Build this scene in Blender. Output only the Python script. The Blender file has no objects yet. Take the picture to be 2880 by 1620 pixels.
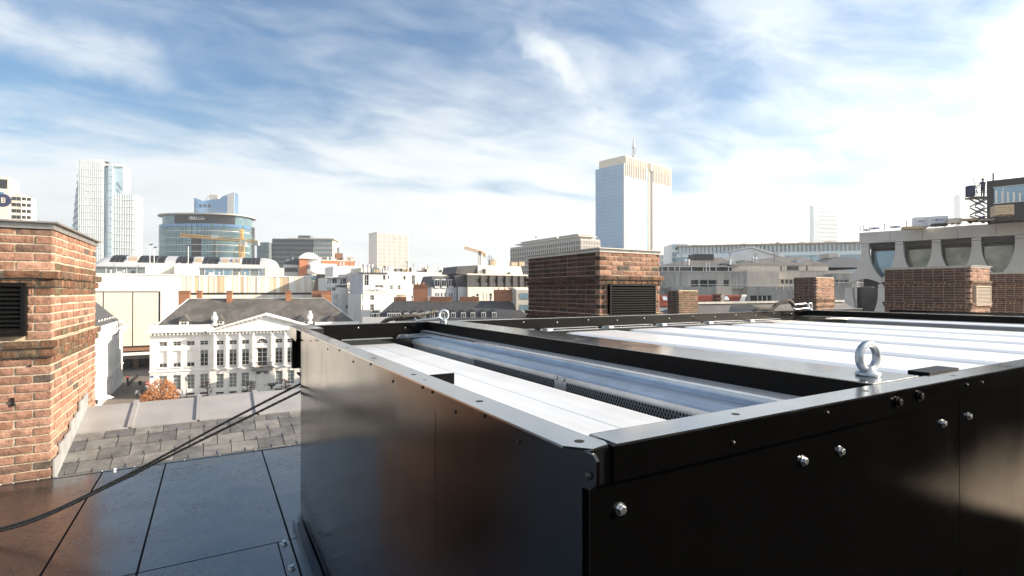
import bpy, math, random
from mathutils import Vector, Matrix, noise
R = math.radians
random.seed(11)
sc = bpy.context.scene
COL = sc.collection

# ------------------------------------------------------------------ camera
CZ = 20.0            # eye height above the square (m)
FPX, HY, CX = 1465.0, 820.0, 1440.0     # focal length, horizon row, centre column (photo pixels)
YAW = 30.0
cam = bpy.data.cameras.new('Camera'); cam.sensor_width = 36.0
cam.lens = 36.0 * FPX / 2880.0; cam.clip_start = 0.02; cam.clip_end = 20000
camo = bpy.data.objects.new('Camera', cam); COL.objects.link(camo)
camo.location = (0, 0, CZ)
camo.rotation_euler = (R(90) + math.atan((HY - 810) / FPX), 0, R(-YAW))
sc.camera = camo

# ------------------------------------------------------------------ light
SUN_EL, SUN_AZ = 23.0, 116.0      # elevation, heading clockwise from +Y
se, sa = R(SUN_EL), R(SUN_AZ)
SUN = Vector((math.cos(se) * math.sin(sa), math.cos(se) * math.cos(sa), math.sin(se)))
sl = bpy.data.lights.new('Sun', 'SUN'); sl.energy = 5.0; sl.angle = R(0.53); sl.color = (1.0, 0.85, 0.66)
slo = bpy.data.objects.new('Sun', sl); COL.objects.link(slo)
slo.rotation_euler = SUN.to_track_quat('Z', 'Y').to_euler(); slo.location = SUN * 300

world = bpy.data.worlds.new('World'); sc.world = world; world.use_nodes = True
wn, wl = world.node_tree.nodes, world.node_tree.links
wn.clear()
def WN(t, **k):
    n = wn.new(t)
    for a, b in k.items(): setattr(n, a, b)
    return n
def wmath(op, a, b=None, c=None, clamp=False):
    n = WN('ShaderNodeMath', operation=op); n.use_clamp = clamp
    for i, v in enumerate((a, b, c)):
        if v is None: continue
        if isinstance(v, (int, float)): n.inputs[i].default_value = v
        else: wl.new(v, n.inputs[i])
    return n.outputs[0]
def wvec(op, a, b=None):
    n = WN('ShaderNodeVectorMath', operation=op)
    for i, v in enumerate((a, b)):
        if v is None: continue
        if isinstance(v, (tuple, Vector)): n.inputs[i].default_value = tuple(v)
        else: wl.new(v, n.inputs[i])
    return n.outputs['Value'] if op in ('DOT_PRODUCT', 'LENGTH') else n.outputs[0]
def wmap(x, a, b, c, d, smooth=True):
    n = WN('ShaderNodeMapRange'); n.interpolation_type = 'SMOOTHSTEP' if smooth else 'LINEAR'
    wl.new(x, n.inputs[0])
    for i, v in enumerate((a, b, c, d)): n.inputs[i + 1].default_value = v
    return n.outputs[0]
def wnoise(vec, scale, detail=8, rough=0.6, dist=0.0, lac=2.0):
    n = WN('ShaderNodeTexNoise'); wl.new(vec, n.inputs['Vector'])
    n.inputs['Scale'].default_value = scale; n.inputs['Detail'].default_value = detail
    n.inputs['Roughness'].default_value = rough; n.inputs['Distortion'].default_value = dist
    n.inputs['Lacunarity'].default_value = lac
    return n.outputs[0]
sky = WN('ShaderNodeTexSky'); sky.sky_type = 'NISHITA'; sky.sun_disc = False
sky.sun_elevation = se; sky.sun_rotation = sa; sky.altitude = 60
sky.air_density = 1.1; sky.dust_density = 0.4; sky.ozone_density = 1.6
tc = WN('ShaderNodeTexCoord'); d = wvec('NORMALIZE', tc.outputs['Generated'])
sep = WN('ShaderNodeSeparateXYZ'); wl.new(d, sep.inputs[0])
dx, dy, dz = sep.outputs
den = wmath('ADD', wmath('MAXIMUM', dz, 0.0), 0.10)
comb = WN('ShaderNodeCombineXYZ')
wl.new(wmath('DIVIDE', dx, den), comb.inputs[0]); wl.new(wmath('DIVIDE', dy, den), comb.inputs[1])
plane = comb.outputs[0]                       # the cloud layer seen as a high flat sheet
mp = WN('ShaderNodeMapping'); wl.new(plane, mp.inputs[0])
mp.inputs['Rotation'].default_value = (0, 0, R(22)); mp.inputs['Scale'].default_value = (0.85, 1.35, 1)
mp.inputs['Location'].default_value = (0.0, 0.0, 0.0)
n1 = wnoise(mp.outputs[0], 0.55, 9, 0.55, 0.35)      # broad cirrus sheets
n2 = wnoise(mp.outputs[0], 2.1, 8, 0.60, 0.6)        # fibres and tufts
n3 = wnoise(plane, 0.22, 3, 0.5, 0.0)
cl = wmath('ADD', wmath('MULTIPLY', n1, 0.66), wmath('ADD', wmath('MULTIPLY', n2, 0.20), wmath('MULTIPLY', n3, 0.32)))
sdot = wvec('DOT_PRODUCT', d, SUN)
cover = wmath('ADD', cl, wmath('MULTIPLY', wmap(sdot, 0.35, 1.0, 0.0, 1.0), 0.10))     # thicker veil round the sun
cover = wmath('ADD', cover, wmath('MULTIPLY', wmap(dz, 0.02, 0.40, 1.0, 0.0), 0.17))
mask = wmap(cover, 0.515, 0.735, 0.0, 1.0)
# aircraft trails, spread out by the wind: bands along great circles
def photo_dir(px, py):
    a, b = (px - CX) / FPX, (HY - py) / FPX
    y = R(YAW)
    v = Vector((math.cos(y) * a + math.sin(y), -math.sin(y) * a + math.cos(y), b))
    return v.normalized()
nw = WN('ShaderNodeTexNoise'); wl.new(d, nw.inputs['Vector']); nw.inputs['Scale'].default_value = 9; nw.inputs['Detail'].default_value = 7
nw.inputs['Roughness'].default_value = 0.65
wob = wvec('MULTIPLY', wvec('SUBTRACT', nw.outputs['Color'], (0.5, 0.5, 0.5)), (0.09, 0.09, 0.09))
dw = wvec('ADD', d, wob)
def trail(p0, p1, w, soft, strength, end0, end1):
    a, b = photo_dir(*p0), photo_dir(*p1)
    nrm = a.cross(b).normalized(); mid = (a + b).normalized(); along = nrm.cross(mid)
    dist = wmath('ABSOLUTE', wvec('DOT_PRODUCT', dw, nrm))
    m = wmap(dist, w * soft, w, 1.0, 0.0)
    t = wvec('DOT_PRODUCT', dw, along); ta, tb = a.dot(along), b.dot(along)
    if ta > tb: ta, tb = tb, ta
    m = wmath('MULTIPLY', m, wmath('MULTIPLY', wmap(t, ta - end0, ta + end0, 0, 1), wmap(t, tb - end1, tb + end1, 1, 0)))
    fib = wmap(n2, 0.30, 0.62, 0.35, 1.0)
    return wmath('MULTIPLY', wmath('MULTIPLY', m, fib), strength)
t1 = trail((-150, 20), (455, 190), 0.052, 0.05, 0.72, 0.03, 0.05)
t2 = trail((1480, 40), (1680, 370), 0.056, 0.08, 0.85, 0.05, 0.02)
t3 = trail((1960, -20), (2330, 120), 0.085, 0.2, 0.55, 0.05, 0.06)
mask = wmath('MAXIMUM', wmath('MAXIMUM', mask, t1), wmath('MAXIMUM', t2, t3))
mask = wmath('MULTIPLY', mask, 0.93, clamp=True)
# clouds scatter sunlight forward: brighter towards the sun, blue-grey away from it
fw = wmath('POWER', wmath('MAXIMUM', wmath('ADD', wmath('MULTIPLY', sdot, 0.5), 0.5), 0.0), 4.0)
lum = wmath('ADD', wmath('MULTIPLY', fw, 4.6), 6.9)
thick = wmap(n1, 0.45, 0.75, 1.0, 0.86)
lum = wmath('MULTIPLY', lum, thick)
ccol = WN('ShaderNodeVectorMath', operation='SCALE'); ccol.inputs[0].default_value = (0.95, 0.985, 1.0)
wl.new(lum, ccol.inputs['Scale'])
smix = WN('ShaderNodeMix', data_type='RGBA'); wl.new(mask, smix.inputs[0])
hsv = WN('ShaderNodeHueSaturation'); hsv.inputs['Saturation'].default_value = 1.30; wl.new(sky.outputs[0], hsv.inputs['Color']); wl.new(hsv.outputs[0], smix.inputs[6]); wl.new(ccol.outputs[0], smix.inputs[7])
bg = WN('ShaderNodeBackground'); bg.inputs[1].default_value = 0.066
wl.new(smix.outputs[2], bg.inputs[0])
wo = WN('ShaderNodeOutputWorld'); wl.new(bg.outputs[0], wo.inputs[0])

vs = sc.view_settings
vs.view_transform = 'Standard'; vs.look = 'None'; vs.gamma = 1.0; vs.use_curve_mapping = False
vs.exposure = 1.3
sc.render.film_transparent = False
sc.cycles.max_bounces = 6; sc.cycles.glossy_bounces = 4; sc.cycles.diffuse_bounces = 2
sc.cycles.caustics_reflective = False; sc.cycles.caustics_refractive = False

# ------------------------------------------------------------------ geometry of the place
FW = (math.sin(R(YAW)), math.cos(R(YAW))); RT = (math.cos(R(YAW)), -math.sin(R(YAW)))
def c2w(X, Z): return (RT[0] * X + FW[0] * Z, RT[1] * X + FW[1] * Z)
def w2c(x, y): return (RT[0] * x + RT[1] * y, FW[0] * x + FW[1] * y)
def at(px, Z): return c2w((px - CX) / FPX * Z, Z)
def zat(py, Z): return CZ + (HY - py) / FPX * Z
def on_x(px, py, X):            # sight line meets the plane x = X
    r = (px - CX) / FPX; Z = X / (FW[0] + RT[0] * r)
    return (X, (FW[1] + RT[1] * r) * Z, zat(py, Z))
def on_y(px, py, Y):
    r = (px - CX) / FPX; Z = Y / (FW[1] + RT[1] * r)
    return ((FW[0] + RT[0] * r) * Z, Y, zat(py, Z))
def on_z(px, py, zz):
    Z = (zz - CZ) * FPX / (HY - py); x, y = at(px, Z)
    return (x, y, zz)

# ------------------------------------------------------------------ materials
MATS = {}
def mat(name, col, rough=0.7, metal=0.0, var=0.0, vscale=1.0, bump=0.0, bscale=20.0, spec=0.5, col2=None,
        objrand=None, streak=0.0, sscale=(3, 3, 0.25), detail=5):
    if name in MATS: return MATS[name]
    m = bpy.data.materials.new(name); m.use_nodes = True; MATS[name] = m
    nt = m.node_tree; b = nt.nodes['Principled BSDF']
    b.inputs['Roughness'].default_value = rough; b.inputs['Metallic'].default_value = metal
    b.inputs['Specular IOR Level'].default_value = spec
    b.inputs['Base Color'].default_value = (*col, 1)
    geo = nt.nodes.new('ShaderNodeNewGeometry'); pos = geo.outputs['Position']
    cur = None
    if objrand:
        oi = nt.nodes.new('ShaderNodeObjectInfo'); cr = nt.nodes.new('ShaderNodeValToRGB')
        cr.color_ramp.interpolation = 'CONSTANT'
        el = cr.color_ramp.elements
        while len(el) < len(objrand): el.new(0.5)
        for i, (p, c) in enumerate(objrand): el[i].position = p; el[i].color = (*c, 1)
        nt.links.new(oi.outputs['Random'], cr.inputs[0]); cur = cr.outputs[0]
    def nz(sc_, det=detail, rg=0.6):
        n = nt.nodes.new('ShaderNodeTexNoise'); n.inputs['Scale'].default_value = sc_
        n.inputs['Detail'].default_value = det; n.inputs['Roughness'].default_value = rg
        nt.links.new(pos, n.inputs['Vector']); return n
    def mix(fac, a, c, mode='MIX'):
        x = nt.nodes.new('ShaderNodeMix'); x.data_type = 'RGBA'; x.blend_type = mode
        if isinstance(fac, (int, float)): x.inputs[0].default_value = fac
        else: nt.links.new(fac, x.inputs[0])
        for i, v in ((6, a), (7, c)):
            if isinstance(v, tuple): x.inputs[i].default_value = (*v, 1)
            else: nt.links.new(v, x.inputs[i])
        return x.outputs[2]
    def ramp(v, a, c):
        r_ = nt.nodes.new('ShaderNodeMapRange'); nt.links.new(v, r_.inputs[0])
        r_.inputs[1].default_value = a; r_.inputs[2].default_value = c; return r_.outputs[0]
    base = cur if cur is not None else tuple(col)
    if var > 0 or col2:
        c2 = tuple(col2) if col2 else tuple(max(0, c * (1 - var)) for c in col)
        f = ramp(nz(vscale).outputs[0], 0.38, 0.66)
        if cur is not None and not col2:
            base = mix(f, base, mix(1.0, base, (1 - var,) * 3, 'MULTIPLY'))
        else: base = mix(f, base, c2)
    if streak > 0:
        mpg = nt.nodes.new('ShaderNodeMapping'); nt.links.new(pos, mpg.inputs[0]); mpg.inputs['Scale'].default_value = sscale
        n = nt.nodes.new('ShaderNodeTexNoise'); nt.links.new(mpg.outputs[0], n.inputs['Vector'])
        n.inputs['Scale'].default_value = 1.0; n.inputs['Detail'].default_value = 6; n.inputs['Roughness'].default_value = 0.65
        f = ramp(n.outputs[0], 0.42, 0.72)
        base = mix(f, base, mix(1.0, base, (1 - streak,) * 3, 'MULTIPLY'))
    if not isinstance(base, tuple): nt.links.new(base, b.inputs['Base Color'])
    if bump > 0:
        bn = nt.nodes.new('ShaderNodeBump'); bn.inputs['Strength'].default_value = bump; bn.inputs['Distance'].default_value = 0.012
        n = nz(bscale, 6, 0.65); nt.links.new(n.outputs[0], bn.inputs['Height']); nt.links.new(bn.outputs[0], b.inputs['Normal'])
    return m

# ------------------------------------------------------------------ mesh helpers
class MB:
    def __init__(s): s.v = []; s.f = []
    def add(s, vs_, fs):
        o = len(s.v); s.v += [tuple(p) for p in vs_]; s.f += [tuple(i + o for i in f) for f in fs]; return s
    def box(s, x0, x1, y0, y1, z0, z1):
        return s.add([(x0, y0, z0), (x1, y0, z0), (x1, y1, z0), (x0, y1, z0), (x0, y0, z1), (x1, y0, z1), (x1, y1, z1), (x0, y1, z1)],
                     [(0, 3, 2, 1), (4, 5, 6, 7), (0, 1, 5, 4), (1, 2, 6, 5), (2, 3, 7, 6), (3, 0, 4, 7)])
    def quad(s, *p): return s.add(p, [tuple(range(len(p)))])
    def prism(s, poly, vec):
        n = len(poly); v = Vector(vec)
        a = [Vector(p) for p in poly]; b = [p + v for p in a]
        nr = Vector((0, 0, 0))
        for i in range(n): nr += a[i].cross(a[(i + 1) % n])
        if nr.dot(v) > 0: a.reverse(); b.reverse()
        fs = [tuple(range(n)), tuple(range(2 * n - 1, n - 1, -1))]
        fs += [(i, n + i, n + (i + 1) % n, (i + 1) % n) for i in range(n)]
        return s.add(a + b, fs)
    def tube(s, pts, rad, seg=8, caps=True, closed=False):
        P = [Vector(p) for p in pts]; n = len(P)
        rr = rad if isinstance(rad, (list, tuple)) else [rad] * n
        vs_ = []; up = None
        for i in range(n):
            if closed: t = (P[(i + 1) % n] - P[i - 1]).normalized()
            else: t = (P[min(i + 1, n - 1)] - P[max(i - 1, 0)]).normalized()
            if up is None or abs(up.dot(t)) > 0.98:
                up = Vector((0, 0, 1)) if abs(t.z) < 0.9 else Vector((1, 0, 0))
            a = t.cross(up).normalized(); b = a.cross(t).normalized(); up = b
            for k in range(seg):
                an = 2 * math.pi * k / seg
                vs_.append(P[i] + (a * math.cos(an) + b * math.sin(an)) * rr[i])
        fs = []
        for i in range(n if closed else n - 1):
            j = (i + 1) % n
            for k in range(seg):
                l = (k + 1) % seg
                fs.append((i * seg + k, j * seg + k, j * seg + l, i * seg + l))
        if caps and not closed:
            fs.append(tuple(range(seg))); fs.append(tuple((n - 1) * seg + k for k in reversed(range(seg))))
        return s.add(vs_, fs)
    def cyl(s, p, ax, r, h, seg=12, r2=None):
        ax = Vector(ax).normalized(); p = Vector(p)
        return s.tube([p, p + ax * h], [r, r if r2 is None else r2], seg)
    def lathe(s, prof, p=(0, 0, 0), seg=12):
        vs_ = []; n = len(prof)
        for r_, z in prof:
            for k in range(seg):
                a = 2 * math.pi * k / seg; vs_.append((p[0] + r_ * math.cos(a), p[1] + r_ * math.sin(a), p[2] + z))
        fs = [(i * seg + k, i * seg + (k + 1) % seg, (i + 1) * seg + (k + 1) % seg, (i + 1) * seg + k) for i in range(n - 1) for k in range(seg)]
        fs.append(tuple(reversed(range(seg)))); fs.append(tuple((n - 1) * seg + k for k in range(seg)))
        return s.add(vs_, fs)
    def wall(s, O, A, N, L, z0, z1, holes, dep=0.25):
        """upright wall from O along A (outward normal N) with rectangular openings (a0,a1,z0,z1) and their reveals"""
        O, A, N = Vector(O), Vector(A), Vector(N); Z = Vector((0, 0, 1))
        holes = [(max(h[0], 0.0), min(h[1], L), max(h[2], z0), min(h[3], z1)) for h in holes]
        xs = sorted({0.0, L, *[h[0] for h in holes], *[h[1] for h in holes]})
        zs = sorted({z0, z1, *[h[2] for h in holes], *[h[3] for h in holes]})
        P = lambda a, z, k=0.0: O + A * a + Z * z - N * k
        for i in range(len(xs) - 1):
            run = None
            for j in range(len(zs) - 1):
                xm, zm = (xs[i] + xs[i + 1]) / 2, (zs[j] + zs[j + 1]) / 2
                if xs[i + 1] - xs[i] < 1e-6 or zs[j + 1] - zs[j] < 1e-6: continue
                if any(h[0] < xm < h[1] and h[2] < zm < h[3] for h in holes): continue
                s.quad(P(xs[i], zs[j]), P(xs[i + 1], zs[j]), P(xs[i + 1], zs[j + 1]), P(xs[i], zs[j + 1]))
        for a0, a1, b0, b1 in holes:
            s.quad(P(a0, b0), P(a0, b0, dep), P(a0, b1, dep), P(a0, b1)); s.quad(P(a1, b0, dep), P(a1, b0), P(a1, b1), P(a1, b1, dep))
            s.quad(P(a0, b0), P(a1, b0), P(a1, b0, dep), P(a0, b0, dep)); s.quad(P(a0, b1, dep), P(a1, b1, dep), P(a1, b1), P(a0, b1))
        return s
    def mesh(s, name, m, smooth=False):
        me = bpy.data.meshes.new(name); me.from_pydata(s.v, [], s.f)
        if isinstance(m, str): m = MATS[m]
        if m: me.materials.append(m)
        if smooth:
            for p in me.polygons: p.use_smooth = True
        me.update(); return me
    def build(s, name, m, parent=None, smooth=False, loc=None):
        return link(name, s.mesh(name, m, smooth), parent, loc)
def link(name, data, parent=None, loc=None, rot=None, scale=None):
    o = bpy.data.objects.new(name, data); COL.objects.link(o)
    if parent is not None: o.parent = parent
    if loc is not None: o.location = loc
    if rot is not None: o.rotation_euler = rot
    if scale is not None: o.scale = scale
    return o
def tag(o, label, cat, group=None):
    o['label'] = label; o['category'] = cat
    if group: o['group'] = group
    return o
def struct(o): o['kind'] = 'structure'; return o
def stuff(o): o['kind'] = 'stuff'; return o
def thing(name, label, cat, loc=(0, 0, 0), rz=0.0, group=None):
    o = link(name, None, None, loc, (0, 0, rz)); o.empty_display_size = 0.2
    return tag(o, label, cat, group)
CUBES = {}
def bx(name, m, parent, x0, x1, y0, y1, z0, z1):
    """a rectangular part; alike materials share one unit mesh"""
    if m not in CUBES: CUBES[m] = MB().box(-.5, .5, -.5, .5, -.5, .5).mesh('block_' + m, m)
    return link(name, CUBES[m], parent, ((x0 + x1) / 2, (y0 + y1) / 2, (z0 + z1) / 2), None,
                (max(abs(x1 - x0), 1e-4), max(abs(y1 - y0), 1e-4), max(abs(z1 - z0), 1e-4)))
class Fr:
    """a building's own frame: local x along its front (to the right), local y into its depth, z from the street"""
    def __init__(s, name, label, cat, px, Z, ang, group=None, z=0.0):
        s.th = R(ang); s.X0 = (px - CX) / FPX * Z; s.Z0 = Z
        x, y = c2w(s.X0, Z); s.zb = z
        s.root = thing(name, label, cat, (x, y, z), R(90 - (YAW + ang)), group)
    def cam(s, u, v=0.0):
        return (s.X0 + u * math.sin(s.th) - v * math.cos(s.th), s.Z0 + u * math.cos(s.th) + v * math.sin(s.th))
    def u(s, px, v=0.0):
        r = (px - CX) / FPX; X, Z = s.cam(0, v)
        return (r * Z - X) / (math.sin(s.th) - r * math.cos(s.th))
    def vv(s, px, u=0.0):
        r = (px - CX) / FPX; X, Z = s.cam(u, 0)
        return (X - r * Z) / (math.cos(s.th) + r * math.sin(s.th))
    def z(s, py, u=0.0, v=0.0): return zat(py, s.cam(u, v)[1]) - s.zb
    def bx(s, name, m, x0, x1, y0, y1, z0, z1, parent=None): return bx(name, m, parent or s.root, x0, x1, y0, y1, z0, z1)
WCACHE = {}
def window(parent, x, y, z, w, h, cols=2, rows=2, fr='white_paint', gl='dark_glass', axis='x', t=0.07, fw=0.07, rz=0.0, pane_name='pane'):
    """x,z = lower left corner; a frame with glazing bars, its glass a part of its own"""
    key = (round(w, 2), round(h, 2), cols, rows, fr, gl, t)
    if key not in WCACHE:
        b = MB(); b.box(0, fw, 0, t, 0, h); b.box(w - fw, w, 0, t, 0, h); b.box(fw, w - fw, 0, t, 0, fw); b.box(fw, w - fw, 0, t, h - fw, h)
        for c in range(1, cols): b.box(w * c / cols - fw * .4, w * c / cols + fw * .4, 0.01, t - .01, fw, h - fw)
        for r_ in range(1, rows): b.box(fw, w - fw, 0.015, t - .015, h * r_ / rows - fw * .3, h * r_ / rows + fw * .3)
        g = MB(); g.box(fw * .5, w - fw * .5, t * .45, t * .6, fw * .5, h - fw * .5)
        WCACHE[key] = (b.mesh('window', fr), g.mesh('pane', gl))
    a, g = WCACHE[key]
    o = link('window', a, parent, (x, y, z), (0, 0, rz)); link(pane_name, g, o)
    return o
# ------------------------------------------------------------------ the palette
mat('white_paint', (0.80, 0.79, 0.76), 0.6, var=0.05, vscale=0.8)
mat('white_stucco', (0.86, 0.85, 0.83), 0.8, var=0.10, vscale=0.5, streak=0.10, bump=0.1, bscale=3)
mat('white_render', (0.80, 0.79, 0.77), 0.85, var=0.10, vscale=0.3, streak=0.12)
mat('cream_panel', (0.74, 0.68, 0.58), 0.8, var=0.10, vscale=0.25, streak=0.10)
mat('beige_concrete', (0.66, 0.60, 0.52), 0.85, var=0.12, vscale=0.3, streak=0.18)
mat('grey_concrete', (0.40, 0.40, 0.39), 0.9, var=0.18, vscale=0.5, streak=0.45, sscale=(1.2, 1.2, 0.12))
mat('pale_concrete', (0.50, 0.49, 0.47), 0.8, var=0.10, vscale=0.6)
mat('light_metal', (0.62, 0.63, 0.64), 0.45, 0.4, var=0.08, vscale=0.7)
mat('dark_glass', (0.025, 0.028, 0.032), 0.06, spec=0.6)
mat('grey_glass', (0.20, 0.23, 0.23), 0.10, spec=0.7, var=0.2, vscale=0.6)
mat('teal_glass', (0.20, 0.33, 0.36), 0.08, 0.5, spec=0.8, var=0.45, vscale=0.09)
mat('blue_glass', (0.16, 0.32, 0.52), 0.10, 0.55, spec=0.8, var=0.2, vscale=0.06)
mat('pale_glass', (0.56, 0.66, 0.70), 0.16, 0.30, spec=0.8, var=0.18, vscale=0.05)
mat('sky_glass', (0.24, 0.38, 0.48), 0.08, 0.4, spec=0.8, var=0.3, vscale=0.25)
mat('dark_metal', (0.03, 0.03, 0.032), 0.45, 0.2, var=0.2, vscale=2)
mat('slate', (0.060, 0.062, 0.068), 0.55, var=0.35, vscale=1.2, bump=0.25, bscale=14, streak=0.15)
mat('slate_old', (0.075, 0.070, 0.066), 0.7, var=0.30, vscale=0.5, col2=(0.135, 0.128, 0.12), bump=0.3, bscale=9, sscale=(0.9, 0.9, 0.2), streak=0.25)
mat('brick_far', (0.42, 0.19, 0.105), 0.9, var=0.35, vscale=5, bump=0.4, bscale=12)
mat('brick_band', (0.28, 0.14, 0.085), 0.9, var=0.35, vscale=4)
mat('orange_brick', (0.55, 0.22, 0.11), 0.9, var=0.2, vscale=0.7)
mat('red_tile', (0.36, 0.10, 0.065), 0.75, var=0.3, vscale=2)
mat('zinc', (0.36, 0.355, 0.35), 0.42, 0.35, var=0.25, vscale=3.0, col2=(0.44, 0.43, 0.42), bump=0.06, bscale=12)
mat('lead', (0.42, 0.43, 0.44), 0.55, 0.3, var=0.25, vscale=6, bump=0.12, bscale=10)
mat('crane_yellow', (0.75, 0.42, 0.08), 0.5)
mat('copper_leaf', (0.30, 0.105, 0.035), 0.7, objrand=None, var=0.5, vscale=1.6, col2=(0.42, 0.19, 0.07))
mat('bark', (0.07, 0.055, 0.045), 0.9, var=0.3, vscale=6)
mat('twig', (0.15, 0.085, 0.06), 0.9)
mat('reddish_bud', (0.28, 0.07, 0.05), 0.8)
mat('plant_green', (0.06, 0.085, 0.035), 0.8, var=0.4, vscale=4)
mat('cobble', (0.175, 0.155, 0.135), 0.9, var=0.45, vscale=2.2, bump=0.8, bscale=5)
mat('asphalt', (0.06, 0.06, 0.062), 0.9, var=0.3, vscale=0.3)
mat('city_ground', (0.16, 0.155, 0.15), 0.95, var=0.4, vscale=0.02)
mat('red_paint', (0.55, 0.03, 0.03), 0.45)
mat('black_paint', (0.018, 0.018, 0.02), 0.4)
mat('skin', (0.48, 0.29, 0.20), 0.6)
mat('cloth_black', (0.016, 0.016, 0.019), 0.9)
mat('cloth_white', (0.72, 0.72, 0.74), 0.9)
mat('cloth_navy', (0.02, 0.03, 0.09), 0.9)
mat('cardboard', (0.60, 0.47, 0.31), 0.9, var=0.15, vscale=3)
mat('wrap_white', (0.75, 0.76, 0.80), 0.5)
mat('blue_print', (0.10, 0.12, 0.35), 0.6)
# foreground
mat('reflection_board_tan', (0.30, 0.21, 0.125), 0.8, var=0.3, vscale=4)  # tan of the added boards that mirror as a warm glow
BR = [(0.0, (0.392, 0.221, 0.161)), (0.18, (0.446, 0.254, 0.186)), (0.36, (0.339, 0.194, 0.142)), (0.52, (0.488, 0.288, 0.216)),
      (0.68, (0.405, 0.221, 0.156)), (0.88, (0.262, 0.167, 0.131)), (0.96, (0.154, 0.123, 0.104))]
mat('brick', (0.3, 0.12, 0.07), 0.92, var=0.45, vscale=16, bump=0.75, bscale=34, objrand=BR, spec=0.2, streak=0.28, sscale=(2.5, 2.5, 1.2))
mat('brick_worn', (0.17, 0.10, 0.065), 0.92, var=0.5, vscale=10, bump=1.0, bscale=34, spec=0.2,
    objrand=[(0.0, (0.21, 0.115, 0.076)), (0.3, (0.165, 0.105, 0.072)), (0.6, (0.25, 0.140, 0.09)), (0.85, (0.15, 0.115, 0.075))])
mat('brick_shade', (0.1, 0.05, 0.04), 0.92, var=0.4, vscale=14, bump=0.9, bscale=30, spec=0.2,
    objrand=[(0.0, (0.105, 0.060, 0.045)), (0.25, (0.125, 0.070, 0.052)), (0.5, (0.09, 0.052, 0.040)), (0.75, (0.14, 0.078, 0.056)), (0.9, (0.075, 0.052, 0.041))])  # darker copy of brick: a flank's shade put into the colour
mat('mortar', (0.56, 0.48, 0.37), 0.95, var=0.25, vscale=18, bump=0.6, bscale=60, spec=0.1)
mat('mortar_shade', (0.30, 0.26, 0.225), 0.95, var=0.3, vscale=12, bump=0.5, bscale=50, spec=0.1)  # mortar with the same flank shade put into its colour
mat('cap_metal', (0.42, 0.40, 0.37), 0.4, 0.7, var=0.2, vscale=7)
mat('louver_black', (0.006, 0.006, 0.0065), 0.6, spec=0.15)
mat('louver_tan', (0.40, 0.33, 0.26), 0.5)
mat('galvanised', (0.60, 0.65, 0.70), 0.36, 0.75, var=0.16, vscale=9, bump=0.03, bscale=60, streak=0.3, sscale=(30, 2.0, 12))
mat('alu_white', (0.92, 0.92, 0.92), 0.33, 0.55, var=0.10, vscale=3, streak=0.10, sscale=(26, 1.2, 9))
mat('alu_mesh', (0.30, 0.36, 0.41), 0.45, 0.6)
mat('bolt_steel', (0.55, 0.58, 0.60), 0.28, 0.95)
mat('steel_ring', (0.46, 0.50, 0.54), 0.34, 0.9, var=0.25, vscale=30, bump=0.1, bscale=120)
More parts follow.
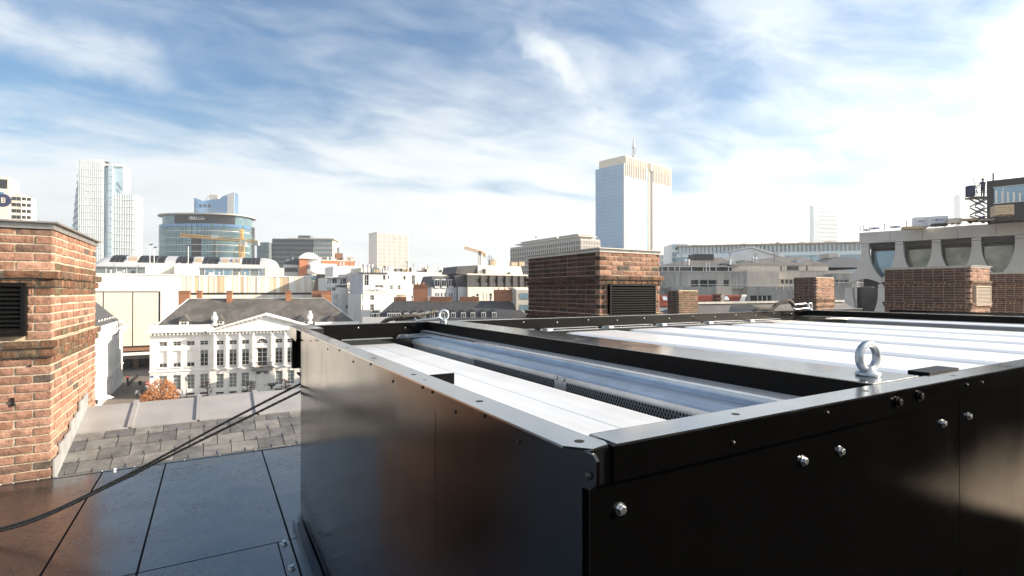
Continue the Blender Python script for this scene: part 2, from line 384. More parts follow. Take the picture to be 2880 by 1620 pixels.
def coat(name, col, rough, wear, ior=1.5):
    """black powder-coated sheet: glossy, dusty, faintly orange-peeled"""
    m = bpy.data.materials.new(name); m.use_nodes = True; MATS[name] = m
    nt = m.node_tree; b = nt.nodes['Principled BSDF']
    geo = nt.nodes.new('ShaderNodeNewGeometry')
    n = nt.nodes.new('ShaderNodeTexNoise'); n.inputs['Scale'].default_value = 3.2; n.inputs['Detail'].default_value = 8; n.inputs['Roughness'].default_value = .7
    nt.links.new(geo.outputs['Position'], n.inputs['Vector'])
    r1 = nt.nodes.new('ShaderNodeMapRange'); nt.links.new(n.outputs[0], r1.inputs[0])
    r1.inputs[1].default_value = .35; r1.inputs[2].default_value = .75; r1.inputs[3].default_value = rough; r1.inputs[4].default_value = rough + wear
    nt.links.new(r1.outputs[0], b.inputs['Roughness'])
    n2_ = nt.nodes.new('ShaderNodeTexNoise'); n2_.inputs['Scale'].default_value = 900; n2_.inputs['Detail'].default_value = 2
    nt.links.new(geo.outputs['Position'], n2_.inputs['Vector'])
    mx = nt.nodes.new('ShaderNodeMix'); mx.data_type = 'RGBA'
    rr = nt.nodes.new('ShaderNodeMapRange'); nt.links.new(n.outputs[0], rr.inputs[0]); rr.inputs[1].default_value = .5; rr.inputs[2].default_value = .8
    rr.inputs[4].default_value = 0.5
    nt.links.new(rr.outputs[0], mx.inputs[0]); mx.inputs[6].default_value = (*col, 1); mx.inputs[7].default_value = (col[0] * 2.2, col[1] * 2.1, col[2] * 2, 1)
    nt.links.new(mx.outputs[2], b.inputs['Base Color'])
    n3_ = nt.nodes.new('ShaderNodeTexNoise'); n3_.inputs['Scale'].default_value = 2.6; n3_.inputs['Detail'].default_value = 1
    nt.links.new(geo.outputs['Position'], n3_.inputs['Vector'])
    b0 = nt.nodes.new('ShaderNodeBump'); b0.inputs['Strength'].default_value = .35; b0.inputs['Distance'].default_value = .012; nt.links.new(n3_.outputs[0], b0.inputs['Height'])
    mpz = nt.nodes.new('ShaderNodeMapping'); mpz.inputs['Scale'].default_value = (22, 22, 1.1); nt.links.new(geo.outputs['Position'], mpz.inputs[0])
    n4_ = nt.nodes.new('ShaderNodeTexNoise'); n4_.inputs['Scale'].default_value = 1; n4_.inputs['Detail'].default_value = 6; nt.links.new(mpz.outputs[0], n4_.inputs['Vector'])
    st = nt.nodes.new('ShaderNodeMapRange'); nt.links.new(n4_.outputs[0], st.inputs[0]); st.inputs[1].default_value = .55; st.inputs[2].default_value = .8; st.inputs[4].default_value = wear * 1.2
    ad = nt.nodes.new('ShaderNodeMath'); ad.operation = 'ADD'; nt.links.new(r1.outputs[0], ad.inputs[0]); nt.links.new(st.outputs[0], ad.inputs[1]); nt.links.new(ad.outputs[0], b.inputs['Roughness'])
    bp = nt.nodes.new('ShaderNodeBump'); nt.links.new(b0.outputs[0], bp.inputs['Normal']); bp.inputs['Strength'].default_value = .05; bp.inputs['Distance'].default_value = .002
    nt.links.new(n2_.outputs[0], bp.inputs['Height']); nt.links.new(bp.outputs[0], b.inputs['Normal'])
    b.inputs['Specular IOR Level'].default_value = 0.5; b.inputs['IOR'].default_value = ior
    return m
coat('black_coat', (0.0016, 0.0016, 0.0017), 0.06, 0.07, 1.62)
coat('sky_glare_coat', (0.02, 0.02, 0.021), 0.09, 0.10, 6.5)  # same black sheet; sky glare on its tops put into the reflectance
coat('black_roof', (0.016, 0.018, 0.021), 0.15, 0.18, 2.5)
mat('matte_black', (0.0022, 0.0022, 0.0024), 0.45, spec=0.12)
mat('seam_black', (0.004, 0.004, 0.004), 0.8)
mat('rope_black', (0.030, 0.028, 0.026), 0.95, var=0.7, vscale=130, col2=(0.20, 0.18, 0.16), bump=0.8, bscale=260)
mat('rope_pale', (0.42, 0.37, 0.27), 0.95, var=0.5, vscale=160, bump=0.8, bscale=260)
NSL = [(0.0, (0.135, 0.137, 0.138)), (0.2, (0.18, 0.18, 0.178)), (0.4, (0.12, 0.122, 0.125)), (0.6, (0.21, 0.209, 0.203)), (0.8, (0.155, 0.156, 0.153))]
mat('near_slate', (0.13, 0.13, 0.13), 0.62, var=0.4, vscale=9, bump=0.35, bscale=22, objrand=NSL)

# ------------------------------------------------------------------ ground
g = MB().quad((-6000, -6000, 0), (6000, -6000, 0), (6000, 6000, 0), (-6000, 6000, 0)).build('ground', 'city_ground'); struct(g)
sq = MB().quad((-75, 20, .004), (40, 20, .004), (40, 170, .004), (-75, 170, .004)).build('square_paving', 'cobble'); struct(sq)

# ------------------------------------------------------------------ the house underfoot: black panel roof, slate slope, zinc ridge
ROOF = CZ - 1.5
house = thing('roof_terrace_house', 'house underfoot with black panel flat roof and grey slate slope behind', 'house', (0, 0, 0))
hm = MB(); hm.box(-9, 18, -14, 5.48, 0, ROOF - .06); hm.build('wall', 'white_stucco', house)
EDGE = 5.49
xs_ = [-8.9, -7.9, -6.9, -6.0, -5.1, -4.2, -3.3, -2.4, -1.60, -0.776, -0.338, 0.418, 1.2, 2.0, 3.0, 4.2, 5.4, 6.6, 7.8, 9.0]
gap = 0.006
MB().box(-8.9, 9, -5.9, EDGE - .01, ROOF - .055, ROOF - .012).build('roof_underlay', 'seam_black', house)
mat('dark_reflection', (0.004, 0.004, 0.004), 1.0, var=0.4, vscale=3, spec=0.0)
MB().box(-9, 18, -14, 0.65, ROOF - .0115, ROOF - .002).build('dark_reflection_sheet', 'dark_reflection', house)  # unseen near-black sheet, added so the unit's front mirrors dark
for a, b in zip(xs_, xs_[1:]):
    for (c, d_) in ((3.41, EDGE - .035), (0.66, 3.41)):
        if c == 0.66 and abs(a + .338) < .01:      # the narrow strip beside the unit
            bx('roof_panel', 'black_roof', house, a + gap, 0.345, c + gap, d_ - gap, ROOF - .012, ROOF)
            bx('roof_panel', 'black_roof', house, 0.352, b - gap, c + gap, d_ - gap, ROOF - .012, ROOF + .001); continue
        bx('roof_panel', 'black_roof', house, a + gap, b - gap, c + gap, d_ - gap, ROOF - .012, ROOF + random.uniform(-.0008, .0008))
bx('edge_trim', 'black_roof', house, -8.9, 9, EDGE - .033, EDGE, ROOF - .05, ROOF + .004)
hexm = {}
def hexbolt(parent, p, n, r=0.012, h=0.009, m='bolt_steel', washer=True, name='bolt'):
    key = (round(r, 4), m, washer)
    if key not in hexm:
        b = MB()
        if washer: b.cyl((0, 0, 0), (0, 0, 1), r * 1.35, r * .22, 16)
        b.tube([(0, 0, r * .2), (0, 0, r * .95)], r, 6); b.tube([(0, 0, r * .95), (0, 0, r * 1.02)], [r, r * .8], 6)
        hexm[key] = b.mesh('bolt', m)
    q = Vector(n).to_track_quat('Z', 'Y')
    return link(name, hexm[key], parent, p, (q @ Matrix.Rotation(random.random() * 1.05, 3, 'Z').to_quaternion()).to_euler())
def dome(parent, p, n, r, m='bolt_steel', name='rivet'):
    key = ('d', round(r, 4), m)
    if key not in hexm: hexm[key] = MB().lathe([(r, 0), (r * .92, r * .35), (r * .6, r * .7), (0.02 * r, r * .82)], seg=10).mesh('rivet', m, True)
    return link(name, hexm[key], parent, p, Vector(n).to_track_quat('Z', 'Y').to_euler())
for px, py in ((324, 1321), (802, 1527), (823, 1596)):
    x, y, z = on_z(px, py, ROOF); hexbolt(house, (x, y, ROOF + .001), (0, 0, 1), .016, name='roof_bolt')
for px in (5, 40, 110, 163, 290, 380, 520, 620, 720, 815):
    x, y, z = on_y(px, 1300, EDGE - .016); dome(house, (x, EDGE - .016, ROOF + .004), (0, 0, 1), .008, name='trim_screw')
for i in range(9):      # unseen boards, added so their reflection warms the unit's front
    bx('reflection_board', 'reflection_board_tan', house, 4.6 + i * .34, 4.92 + i * .34, -.45, .3, ROOF - .001, ROOF + .03)
# slate slope
SY0, SZ0, SY1, SZ1 = 5.42, CZ - 1.60, 6.85, CZ - 1.20
sl_ = (SZ1 - SZ0) / (SY1 - SY0); sang = math.atan(sl_)
MB().quad((-1.10, SY0, SZ0 - .02), (4.75, SY0, SZ0 - .02), (4.75, SY1, SZ1 - .02), (-1.10, SY1, SZ1 - .02)).build('roof_boarding', 'dark_metal', house)
MB().add([(-9, SY1, SZ1 - .03), (9, SY1, SZ1 - .03), (9, 10.2, CZ - 3.6), (-9, 10.2, CZ - 3.6)], [(0, 1, 2, 3)]).build('rear_slope', 'slate', house)
MB().box(-9, 9, EDGE + .02, 10.0, 0, CZ - 3.6).build('rear_wall', 'white_stucco', house)
MB().add([(-9, SY0, SZ0), (-2.36, SY0, SZ0), (-2.36, SY1, SZ1), (-9, SY1, SZ1)], [(0, 1, 2, 3)]).build('side_slope', 'near_slate', house)
MB().box(-9, -2.36, 6.3, 7.05, SZ1 - .12, SZ1 + .012).build('ridge_sheet', 'zinc', house)
svar = []
for k in range(5):
    b = MB(); rnd = random.Random(k)
    n = 6; top = []
    for i in range(n + 1):
        top.append((i / n, rnd.uniform(-.012, .012)))
    vs_ = [(x, 0.0 + dy_, 0.011) for x, dy_ in top] + [(x, 1.0, 0.004) for x, _ in top] + [(x, dy_, 0.0) for x, dy_ in top]
    fs = [(i, i + 1, n + 2 + i, n + 1 + i) for i in range(n)] + [(2 * n + 2 + i, 2 * n + 3 + i, i + 1, i) for i in range(n)]
    b.add(vs_, fs); b.add([(0, 0, 0), (0, 0, .011), (0, 1, .004)], [(0, 1, 2)]); b.add([(1, 0, 0), (1, 0, .011), (1, 1, .004)], [(0, 2, 1)])
    svar.append(b.mesh('slate', 'near_slate'))
hook = MB().box(-.003, .003, -.006, .045, .010, .016).mesh('slate_hook', 'bolt_steel')
rowh, sw = 0.182, 0.232
for r_ in range(5):
    off = (r_ % 2) * sw / 2
    x = -1.10 + (0 if off == 0 else 0)
    s0 = 0.04 + r_ * rowh
    first = True
    while x < 4.7:
        w = sw - .006
        if first and off: w = sw / 2 - .006
        if r_ == 4: hgt = .15
        else: hgt = rowh + .03
        y = SY0 + s0 * math.cos(sang); z = SZ0 + s0 * math.sin(sang) + random.uniform(0, .003)
        if x < 1.6 or r_ > 3:
            o = link('slate', random.choice(svar), house, (x, y, z + .006), (sang + random.uniform(-.006, .006), random.uniform(-.006, .006), random.uniform(-.008, .008)), (w, hgt, 1))
            link('slate_hook', hook, o, None, None, (1 / w, 1 / hgt, 1)).location = (.5 + random.uniform(-.02, .02), 0, 0)
        x += w + .006; first = False
# zinc ridge cover in overlapping sheets with standing laps
zs0 = (6.30, SZ0 + (6.30 - SY0) * sl_ + .02)
joints = [on_z(393, 1150, CZ - 1.3)[0], on_z(563, 1135, CZ - 1.3)[0], on_z(713, 1120, CZ - 1.3)[0], 1.35, 1.95, 2.6, 3.2, 3.9, 4.7]
px_ = -1.115
for j in joints:
    b = MB()
    p = [(6.30, zs0[1] - .02), (6.30, zs0[1]), (6.84, CZ - 1.185), (6.90, CZ - 1.20), (7.05, CZ - 1.26), (7.05, CZ - 1.30)]
    b.add([(px_ + .012, y, z) for y, z in p] + [(j - .012, y, z) for y, z in p], [(i, i + 1, 7 + i, 6 + i)[::-1] for i in range(5)])
    b.build('ridge_sheet', 'zinc', house)
    c = MB(); c.prism([(j - .022, 6.31, zs0[1] + .002), (j + .022, 6.31, zs0[1] + .002), (j + .022, 6.31, zs0[1] + .024), (j - .022, 6.31, zs0[1] + .024)], (0, .55, CZ - 1.185 - zs0[1]))
    c.build('ridge_lap', 'zinc', house); px_ = j

# ------------------------------------------------------------------ brick chimneys
def rough_brick(k):
    rnd = random.Random(100 + k); b = MB(); nx, nz_ = 5, 2
    P = {}
    vs_ = []; idx = {}
    def vert(i, j, back):
        key = (i, j, back)
        if key in idx: return idx[key]
        x = -0.5 + i / nx; z = -0.5 + j / nz_
        edge = i in (0, nx) or j in (0, nz_)
        jx = rnd.uniform(-.008, .008) if i in (0, nx) else rnd.uniform(-.05, .05); jz = rnd.uniform(-.025, .025) if j in (0, nz_) else rnd.uniform(-.12, .12)
        y = -0.5 + (rnd.uniform(.0, .02) if not back else 0) - (0 if edge else rnd.uniform(0, .06))
        if back: y = .5; jx = jz = 0
        vs_.append((x + jx, y, z + jz)); idx[key] = len(vs_) - 1; return idx[key]
    fs = []
    for i in range(nx):
        for j in range(nz_):
            fs.append((vert(i, j, 0), vert(i + 1, j, 0), vert(i + 1, j + 1, 0), vert(i, j + 1, 0)))
    for i in range(nx):
        fs.append((vert(i, 0, 1), vert(i + 1, 0, 1), vert(i + 1, 0, 0), vert(i, 0, 0)))
        fs.append((vert(i, nz_, 0), vert(i + 1, nz_, 0), vert(i + 1, nz_, 1), vert(i, nz_, 1)))
    for j in range(nz_):
        fs.append((vert(0, j, 0), vert(0, j + 1, 0), vert(0, j + 1, 1), vert(0, j, 1)))
        fs.append((vert(nx, j + 1, 0), vert(nx, j, 0), vert(nx, j, 1), vert(nx, j + 1, 1)))
    return b.add(vs_, fs)
RB = [rough_brick(k) for k in range(6)]
BM = {m: [b.mesh('brick_' + m, m) for b in RB] for m in ('brick', 'brick_worn', 'brick_shade')}
CH, MOD, BD = 0.0697, 0.225, 0.10
def chimney(label, x0, x1, y0, y1, ztop, zbot, side, front_mat, side_mat, louver=None, ledges=((5, .048), (6, .022), (13, .045), (14, .026)),
            front_mortar='mortar', side_mortar='mortar', cap=True, louver_mat='louver_black', worn_from=4):
    """side = +1: the flank facing +x is the one seen, -1: the flank facing -x"""
    root = thing('brick_chimney', label, 'chimney', ((x0 + x1) / 2, (y0 + y1) / 2, zbot), 0, 'tall brick chimneys along the roof edge')
    ox, oy, oz = root.location
    led = dict(ledges)
    ncourse = int(math.ceil((ztop - zbot) / CH))
    mi = 0.0065
    # mortar core, split so a shaded flank can take the darkened mortar
    yc = (y0 + .05)
    c = MB(); c.box(x0 + mi - ox, x1 - mi - ox, y0 + mi - oy, yc - oy, 0, ztop - zbot); c.build('mortar', front_mortar, root)
    c = MB(); c.box(x0 + mi - ox, x1 - mi - ox, yc - oy, y1 - mi - oy, 0, ztop - zbot); c.build('mortar', side_mortar, root)
    jt = 0.0150 if x1 < 0 else 0.0130
    for k in range(ncourse):
        zc = ztop - (k + .5) * CH - 0.035
        if zc - CH / 2 < zbot: break
        out = led.get(k, 0.0); ledge = k in led
        worn = ledge or (k - 1) in led or (k + 1) in led
        fm = 'brick_worn' if (ledge and front_mat != 'brick_shade') else front_mat
        smt = 'brick_worn' if (worn and side_mat != 'brick_shade') else side_mat
        if ledge:
            c = MB(); c.box(x0 - out + .012 - ox, x1 + out - .012 - ox, y0 - out + .012 - oy, y1 + out - .012 - oy, zc - CH * .46 - zbot, zc + CH * .46 - zbot)
            c.build('mortar', front_mortar if k < 10 or True else side_mortar, root)
        mod = MOD if not (k in led and (k - 1) in led) else MOD / 2
        shift = (k % 2) * mod / 2
        def rowspan(a0, a1, owns):
            out_ = []; a = a0
            if not owns: a = a0 + BD + jt
            first = True
            while a < a1 - .02:
                ln = mod - jt
                if first and owns and shift: ln = mod / 2 - jt
                e = min(a + ln, a1)
                if a1 - e < .05: e = a1
                if e - a > .03: out_.append((a, e))
                a = e + jt + .003; first = False
            return out_
        if side > 0: spans = [(x1 + out - b, x1 + out - a) for a, b in rowspan(0, x1 - x0 + 2 * out, k % 2 == 0)]
        else: spans = [(x0 - out + a, x0 - out + b) for a, b in rowspan(0, x1 - x0 + 2 * out, k % 2 == 0)]
        for a, b in spans:
            if louver and not ledge and a < louver[1] - .005 and b > louver[0] + .005 and louver[2] - .02 < zc < louver[3] + .02:
                if a < louver[0] - .03: b = louver[0] - .004
                elif b > louver[1] + .03: a = louver[1] + .004
                else: continue
            hh = CH - jt + random.uniform(-.003, .003)
            link('brick', random.choice(BM[fm]), root, ((a + b) / 2 - ox, y0 - out + BD / 2 + random.uniform(-.003, .001) - oy, zc + random.uniform(-.002, .002) - zbot),
                 (0, random.uniform(-.008, .008), 0), (b - a, BD, hh))
        for a, b in rowspan(0, y1 - y0 + 2 * out, k % 2 == 1):
            ya, yb = y0 - out + a, y0 - out + b
            hh = CH - jt + random.uniform(-.003, .003)
            xx = x1 + out - BD / 2 + random.uniform(-.002, .003) if side > 0 else x0 - out + BD / 2 + random.uniform(-.003, .002)
            link('brick', random.choice(BM[smt]), root, (xx - ox, (ya + yb) / 2 - oy, zc + random.uniform(-.002, .002) - zbot),
                 (random.uniform(-.006, .006), 0, side * math.pi / 2), (yb - ya, BD, hh))
    if cap:
        c = MB(); e = .014
        c.box(x0 - e - ox, x1 + e - ox, y0 - e - oy, y1 + e - oy, ztop - .052 - zbot, ztop - .008 - zbot); c.build('cap_apron', 'cap_metal', root)
        c = MB(); e = .045
        c.box(x0 - e - ox, x1 + e - ox, y0 - e - oy, y1 + e - oy, ztop - .006 - zbot, ztop + .008 - zbot)
        c.build('cap_sheet', 'cap_metal', root)
    if louver:
        a, b, l0, l1 = louver; pr = .055
        f = MB(); t = .028
        for (p, q, r1, r2) in ((a, a + t, l0, l1), (b - t, b, l0, l1), (a + t, b - t, l0, l0 + t), (a + t, b - t, l1 - t, l1)):
            f.box(p - ox, q - ox, y0 - pr - oy, y0 + .04 - oy, r1 - zbot, r2 - zbot)
        fo = f.build('louver_frame', louver_mat, root)
        MB().box(a + t - ox, b - t - ox, y0 + .02 - oy, y0 + .03 - oy, l0 + t - zbot, l1 - t - zbot).build('louver_back', 'seam_black', fo)
        n = int((l1 - l0 - 2 * t) / .036)
        sm = MB(); sm.add([(a + t - ox, -.030, -.010), (b - t - ox, -.030, -.010), (b - t - ox, .022, .016), (a + t - ox, .022, .016),
                           (a + t - ox, -.030, -.007), (b - t - ox, -.030, -.007), (b - t - ox, .022, .019), (a + t - ox, .022, .019),
                           (a + t - ox, -.030, -.022), (b - t - ox, -.030, -.022)],
                          [(0, 1, 2, 3), (4, 5, 6, 7), (8, 9, 5, 4), (2, 6, 7, 3)])
        sme = sm.mesh('slat', louver_mat)
        for i in range(n):
            link('slat', sme, fo, (0, y0 - .022 - oy, l0 + t + .018 + (i + .5) * (l1 - l0 - 2 * t - .02) / n - zbot))
    return root
ch1 = chimney('large sunlit red brick chimney with black louver, nearest, on the left', -2.35, -1.12, 5.52, 7.38, CZ + .555, ROOF - .05, +1, 'brick', 'brick',
              louver=(-2.00, -1.268, CZ - .350, CZ + .070))
chimney('dark flanked brick chimney with black louver right behind the metal unit', 4.81, 5.99, 5.82, 7.76, CZ + .62, CZ - 1.7, -1, 'brick', 'brick_shade',
        louver=(4.955, 5.86, CZ - .42, CZ + .112), side_mortar='mortar_shade')
chimney('shaded brick chimney with pale tan louver below the curved columns', 16.6, 17.8, 5.6, 7.54, CZ + .66, CZ - 1.7, -1, 'brick', 'brick_shade',
        louver=(16.80, 17.72, CZ - .36, CZ + .145), side_mortar='mortar_shade', louver_mat='louver_tan')
chimney('shaded brick chimney cut off by the right edge of the view', 23.8, 25.0, 5.6, 7.5, CZ + .66, CZ - 1.7, -1, 'brick', 'brick_shade',
        side_mortar='mortar_shade')
# putlog holes and flashing on the first chimney
o1 = ch1.location
for px, py in ((48, 1006), (86, 1029)):
    x, y, z = on_y(px, py, 5.514); c = MB().cyl((x - o1.x, 5.525 - o1.y, z - o1.z), (0, -1, 0), .009, .012, 10).build('drill_hole', 'seam_black', ch1)
x, y, z = on_y(38, 1130, 5.514); MB().box(x - .008 - o1.x, x + .008 - o1.x, 5.508 - o1.y, 5.53 - o1.y, z - .033 - o1.z, z + .033 - o1.z).build('weep_slot', 'seam_black', ch1)
fl = MB(); n = 7
top = []
for i in range(n):                                  # stepped lead flashing up the slate slope
    ya = 5.54 + i * .19; zb_ = SZ0 + (ya - SY0) * sl_
    fl.box(-1.112 - o1.x, -1.098 - o1.x, ya - o1.y, ya + .186 - o1.y, zb_ - .03 - o1.z, zb_ + .20 + .03 * (i % 2) - o1.z)
fl.build('lead_flashing', 'lead', ch1)
# ------------------------------------------------------------------ the black ventilation unit
T = CZ - 0.24
unit = thing('ventilation_unit', 'long black sheet metal ventilation unit with white metal slat top', 'ventilation unit', (0.48, 0.63, ROOF))
UO = unit.location
class UB(MB):
    def done(s, name, m, smooth=False, parent=None):
        s.v = [(x - UO.x, y - UO.y, z - UO.z) for x, y, z in s.v]
        return s.build(name, m, parent or unit, smooth)
def ub(name, m, x0, x1, y0, y1, z0, z1): return bx(name, m, unit, x0 - UO.x, x1 - UO.x, y0 - UO.y, y1 - UO.y, z0 - UO.z, z1 - UO.z)
XL, XE, YF, YB, YW = 0.475, 8.05, 0.63, 3.98, 3.60
XW, XP = 0.503, 0.494        # side sheet, lip plane
# side and front sheets
for a, b in ((0.652, 1.265), (1.268, 2.868), (2.871, YW)):
    ub('side_panel', 'black_coat', XW, XW + .006, a, b, ROOF + .01, T - .05)
for a, b in ((0.510, 1.821), (1.825, 3.35), (3.354, 4.9), (4.904, 6.5), (6.504, 8.04)):
    ub('front_panel', 'black_coat', a, b, YF + .012, YF + .018, ROOF + .01, T - .05)
ub('inner_liner', 'seam_black', XW + .008, XW + .02, .66, YW - .01, ROOF + .01, T - .06)
ub('inner_liner', 'seam_black', XW + .021, 8.0, YF + .02, YF + .03, ROOF + .01, T - .06)
ub('rear_panel', 'black_coat', XW + .006, 8.04, YW - .006, YW - .001, ROOF + .01, T - .09)
ub('end_panel', 'black_coat', 8.034, 8.04, YF + .02, YW - .01, ROOF + .01, T - .01)
ub('base_floor', 'seam_black', XW + .022, 8.03, YF + .03, YB - .03, T - .34, T - .33)
# top frame: folded flanges, 6 cm lips
th = .004
f = UB(); pl = [(XL, .664), (XL, YB), (XL + .068, YB), (XL + .068, .702), (XL + .073, .652), (XL + .066, .636), (XL + .030, .628)]
f.prism([(x, y, T - th) for x, y in pl], (0, 0, th)); f.done('side_flange', 'sky_glare_coat')
f = UB(); f.prism([(XP, .622, T - .060), (XP, .606, T - .046), (XP, .606, T - .012), (XP, .614, T - .0045), (XP, YW + .02, T - .0045), (XP, YW + .02, T - .06)][::-1], (.006, 0, 0))
f.done('side_lip', 'black_coat')
f = UB(); pl = [(XL + .080, YF), (XE, YF), (XE, YF + .068), (XL + .080, YF + .068)]
f.prism([(x, y, T - th) for x, y in pl], (0, 0, th)); f.done('front_flange', 'sky_glare_coat')
ub('front_lip', 'black_coat', XL + .074, XE, YF + .001, YF + .007, T - .060, T - .0045)
f = UB(); f.tube([(XL + .080, YF + .004, T - .005), (XL + .080, YF + .066, T - .005)], .005, 8); f.done('corner_fold', 'black_coat', True)
ub('inner_fold', 'matte_black', XL + .064, XL + .068, .705, YB - .02, T - .30, T - th - .0005)
ub('inner_fold', 'black_coat', XL + .08, XE - .01, YF + .064, YF + .068, T - .30, T - th - .0005)
ub('corner_gusset', 'matte_black', XP + .007, XL + .10, YF + .008, YF + .075, T - .062, T - .007)
# back frame with its brackets
ub('back_flange', 'sky_glare_coat', XL + .07, XE, YB - .045, YB, T - th, T)
for a, b in ((XL + .02, 1.58), (1.584, 3.05), (3.054, 4.55), (4.554, 6.68), (6.684, XE)):
    ub('back_panel', 'matte_black', a, b, YB - .045, YB - .041, T - .30, T - th - .0005)
ub('back_skirt', 'black_coat', XL + .02, XE, YB - .005, YB - .001, T - .30, T - th - .0005)
f = UB(); f.prism([(XL + .004, YW + .05, T - .085), (XL + .004, YB, T - .07), (XL + .004, YB, T - .005), (XL + .004, YW + .03, T - .005), (XL + .004, YW + .03, T - .06)], (.17, 0, 0)); f.done('corner_block', 'black_coat')
# cross beams carrying the lifting eyes
BEAMS = [(1.48, 1.73), (6.60, 6.85)]
for i, (a, b) in enumerate(BEAMS):
    ub('cross_beam', 'matte_black', a, b, YF + .07, YB - .046, T - .065, T)
    ub('beam_top', 'sky_glare_coat', a, b, YF + .07, YB - .046, T + .0002, T + .0025)  # thin plate added to carry the sky glare on the beam
    ub('beam_flange', 'alu_white', a - .045, a - .001, YF + .07, YB - .05, T - .072, T - .066)
# slats: long white metal profiles lying from front to back
def slat(x0, x1, zt, y0=YF + .072, y1=YB - .12, m='alu_white', grooves=2):
    b = UB(); s_ = .05
    prof = [(x0, zt - .075), (x0 + .002, zt - .05), (x0 + .016, zt - .010), (x0 + s_, zt)]
    for g_ in range(grooves):
        xg = x0 + s_ + (x1 - x0 - 2 * s_) * (g_ + 1) / (grooves + 1)
        prof += [(xg - .003, zt), (xg - .0015, zt - .003), (xg + .0015, zt - .003), (xg + .003, zt)]
    prof += [(x1 - s_, zt), (x1 - .012, zt - .010), (x1, zt - .03), (x1, zt - .075)]
    n = len(prof)
    b.add([(x, y0, z) for x, z in prof] + [(x, y1, z) for x, z in prof], [(i, i + 1, n + i + 1, n + i) for i in range(n - 1)] + [tuple(range(n))[::-1], tuple(range(n, 2 * n))])
    return b.done('slat', m)
slat(.565, 1.165, T - .125)
def bracket(x0, x1, zt):
    b = UB(); t = .003
    b.prism([(x0, YB - .12, zt + .012), (x1, YB - .12, zt + .012), (x1, YB - .055, zt + .012), (x0, YB - .055, zt + .012)], (0, 0, t))
    b.prism([(x0, YB - .125, zt - .05), (x0 + .012, YB - .125, zt + .012), (x0 + .07, YB - .125, zt + .012), (x0 + .07, YB - .125, zt - .05)], (0, .07, 0))
    b.prism([(x0 - .045, YB - .07, zt - .05), (x0 - .045, YB - .07, zt - .01), (x0 - .02, YB - .07, zt + .012), (x0 + .01, YB - .07, zt + .012), (x0 + .01, YB - .07, zt - .05)], (0, .004, 0))
    b.prism([(x1 - .02, YB - .12, zt + .012), (x1, YB - .12, zt - .004), (x1, YB - .055, zt - .004), (x1 - .02, YB - .055, zt + .012)], (0, 0, -.003))
    b.done('slat_bracket', 'galvanised')
bracket(.60, 1.19, T - .125)
# the second, half-raised slat in the shade of the beam: perforated side, folded top
x0 = 1.245
side = UB(); side.box(x0, x0 + .004, YF + .07, YB - .12, T - .130, T - .108); side.done('slat_edge', 'galvanised')
side = UB(); side.box(x0 - .002, x0, YF + .07, YB - .12, T - .222, T - .212)
side.box(x0 - .001, x0 + .003, 1.72, 1.80, T - .212, T - .130); side.done('mesh_border', 'galvanised')
ms = UB(); py_, pz_ = .0135, .012           # expanded mesh: crossed strands
Y0_, Y1_ = YF + .07, 2.6
nrow = 7; ncol = int((Y1_ - Y0_) / py_)
for r_ in range(nrow):
    for c in range(ncol):
        y = Y0_ + c * py_ + (r_ % 2) * py_ / 2; z = T - .208 + r_ * pz_
        if 1.715 < y < 1.805: continue
        for sgn in (-1, 1):
            ms.add([(x0 - .001, y - .0011, z), (x0 - .001, y + .0011, z), (x0 - .001, y + sgn * py_ / 2 + .0011, z + pz_), (x0 - .001, y + sgn * py_ / 2 - .0011, z + pz_)], [(0, 1, 2, 3)])
mo = ms.done('wire_mesh', 'alu_mesh'); stuff(mo)
ub('mesh_liner', 'alu_mesh', x0 + .012, x0 + .014, 2.6, YB - .12, T - .212, T - .13)
ub('filter_back', 'seam_black', x0 + .02, x0 + .024, YF + .07, YB - .12, T - .222, T - .12)
b = UB(); prof = [(x0 + .004, T - .108), (x0 + .010, T - .104), (x0 + .075, T - .094), (x0 + .105, T - .094), (x0 + .118, T - .098), (x0 + .121, T - .093), (x0 + .124, T - .098)]
for k in range(7):
    a = k / 6 * math.pi / 2; prof.append((x0 + .128 + .030 * math.sin(a), T - .098 + .026 * (1 - math.cos(a))))
n = len(prof)
b.add([(x, YF + .07, z) for x, z in prof] + [(x, YB - .12, z) for x, z in prof], [(i, i + 1, n + i + 1, n + i) for i in range(n - 1)])
b.done('slat', 'galvanised', True)
bracket(x0 + .03, x0 + .17, T - .105)
for yy in (1.735, 1.785): dome(unit, (x0 - .002 - UO.x, yy - UO.y, T - .119 - UO.z), (-1, 0, 0), .008)
xk = 1.88
while xk + .6 < 6.65:
    slat(xk, xk + .60, T - .105, grooves=1); bracket(xk - .01, xk + .58, T - .105)
    ub('gutter', 'galvanised', xk + .60, xk + .71, YF + .072, YB - .12, T - .150, T - .146); xk += .71
ub('gutter', 'galvanised', 1.71, 1.88, YF + .072, YB - .12, T - .150, T - .146)
for xk in (6.95, 7.5): slat(xk, xk + .5, T - .105, grooves=1)
ub('frame_tab', 'matte_black', XL + .069, .619, 1.411, 1.415, T - .032, T + .001)      # small black tabs standing inside the frame
ub('frame_tab', 'matte_black', 1.795, 1.987, YF + .070, YF + .125, T - .05, T + .006)
x, y, z = on_x(925, 935, XL + .07); ub('frame_tab', 'matte_black', XL + .069, XL + .13, y - .03, y - .026, T - .05, T + .004)
